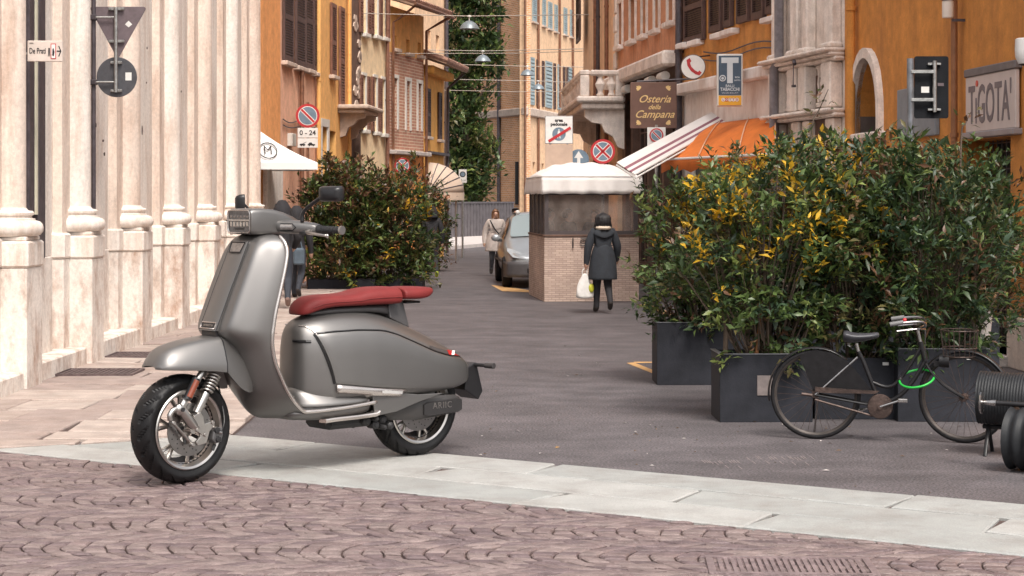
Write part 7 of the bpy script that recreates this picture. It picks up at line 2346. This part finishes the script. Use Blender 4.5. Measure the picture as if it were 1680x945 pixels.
# ---- rear body
BT = [ # x, half width, z bottom, z top
 (.125,.055,.56,.90),(.112,.115,.50,.955),(.078,.160,.465,.992),(.015,.195,.45,1.020),(-.06,.228,.445,1.040),(-.22,.252,.44,1.052),(-.42,.262,.44,1.050),(-.60,.260,.44,1.015),(-.80,.250,.445,.935),(-1.0,.230,.45,.845),(-1.15,.202,.46,.775),(-1.27,.165,.475,.715),(-1.35,.115,.50,.665),(-1.385,.05,.53,.63)]
PR_H = [0,.02,.06,.12,.25,.40,.55,.66,.75,.83,.90,.95,.985,1.0]
PR_W = [.70,.86,.95,.985,1.0,1.0,.985,.955,.905,.82,.69,.53,.30,.0]
def bodyW(x, z):
    w, zb, zt = pl(BT, x)
    h = min(1, max(0, (z-zb)/(zt-zb)))
    return w*float(np.interp(h, PR_H, PR_W))
rows = []
for x, w, zb, zt in BT:
    h = [(x, w*wv, zb+(zt-zb)*hv) for hv, wv in zip(PR_H, PR_W)]
    rows.append([(x,0,zb)] + h[:-1] + [(x,0,zt)] + [(p[0],-p[1],p[2]) for p in reversed(h[:-1])])
mb = MB(); mb.ring_loft(rows); mb.build('rear_body', M_PNT, sct, smooth=True, sub=2)
# side panels, a little proud of the body
def pt_top(x): return pl([(.03,.905),(-.10,.915),(-.30,.918),(-.50,.906),(-.62,.872),(-.80,.80),(-.95,.740),(-1.10,.700),(-1.25,.680),(-1.36,.62)], x)[0]
def pt_bot(x): return pl([(.0,.60),(-.10,.575),(-.40,.535),(-.70,.502),(-.95,.482),(-1.15,.478),(-1.30,.50),(-1.37,.53)], x)[0]
def xf(t): return -.095 + .115*t**1.2
for s_ in (1,-1):
    NXp, NZp = 28, 12
    rows = []
    for i in range(NXp+1):
        row = []
        for j in range(NZp+1):
            tz = j/NZp; x0 = xf(tz); x = x0 + (-1.362-x0)*(i/NXp)
            z = pt_bot(x)+(pt_top(x)-pt_bot(x))*tz
            row.append((x, s_*(bodyW(x,z)+.011), z))
        rows.append(row)
    mb = MB(); mb.ring_loft(rows, closed=False)
    o = mb.build('side_panel', M_PNT, sct, smooth=True)
    q = o.modifiers.new('solid','SOLIDIFY'); q.thickness = .016; q.offset = -1 if s_ > 0 else 1
    q2 = o.modifiers.new('bevel','BEVEL'); q2.width = .004; q2.segments = 2; q2.limit_method = 'ANGLE'; q2.angle_limit = R(50)
    off = .0045
    ln = [(xf(j/12)+.006, s_*(bodyW(xf(j/12)+.006, pt_bot(-.1)+(pt_top(0)-pt_bot(-.1))*j/12)+off), pt_bot(-.1)+(pt_top(0)-pt_bot(-.1))*j/12) for j in range(13)]
    MB().tube(ln, .0065, 6).build('seam', M_SBK, sct)
    xs_ = [.02-.06*i for i in range(20)]
    MB().tube([(x, s_*(bodyW(x,pt_top(x)+.006)+off), pt_top(x)+.006) for x in xs_], .0055, 6).build('seam', M_SBK, sct)
    # arched trim over the front column
    arch = [(.010,.905),(.028,.935),(.055,.955),(.085,.962)]
    MB().tube([(x, s_*(bodyW(x,z)+.002), z) for x, z in arch], .006, 6).build('arch_trim', M_TRM, sct)
    # chrome strip under the panel
    rows = []
    for i in range(15):
        x = -.10-.58*i/14; zt_ = pt_bot(x)-.006; zb_ = zt_-.054+.006*i/14
        rows.append([(x, s_*(bodyW(x,zt_)+.012), zt_), (x, s_*(bodyW(x,zb_)+.016), (zt_+zb_)/2), (x, s_*(bodyW(x,zb_)+.012), zb_)])
    mb = MB(); mb.ring_loft(rows, closed=False); o = mb.build('chrome_strip', M_TRM, sct, smooth=30)
    q = o.modifiers.new('solid','SOLIDIFY'); q.thickness = .01; q.offset = -1
    rows = []
    for i in range(6):
        x = -.46-.18*i/5; zt_ = pt_bot(x)-.014; zb_ = zt_-.024
        rows.append([(x, s_*(bodyW(x,zt_)+.0185), zt_), (x, s_*(bodyW(x,zb_)+.0195), zb_)])
    mb = MB(); mb.ring_loft(rows, closed=False); mb.build('strip_insert', M_SIL2 if s_ < 0 else mat('strip_white',(.66,.64,.62),.3,metal=.3,var=0), sct)
    # lower flank under the strip
    pts = [(-.39,.500),(-.55,.486),(-.80,.455),(-1.02,.45),(-.80,.405),(-.60,.352),(-.42,.335)]
    mb = MB(); mb.prism(pts, .014, 'Y', .232 if s_ > 0 else -.246); mb.build('lower_flank', M_PNT, sct, bev=.004)
    # tail lamp and its dark surround
    rows = []
    for i in range(8):
        x = -.92-.36*i/7; z = pt_top(x)+.012
        rows.append([(x, s_*(bodyW(x,z)+.006), z), (x, s_*(bodyW(x,z+.02)+.010), z+.012+.004*i/7), (x, s_*(bodyW(x,z+.03)+.006), z+.022+.008*i/7)])
    mb = MB(); mb.ring_loft(rows, closed=False); mb.build('tail_lamp_surround', M_PN2, sct, smooth=True)
    rows = []
    for i in range(5):
        x = -1.10-.14*i/4; z = pt_top(x)+.010
        rows.append([(x, s_*(bodyW(x,z)+.013), z), (x, s_*(bodyW(x,z+.025)+.017), z+.014), (x, s_*(bodyW(x,z+.036)+.012), z+.032)])
    mb = MB(); mb.ring_loft(rows, closed=False); o = mb.build('tail_lamp', M_TLR, sct, smooth=True)
    x = -1.145; z = pt_top(x)+.010
    MB().add([(x+.018,s_*(bodyW(x,z)+.020),z+.002),(x-.006,s_*(bodyW(x,z)+.020),z+.002),(x-.03,s_*(bodyW(x,z+.03)+.022),z+.030),(x-.006,s_*(bodyW(x,z+.03)+.022),z+.030)], [(0,1,2,3)]).build('lamp_clear_bar', M_WHT, o)
# slot on the front column
rows = []
for i in range(9):
    x = .122-.075*(i/8)**1.0; 
    y = .04 + .115*(i/8)**.7
    rows.append((x+.002, y, .862-.004*i/8))
MB().tube([(p[0], bodyW(min(p[0],.12),.86)+.003, p[2]) for p in rows], .009, 8).build('vent_slot', M_SBK, sct)
# lower front skirt of the body meeting the floor
rows = []
for x, w, z0_, z1_ in ((.16,.13,.42,.55),(.10,.19,.42,.56),(0,.235,.42,.545),(-.12,.262,.425,.535),(-.28,.268,.43,.515),(-.42,.264,.435,.50)):
    h = [(x,w*.55,z1_),(x,w*.80,z1_-.03),(x,w*.92,z0_+.05),(x,w*1.02,z0_+.012),(x,w*1.05,z0_-.01)]
    rows.append(h+[(p[0],-p[1],p[2]) for p in reversed(h)])
mb = MB(); mb.ring_loft(rows); mb.build('body_skirt', M_PNT, sct, smooth=True, sub=1)

# ---- seat
SE = [ # x, half width, z bottom, z top
 (.075,.05,1.030,1.055),(.055,.095,1.024,1.096),(.0,.125,1.036,1.136),(-.06,.138,1.058,1.152),(-.15,.145,1.074,1.157),(-.30,.152,1.076,1.158),(-.38,.157,1.076,1.163),(-.44,.160,1.076,1.186),(-.56,.166,1.076,1.198),(-.70,.166,1.076,1.196),(-.722,.163,1.078,1.193),(-.727,.155,1.082,1.188)]
def seat_loft(tab, name, m, sub=2):
    rows = []
    for x, w, zb, zt in tab:
        h_ = zt-zb
        h = [(x,0,zb),(x,w*.8,zb),(x,w*.97,zb+.12*h_),(x,w,zb+.40*h_),(x,w*.96,zb+.68*h_),(x,w*.80,zb+.90*h_),(x,w*.5,zt-.01*h_),(x,0,zt)]
        rows.append(h+[(p[0],-p[1],p[2]) for p in reversed(h[1:-1])])
    mb = MB(); mb.ring_loft(rows); return mb.build(name, m, sct, smooth=True, sub=sub)
seat_loft(SE, 'seat', M_SEA)
MB().tube([(x, w*1.0, zb+.42*(zt-zb)) for x, w, zb, zt in SE[2:11]], .0028, 5).build('seat_piping', M_SEA, sct)
PS = [(-.752,.150,1.112,1.180),(-.756,.158,1.108,1.186),(-.80,.160,1.102,1.192),(-.90,.155,1.102,1.190),(-.97,.142,1.104,1.187),(-1.03,.115,1.130,1.182),(-1.065,.07,1.155,1.176)]
seat_loft(PS, 'pillion_seat', M_SEA)
SB_ = [(.01,.07,1.018,1.05),(-.05,.092,1.024,1.064),(-.2,.105,1.030,1.080),(-.5,.112,1.028,1.080),(-.62,.11,1.01,1.08),(-.68,.09,.985,1.08)]
seat_loft(SB_, 'seat_base', M_PN2, 1)
rows = [[(-.66,s_*.10,.98),(-.66,s_*.07,1.10),(-.80,s_*.06,1.11),(-.84,s_*.09,.90)] for s_ in (1,-1)]
mb = MB(); mb.ring_loft(rows); mb.build('seat_bracket', M_PN2, sct, bev=.01)
MB().box(-.93,-.80,-.10,.10,1.074,1.090,b=.006).build('pillion_base', M_SBK, sct)

# ---- headset
NZ_ = 1.655
HB_ = [ # x, half width, z low, z high
 (.500,.136,1.578,1.730),(.485,.141,1.572,1.736),(.42,.145,1.568,1.740),(.33,.150,1.570,1.733),(.25,.155,1.575,1.714),(.18,.15,1.58,1.69),(.12,.12,1.59,1.668),(.09,.07,1.605,1.65)]
rows = []
for x, w, zl, zh in HB_:
    r_ = .028; ring = []
    for cx_, cz_, a0 in ((w-r_,zh-r_,0),(-(w-r_),zh-r_,90),(-(w-r_),zl+r_,180),(w-r_,zl+r_,270)):
        for k in range(4):
            a_ = R(a0+30*k); ring.append((x, cx_+r_*math.cos(a_), cz_+r_*math.sin(a_)))
    rows.append(ring)
mb = MB(); mb.ring_loft(rows); hs_ = mb.build('headset', M_PNT, sct, smooth=50)
# headlamp: frame, lens and led bars
fr = []
for x, k in ((.508,1.0),(.512,.96),(.505,.90)):
    w, zl, zh = .136*k, 1.654-.076*k, 1.654+.076*k; r_ = .026; ring = []
    for cx_, cz_, a0 in ((w-r_,zh-r_,0),(-(w-r_),zh-r_,90),(-(w-r_),zl+r_,180),(w-r_,zl+r_,270)):
        for j in range(5):
            a_ = R(a0+22.5*j); ring.append((x, cx_+r_*math.cos(a_), cz_+r_*math.sin(a_)))
    fr.append(ring)
mb = MB(); mb.ring_loft(fr, (False,False)); hl = mb.build('headlamp', M_TRM, sct, smooth=40)
MB().ring_loft([[(p[0]-.004,p[1],p[2]) for p in fr[2]],[(p[0]-.05,p[1],p[2]) for p in fr[2]]]).build('lens', M_LED, hl)
MB().box(.500,.506,-.118,.118,1.658,1.668).build('led_divider', M_LEB, hl)
for k in range(6):
    y_ = -.095+.038*k
    MB().box(.4985,.5045,y_-.0145,y_+.0145,1.622,1.655,b=.003).build('led_cell', M_LEB, hl)
    MB().box(.4985,.503,y_-.014,y_+.014,1.678,1.694,b=.003).build('led_cell', mat('led_dim',(.28,.27,.265),.15,metal=.9,var=.2,scale=60), hl)
MB().box(.4985,.503,-.06,.06,1.602,1.614,b=.003).build('indicator_bar', M_SBK, hl)
# arms of the headset to the grips
for s_ in (1,-1):
    rows = []
    for y, x0, x1, zl, zh in ((.08,.12,.34,1.585,1.672),(.14,.12,.325,1.578,1.668),(.20,.115,.30,1.573,1.664),(.27,.112,.262,1.572,1.658),(.33,.11,.225,1.575,1.648),(.375,.11,.195,1.578,1.64),(.395,.118,.178,1.585,1.63)):
        cx_, cz_, a_, b_ = (x0+x1)/2, (zl+zh)/2, (x1-x0)/2, (zh-zl)/2
        rows.append([(cx_+a_*math.copysign(abs(math.cos(t))**.6,math.cos(t)), s_*y, cz_+b_*math.copysign(abs(math.sin(t))**.6,math.sin(t))) for t in [j*2*PI/16 for j in range(16)]])
    mb = MB(); mb.ring_loft(rows); mb.build('handlebar_shell', M_PNT, sct, smooth=True, sub=1)
    gx, gz = .148, 1.605
    g0, g1 = Vector((gx,s_*.39,gz)), Vector((gx-.035,s_*.585,gz-.004))
    MB().tube([g0, g0.lerp(g1,.08), g0.lerp(g1,.12), g1], [.030,.030,.0235,.0225], 16).build('grip', M_SBM, sct, smooth=40)
    for k in range(6):
        c_ = g0.lerp(g1, .2+.13*k); d_ = (g1-g0).normalized()
        MB().tube([c_-d_*.004+Vector((0,0,0)), c_+d_*.004], .0252, 14).build('grip_ring', M_SBM, sct, smooth=40)
    MB().tube([g1, g1+(g1-g0).normalized()*.014], .0285, 18).build('bar_end', M_SIL2, sct, smooth=40)
    # brake lever
    MB().tube(spline([(.215,s_*.34,1.588),(.228,s_*.42,1.580),(.222,s_*.50,1.572),(.205,s_*.555,1.566)],5), [.013,.013,.012,.011,.011,.010,.010,.009,.009,.009,.009,.009,.009,.009,.010,.011], 10).build('brake_lever', M_SIL2, sct, smooth=True)
    MB().sphere((.203,s_*.560,1.566), .0125, 10, 8).build('lever_ball', M_SIL2, sct, smooth=True)
    MB().box(.185,.235,s_*.29,s_*.36,1.566,1.595,b=.008).build('lever_mount', M_SBM, sct)
    # indicator in the shell
    mb = MB(); mb.tube([(.300,s_*.185,1.618),(.262,s_*.262,1.618)], .019, 14); mb.build('indicator', mat('indicator_lens',(.26,.24,.23),.15,var=.2,scale=50,metal=.3), sct, smooth=40)
    mb = MB()
    loop = [(.302,s_*.170,1.618),(.301,s_*.178,1.640),(.265,s_*.262,1.640),(.254,s_*.282,1.618),(.264,s_*.262,1.597),(.300,s_*.178,1.597)]
    mb.tube(loop, .004, 6, closed=True); mb.build('indicator_frame', M_SBK, sct, smooth=True)
    # mirror
    if s_ > 0:
        mb = MB(); mb.tube(spline([(.215,.300,1.65),(.213,.300,1.70),(.20,.335,1.745),(.178,.43,1.80),(.17,.475,1.828)],5), .0125, 8); mb.build('mirror_stalk', M_SBK, sct, smooth=True)
        mc = Vector((.16,.545,1.835)); 
    else:
        mb = MB(); mb.tube(spline([(.215,-.300,1.65),(.213,-.305,1.69),(.20,-.35,1.73),(.18,-.44,1.77)],5), .0085, 8); mb.build('mirror_stalk', M_SBK, sct, smooth=True)
        mc = Vector((.175,-.475,1.775))
    rows = []
    for x, k in ((.045,.55),(.035,.80),(.015,.95),(-.012,1.0),(-.02,.97)):
        w, h_ = .098*k, .062*k; r_ = .028*k; ring = []
        for cy_, cz_, a0 in ((w-r_,h_-r_,0),(-(w-r_),h_-r_,90),(-(w-r_),-(h_-r_),180),(w-r_,-(h_-r_),270)):
            for j in range(5):
                a_ = R(a0+22.5*j); ring.append((x, cy_+r_*math.cos(a_), cz_+r_*math.sin(a_)))
        rows.append(ring)
    mb = MB(); mb.ring_loft(rows); o = mb.build('mirror', M_SBK, sct, smooth=45); o.location = mc; o.rotation_euler = (0,0,R(24) if s_ > 0 else R(-32)); o.scale = (1,.90,.80) if s_ > 0 else (1,.85,.95)
    MB().box(-.022,-.0205,-.085,.085,-.05,.05).build('mirror_glass', M_CHR, o)
# ignition neck between headset and shield
MB().tube([(.30,0,1.60),(.34,0,1.52)], [.10,.09], 20).build('neck', M_SBM, sct, smooth=40)

# ---- rear end: swing arm cover, mudguard, plate, indicator, footrest
rows = []
for x, z0_, z1_, y0_, y1_ in ((-.50,.305,.375,.10,.17),(-.62,.285,.405,.105,.195),(-.80,.275,.425,.115,.21),(-1.0,.285,.432,.12,.215),(-1.16,.30,.425,.12,.212),(-1.215,.325,.405,.13,.19)):
    b_ = .016
    rows.append([(x,y0_,z0_),(x,y1_-b_,z0_),(x,y1_,z0_+b_*1.6),(x,y1_,z1_-b_*1.6),(x,y1_-b_,z1_),(x,y0_,z1_)])
mb = MB(); mb.ring_loft(rows); mb.build('engine_cover', mat('engine_grey',(.075,.07,.068),.5,metal=.5,var=.06), sct, smooth=35)
rows = []
for x, z0_, z1_ in ((-.86,.30,.385),(-.90,.285,.40),(-1.18,.300,.408),(-1.20,.31,.40)):
    rows.append([(x,.20,z0_),(x,.226,z0_+.012),(x,.226,z1_-.012),(x,.20,z1_)])
mb = MB(); mb.ring_loft(rows); mb.build('cover_plate', mat('engine_dark',(.055,.052,.052),.4,metal=.5,var=.06), sct, smooth=35)
text('cover_lettering', 'ARIIC', .062, M_SIL2, sct, (-1.02,.2275,.362), rot=(R(90),0,R(180)), ext=.0012, space=1.15)
mb = MB()
for i, (x, y, z, r_) in enumerate(((-.40,.16,.30,.035),(-.46,.18,.27,.03),(-.53,.17,.30,.032),(-.33,.10,.29,.04),(-.58,.19,.255,.026),(-.45,.20,.315,.02),(-.52,.20,.25,.018))):
    mb.lathe([(.001,y+.035),(r_*.5,y+.035),(r_,y+.02),(r_,y-.05)], 14, 'Y', (x,0,z))
mb.build('engine_fittings', M_SBM, sct, smooth=40)
MB().box(-.62,-.10,-.14,.15,.255,.345,b=.03).build('engine_block', M_SBM, sct)
rows = []
for x, z in ((.02,.338),(-.05,.342),(-.25,.344),(-.40,.350),(-.425,.362)):
    rows.append([(x,.215,z-.012),(x,.292,z-.010),(x,.297,z+.008),(x,.292,z+.016),(x,.215,z+.014)])
mb = MB(); mb.ring_loft(rows); mb.build('footrest', M_TRM, sct, smooth=40)
# inner mudguard over the rear wheel
rows = []
for i in range(13):
    a_ = R(-70+120*i/12); r_ = WHR+.035
    rows.append([(-AX-math.sin(a_)*r_, y_, WHR+math.cos(a_)*r_-abs(y_)*.12) for y_ in (-.12,-.06,0,.06,.12)])
mb = MB(); mb.ring_loft(rows, closed=False); o = mb.build('rear_mudguard', M_SBM, sct, smooth=True); q = o.modifiers.new('solid','SOLIDIFY'); q.thickness = .008
MB().prism([(-1.36,.60),(-1.44,.63),(-1.50,.42),(-1.46,.36),(-1.33,.44)], .20, 'Y', -.10).build('plate_carrier', M_SBK, sct, bev=.006)
for s_ in (1,-1):
    MB().tube([(-1.425,s_*.10,.612),(-1.45,s_*.19,.612)], [.014,.013], 10).build('indicator_stalk', M_SBK, sct, smooth=40)
    MB().tube([(-1.45,s_*.185,.612),(-1.462,s_*.265,.612)], [.019,.021], 14).build('rear_indicator', mat('smoked_lens',(.05,.045,.045),.2,var=0), sct, smooth=40)
MB().tube([(-.94,-.10,WHR),(-.94,.20,WHR)], .03, 14).build('rear_axle', M_SBM, sct, smooth=40)
MB().tube([(.94,-.12,WHR),(.94,.15,WHR)], .022, 14).build('front_axle', M_SIL2, sct, smooth=40)
MB().tube([(.40,0,1.40),(.60,0,.92),(.80,0,.72)], [.04,.05,.05], 14).build('steering_column', M_SBM, sct, smooth=40)
MB().tube([(-.45,-.16,.30),(-.8,-.20,.30),(-1.2,-.22,.36)], [.03,.05,.055], 14).build('exhaust', M_SBM, sct, smooth=40)
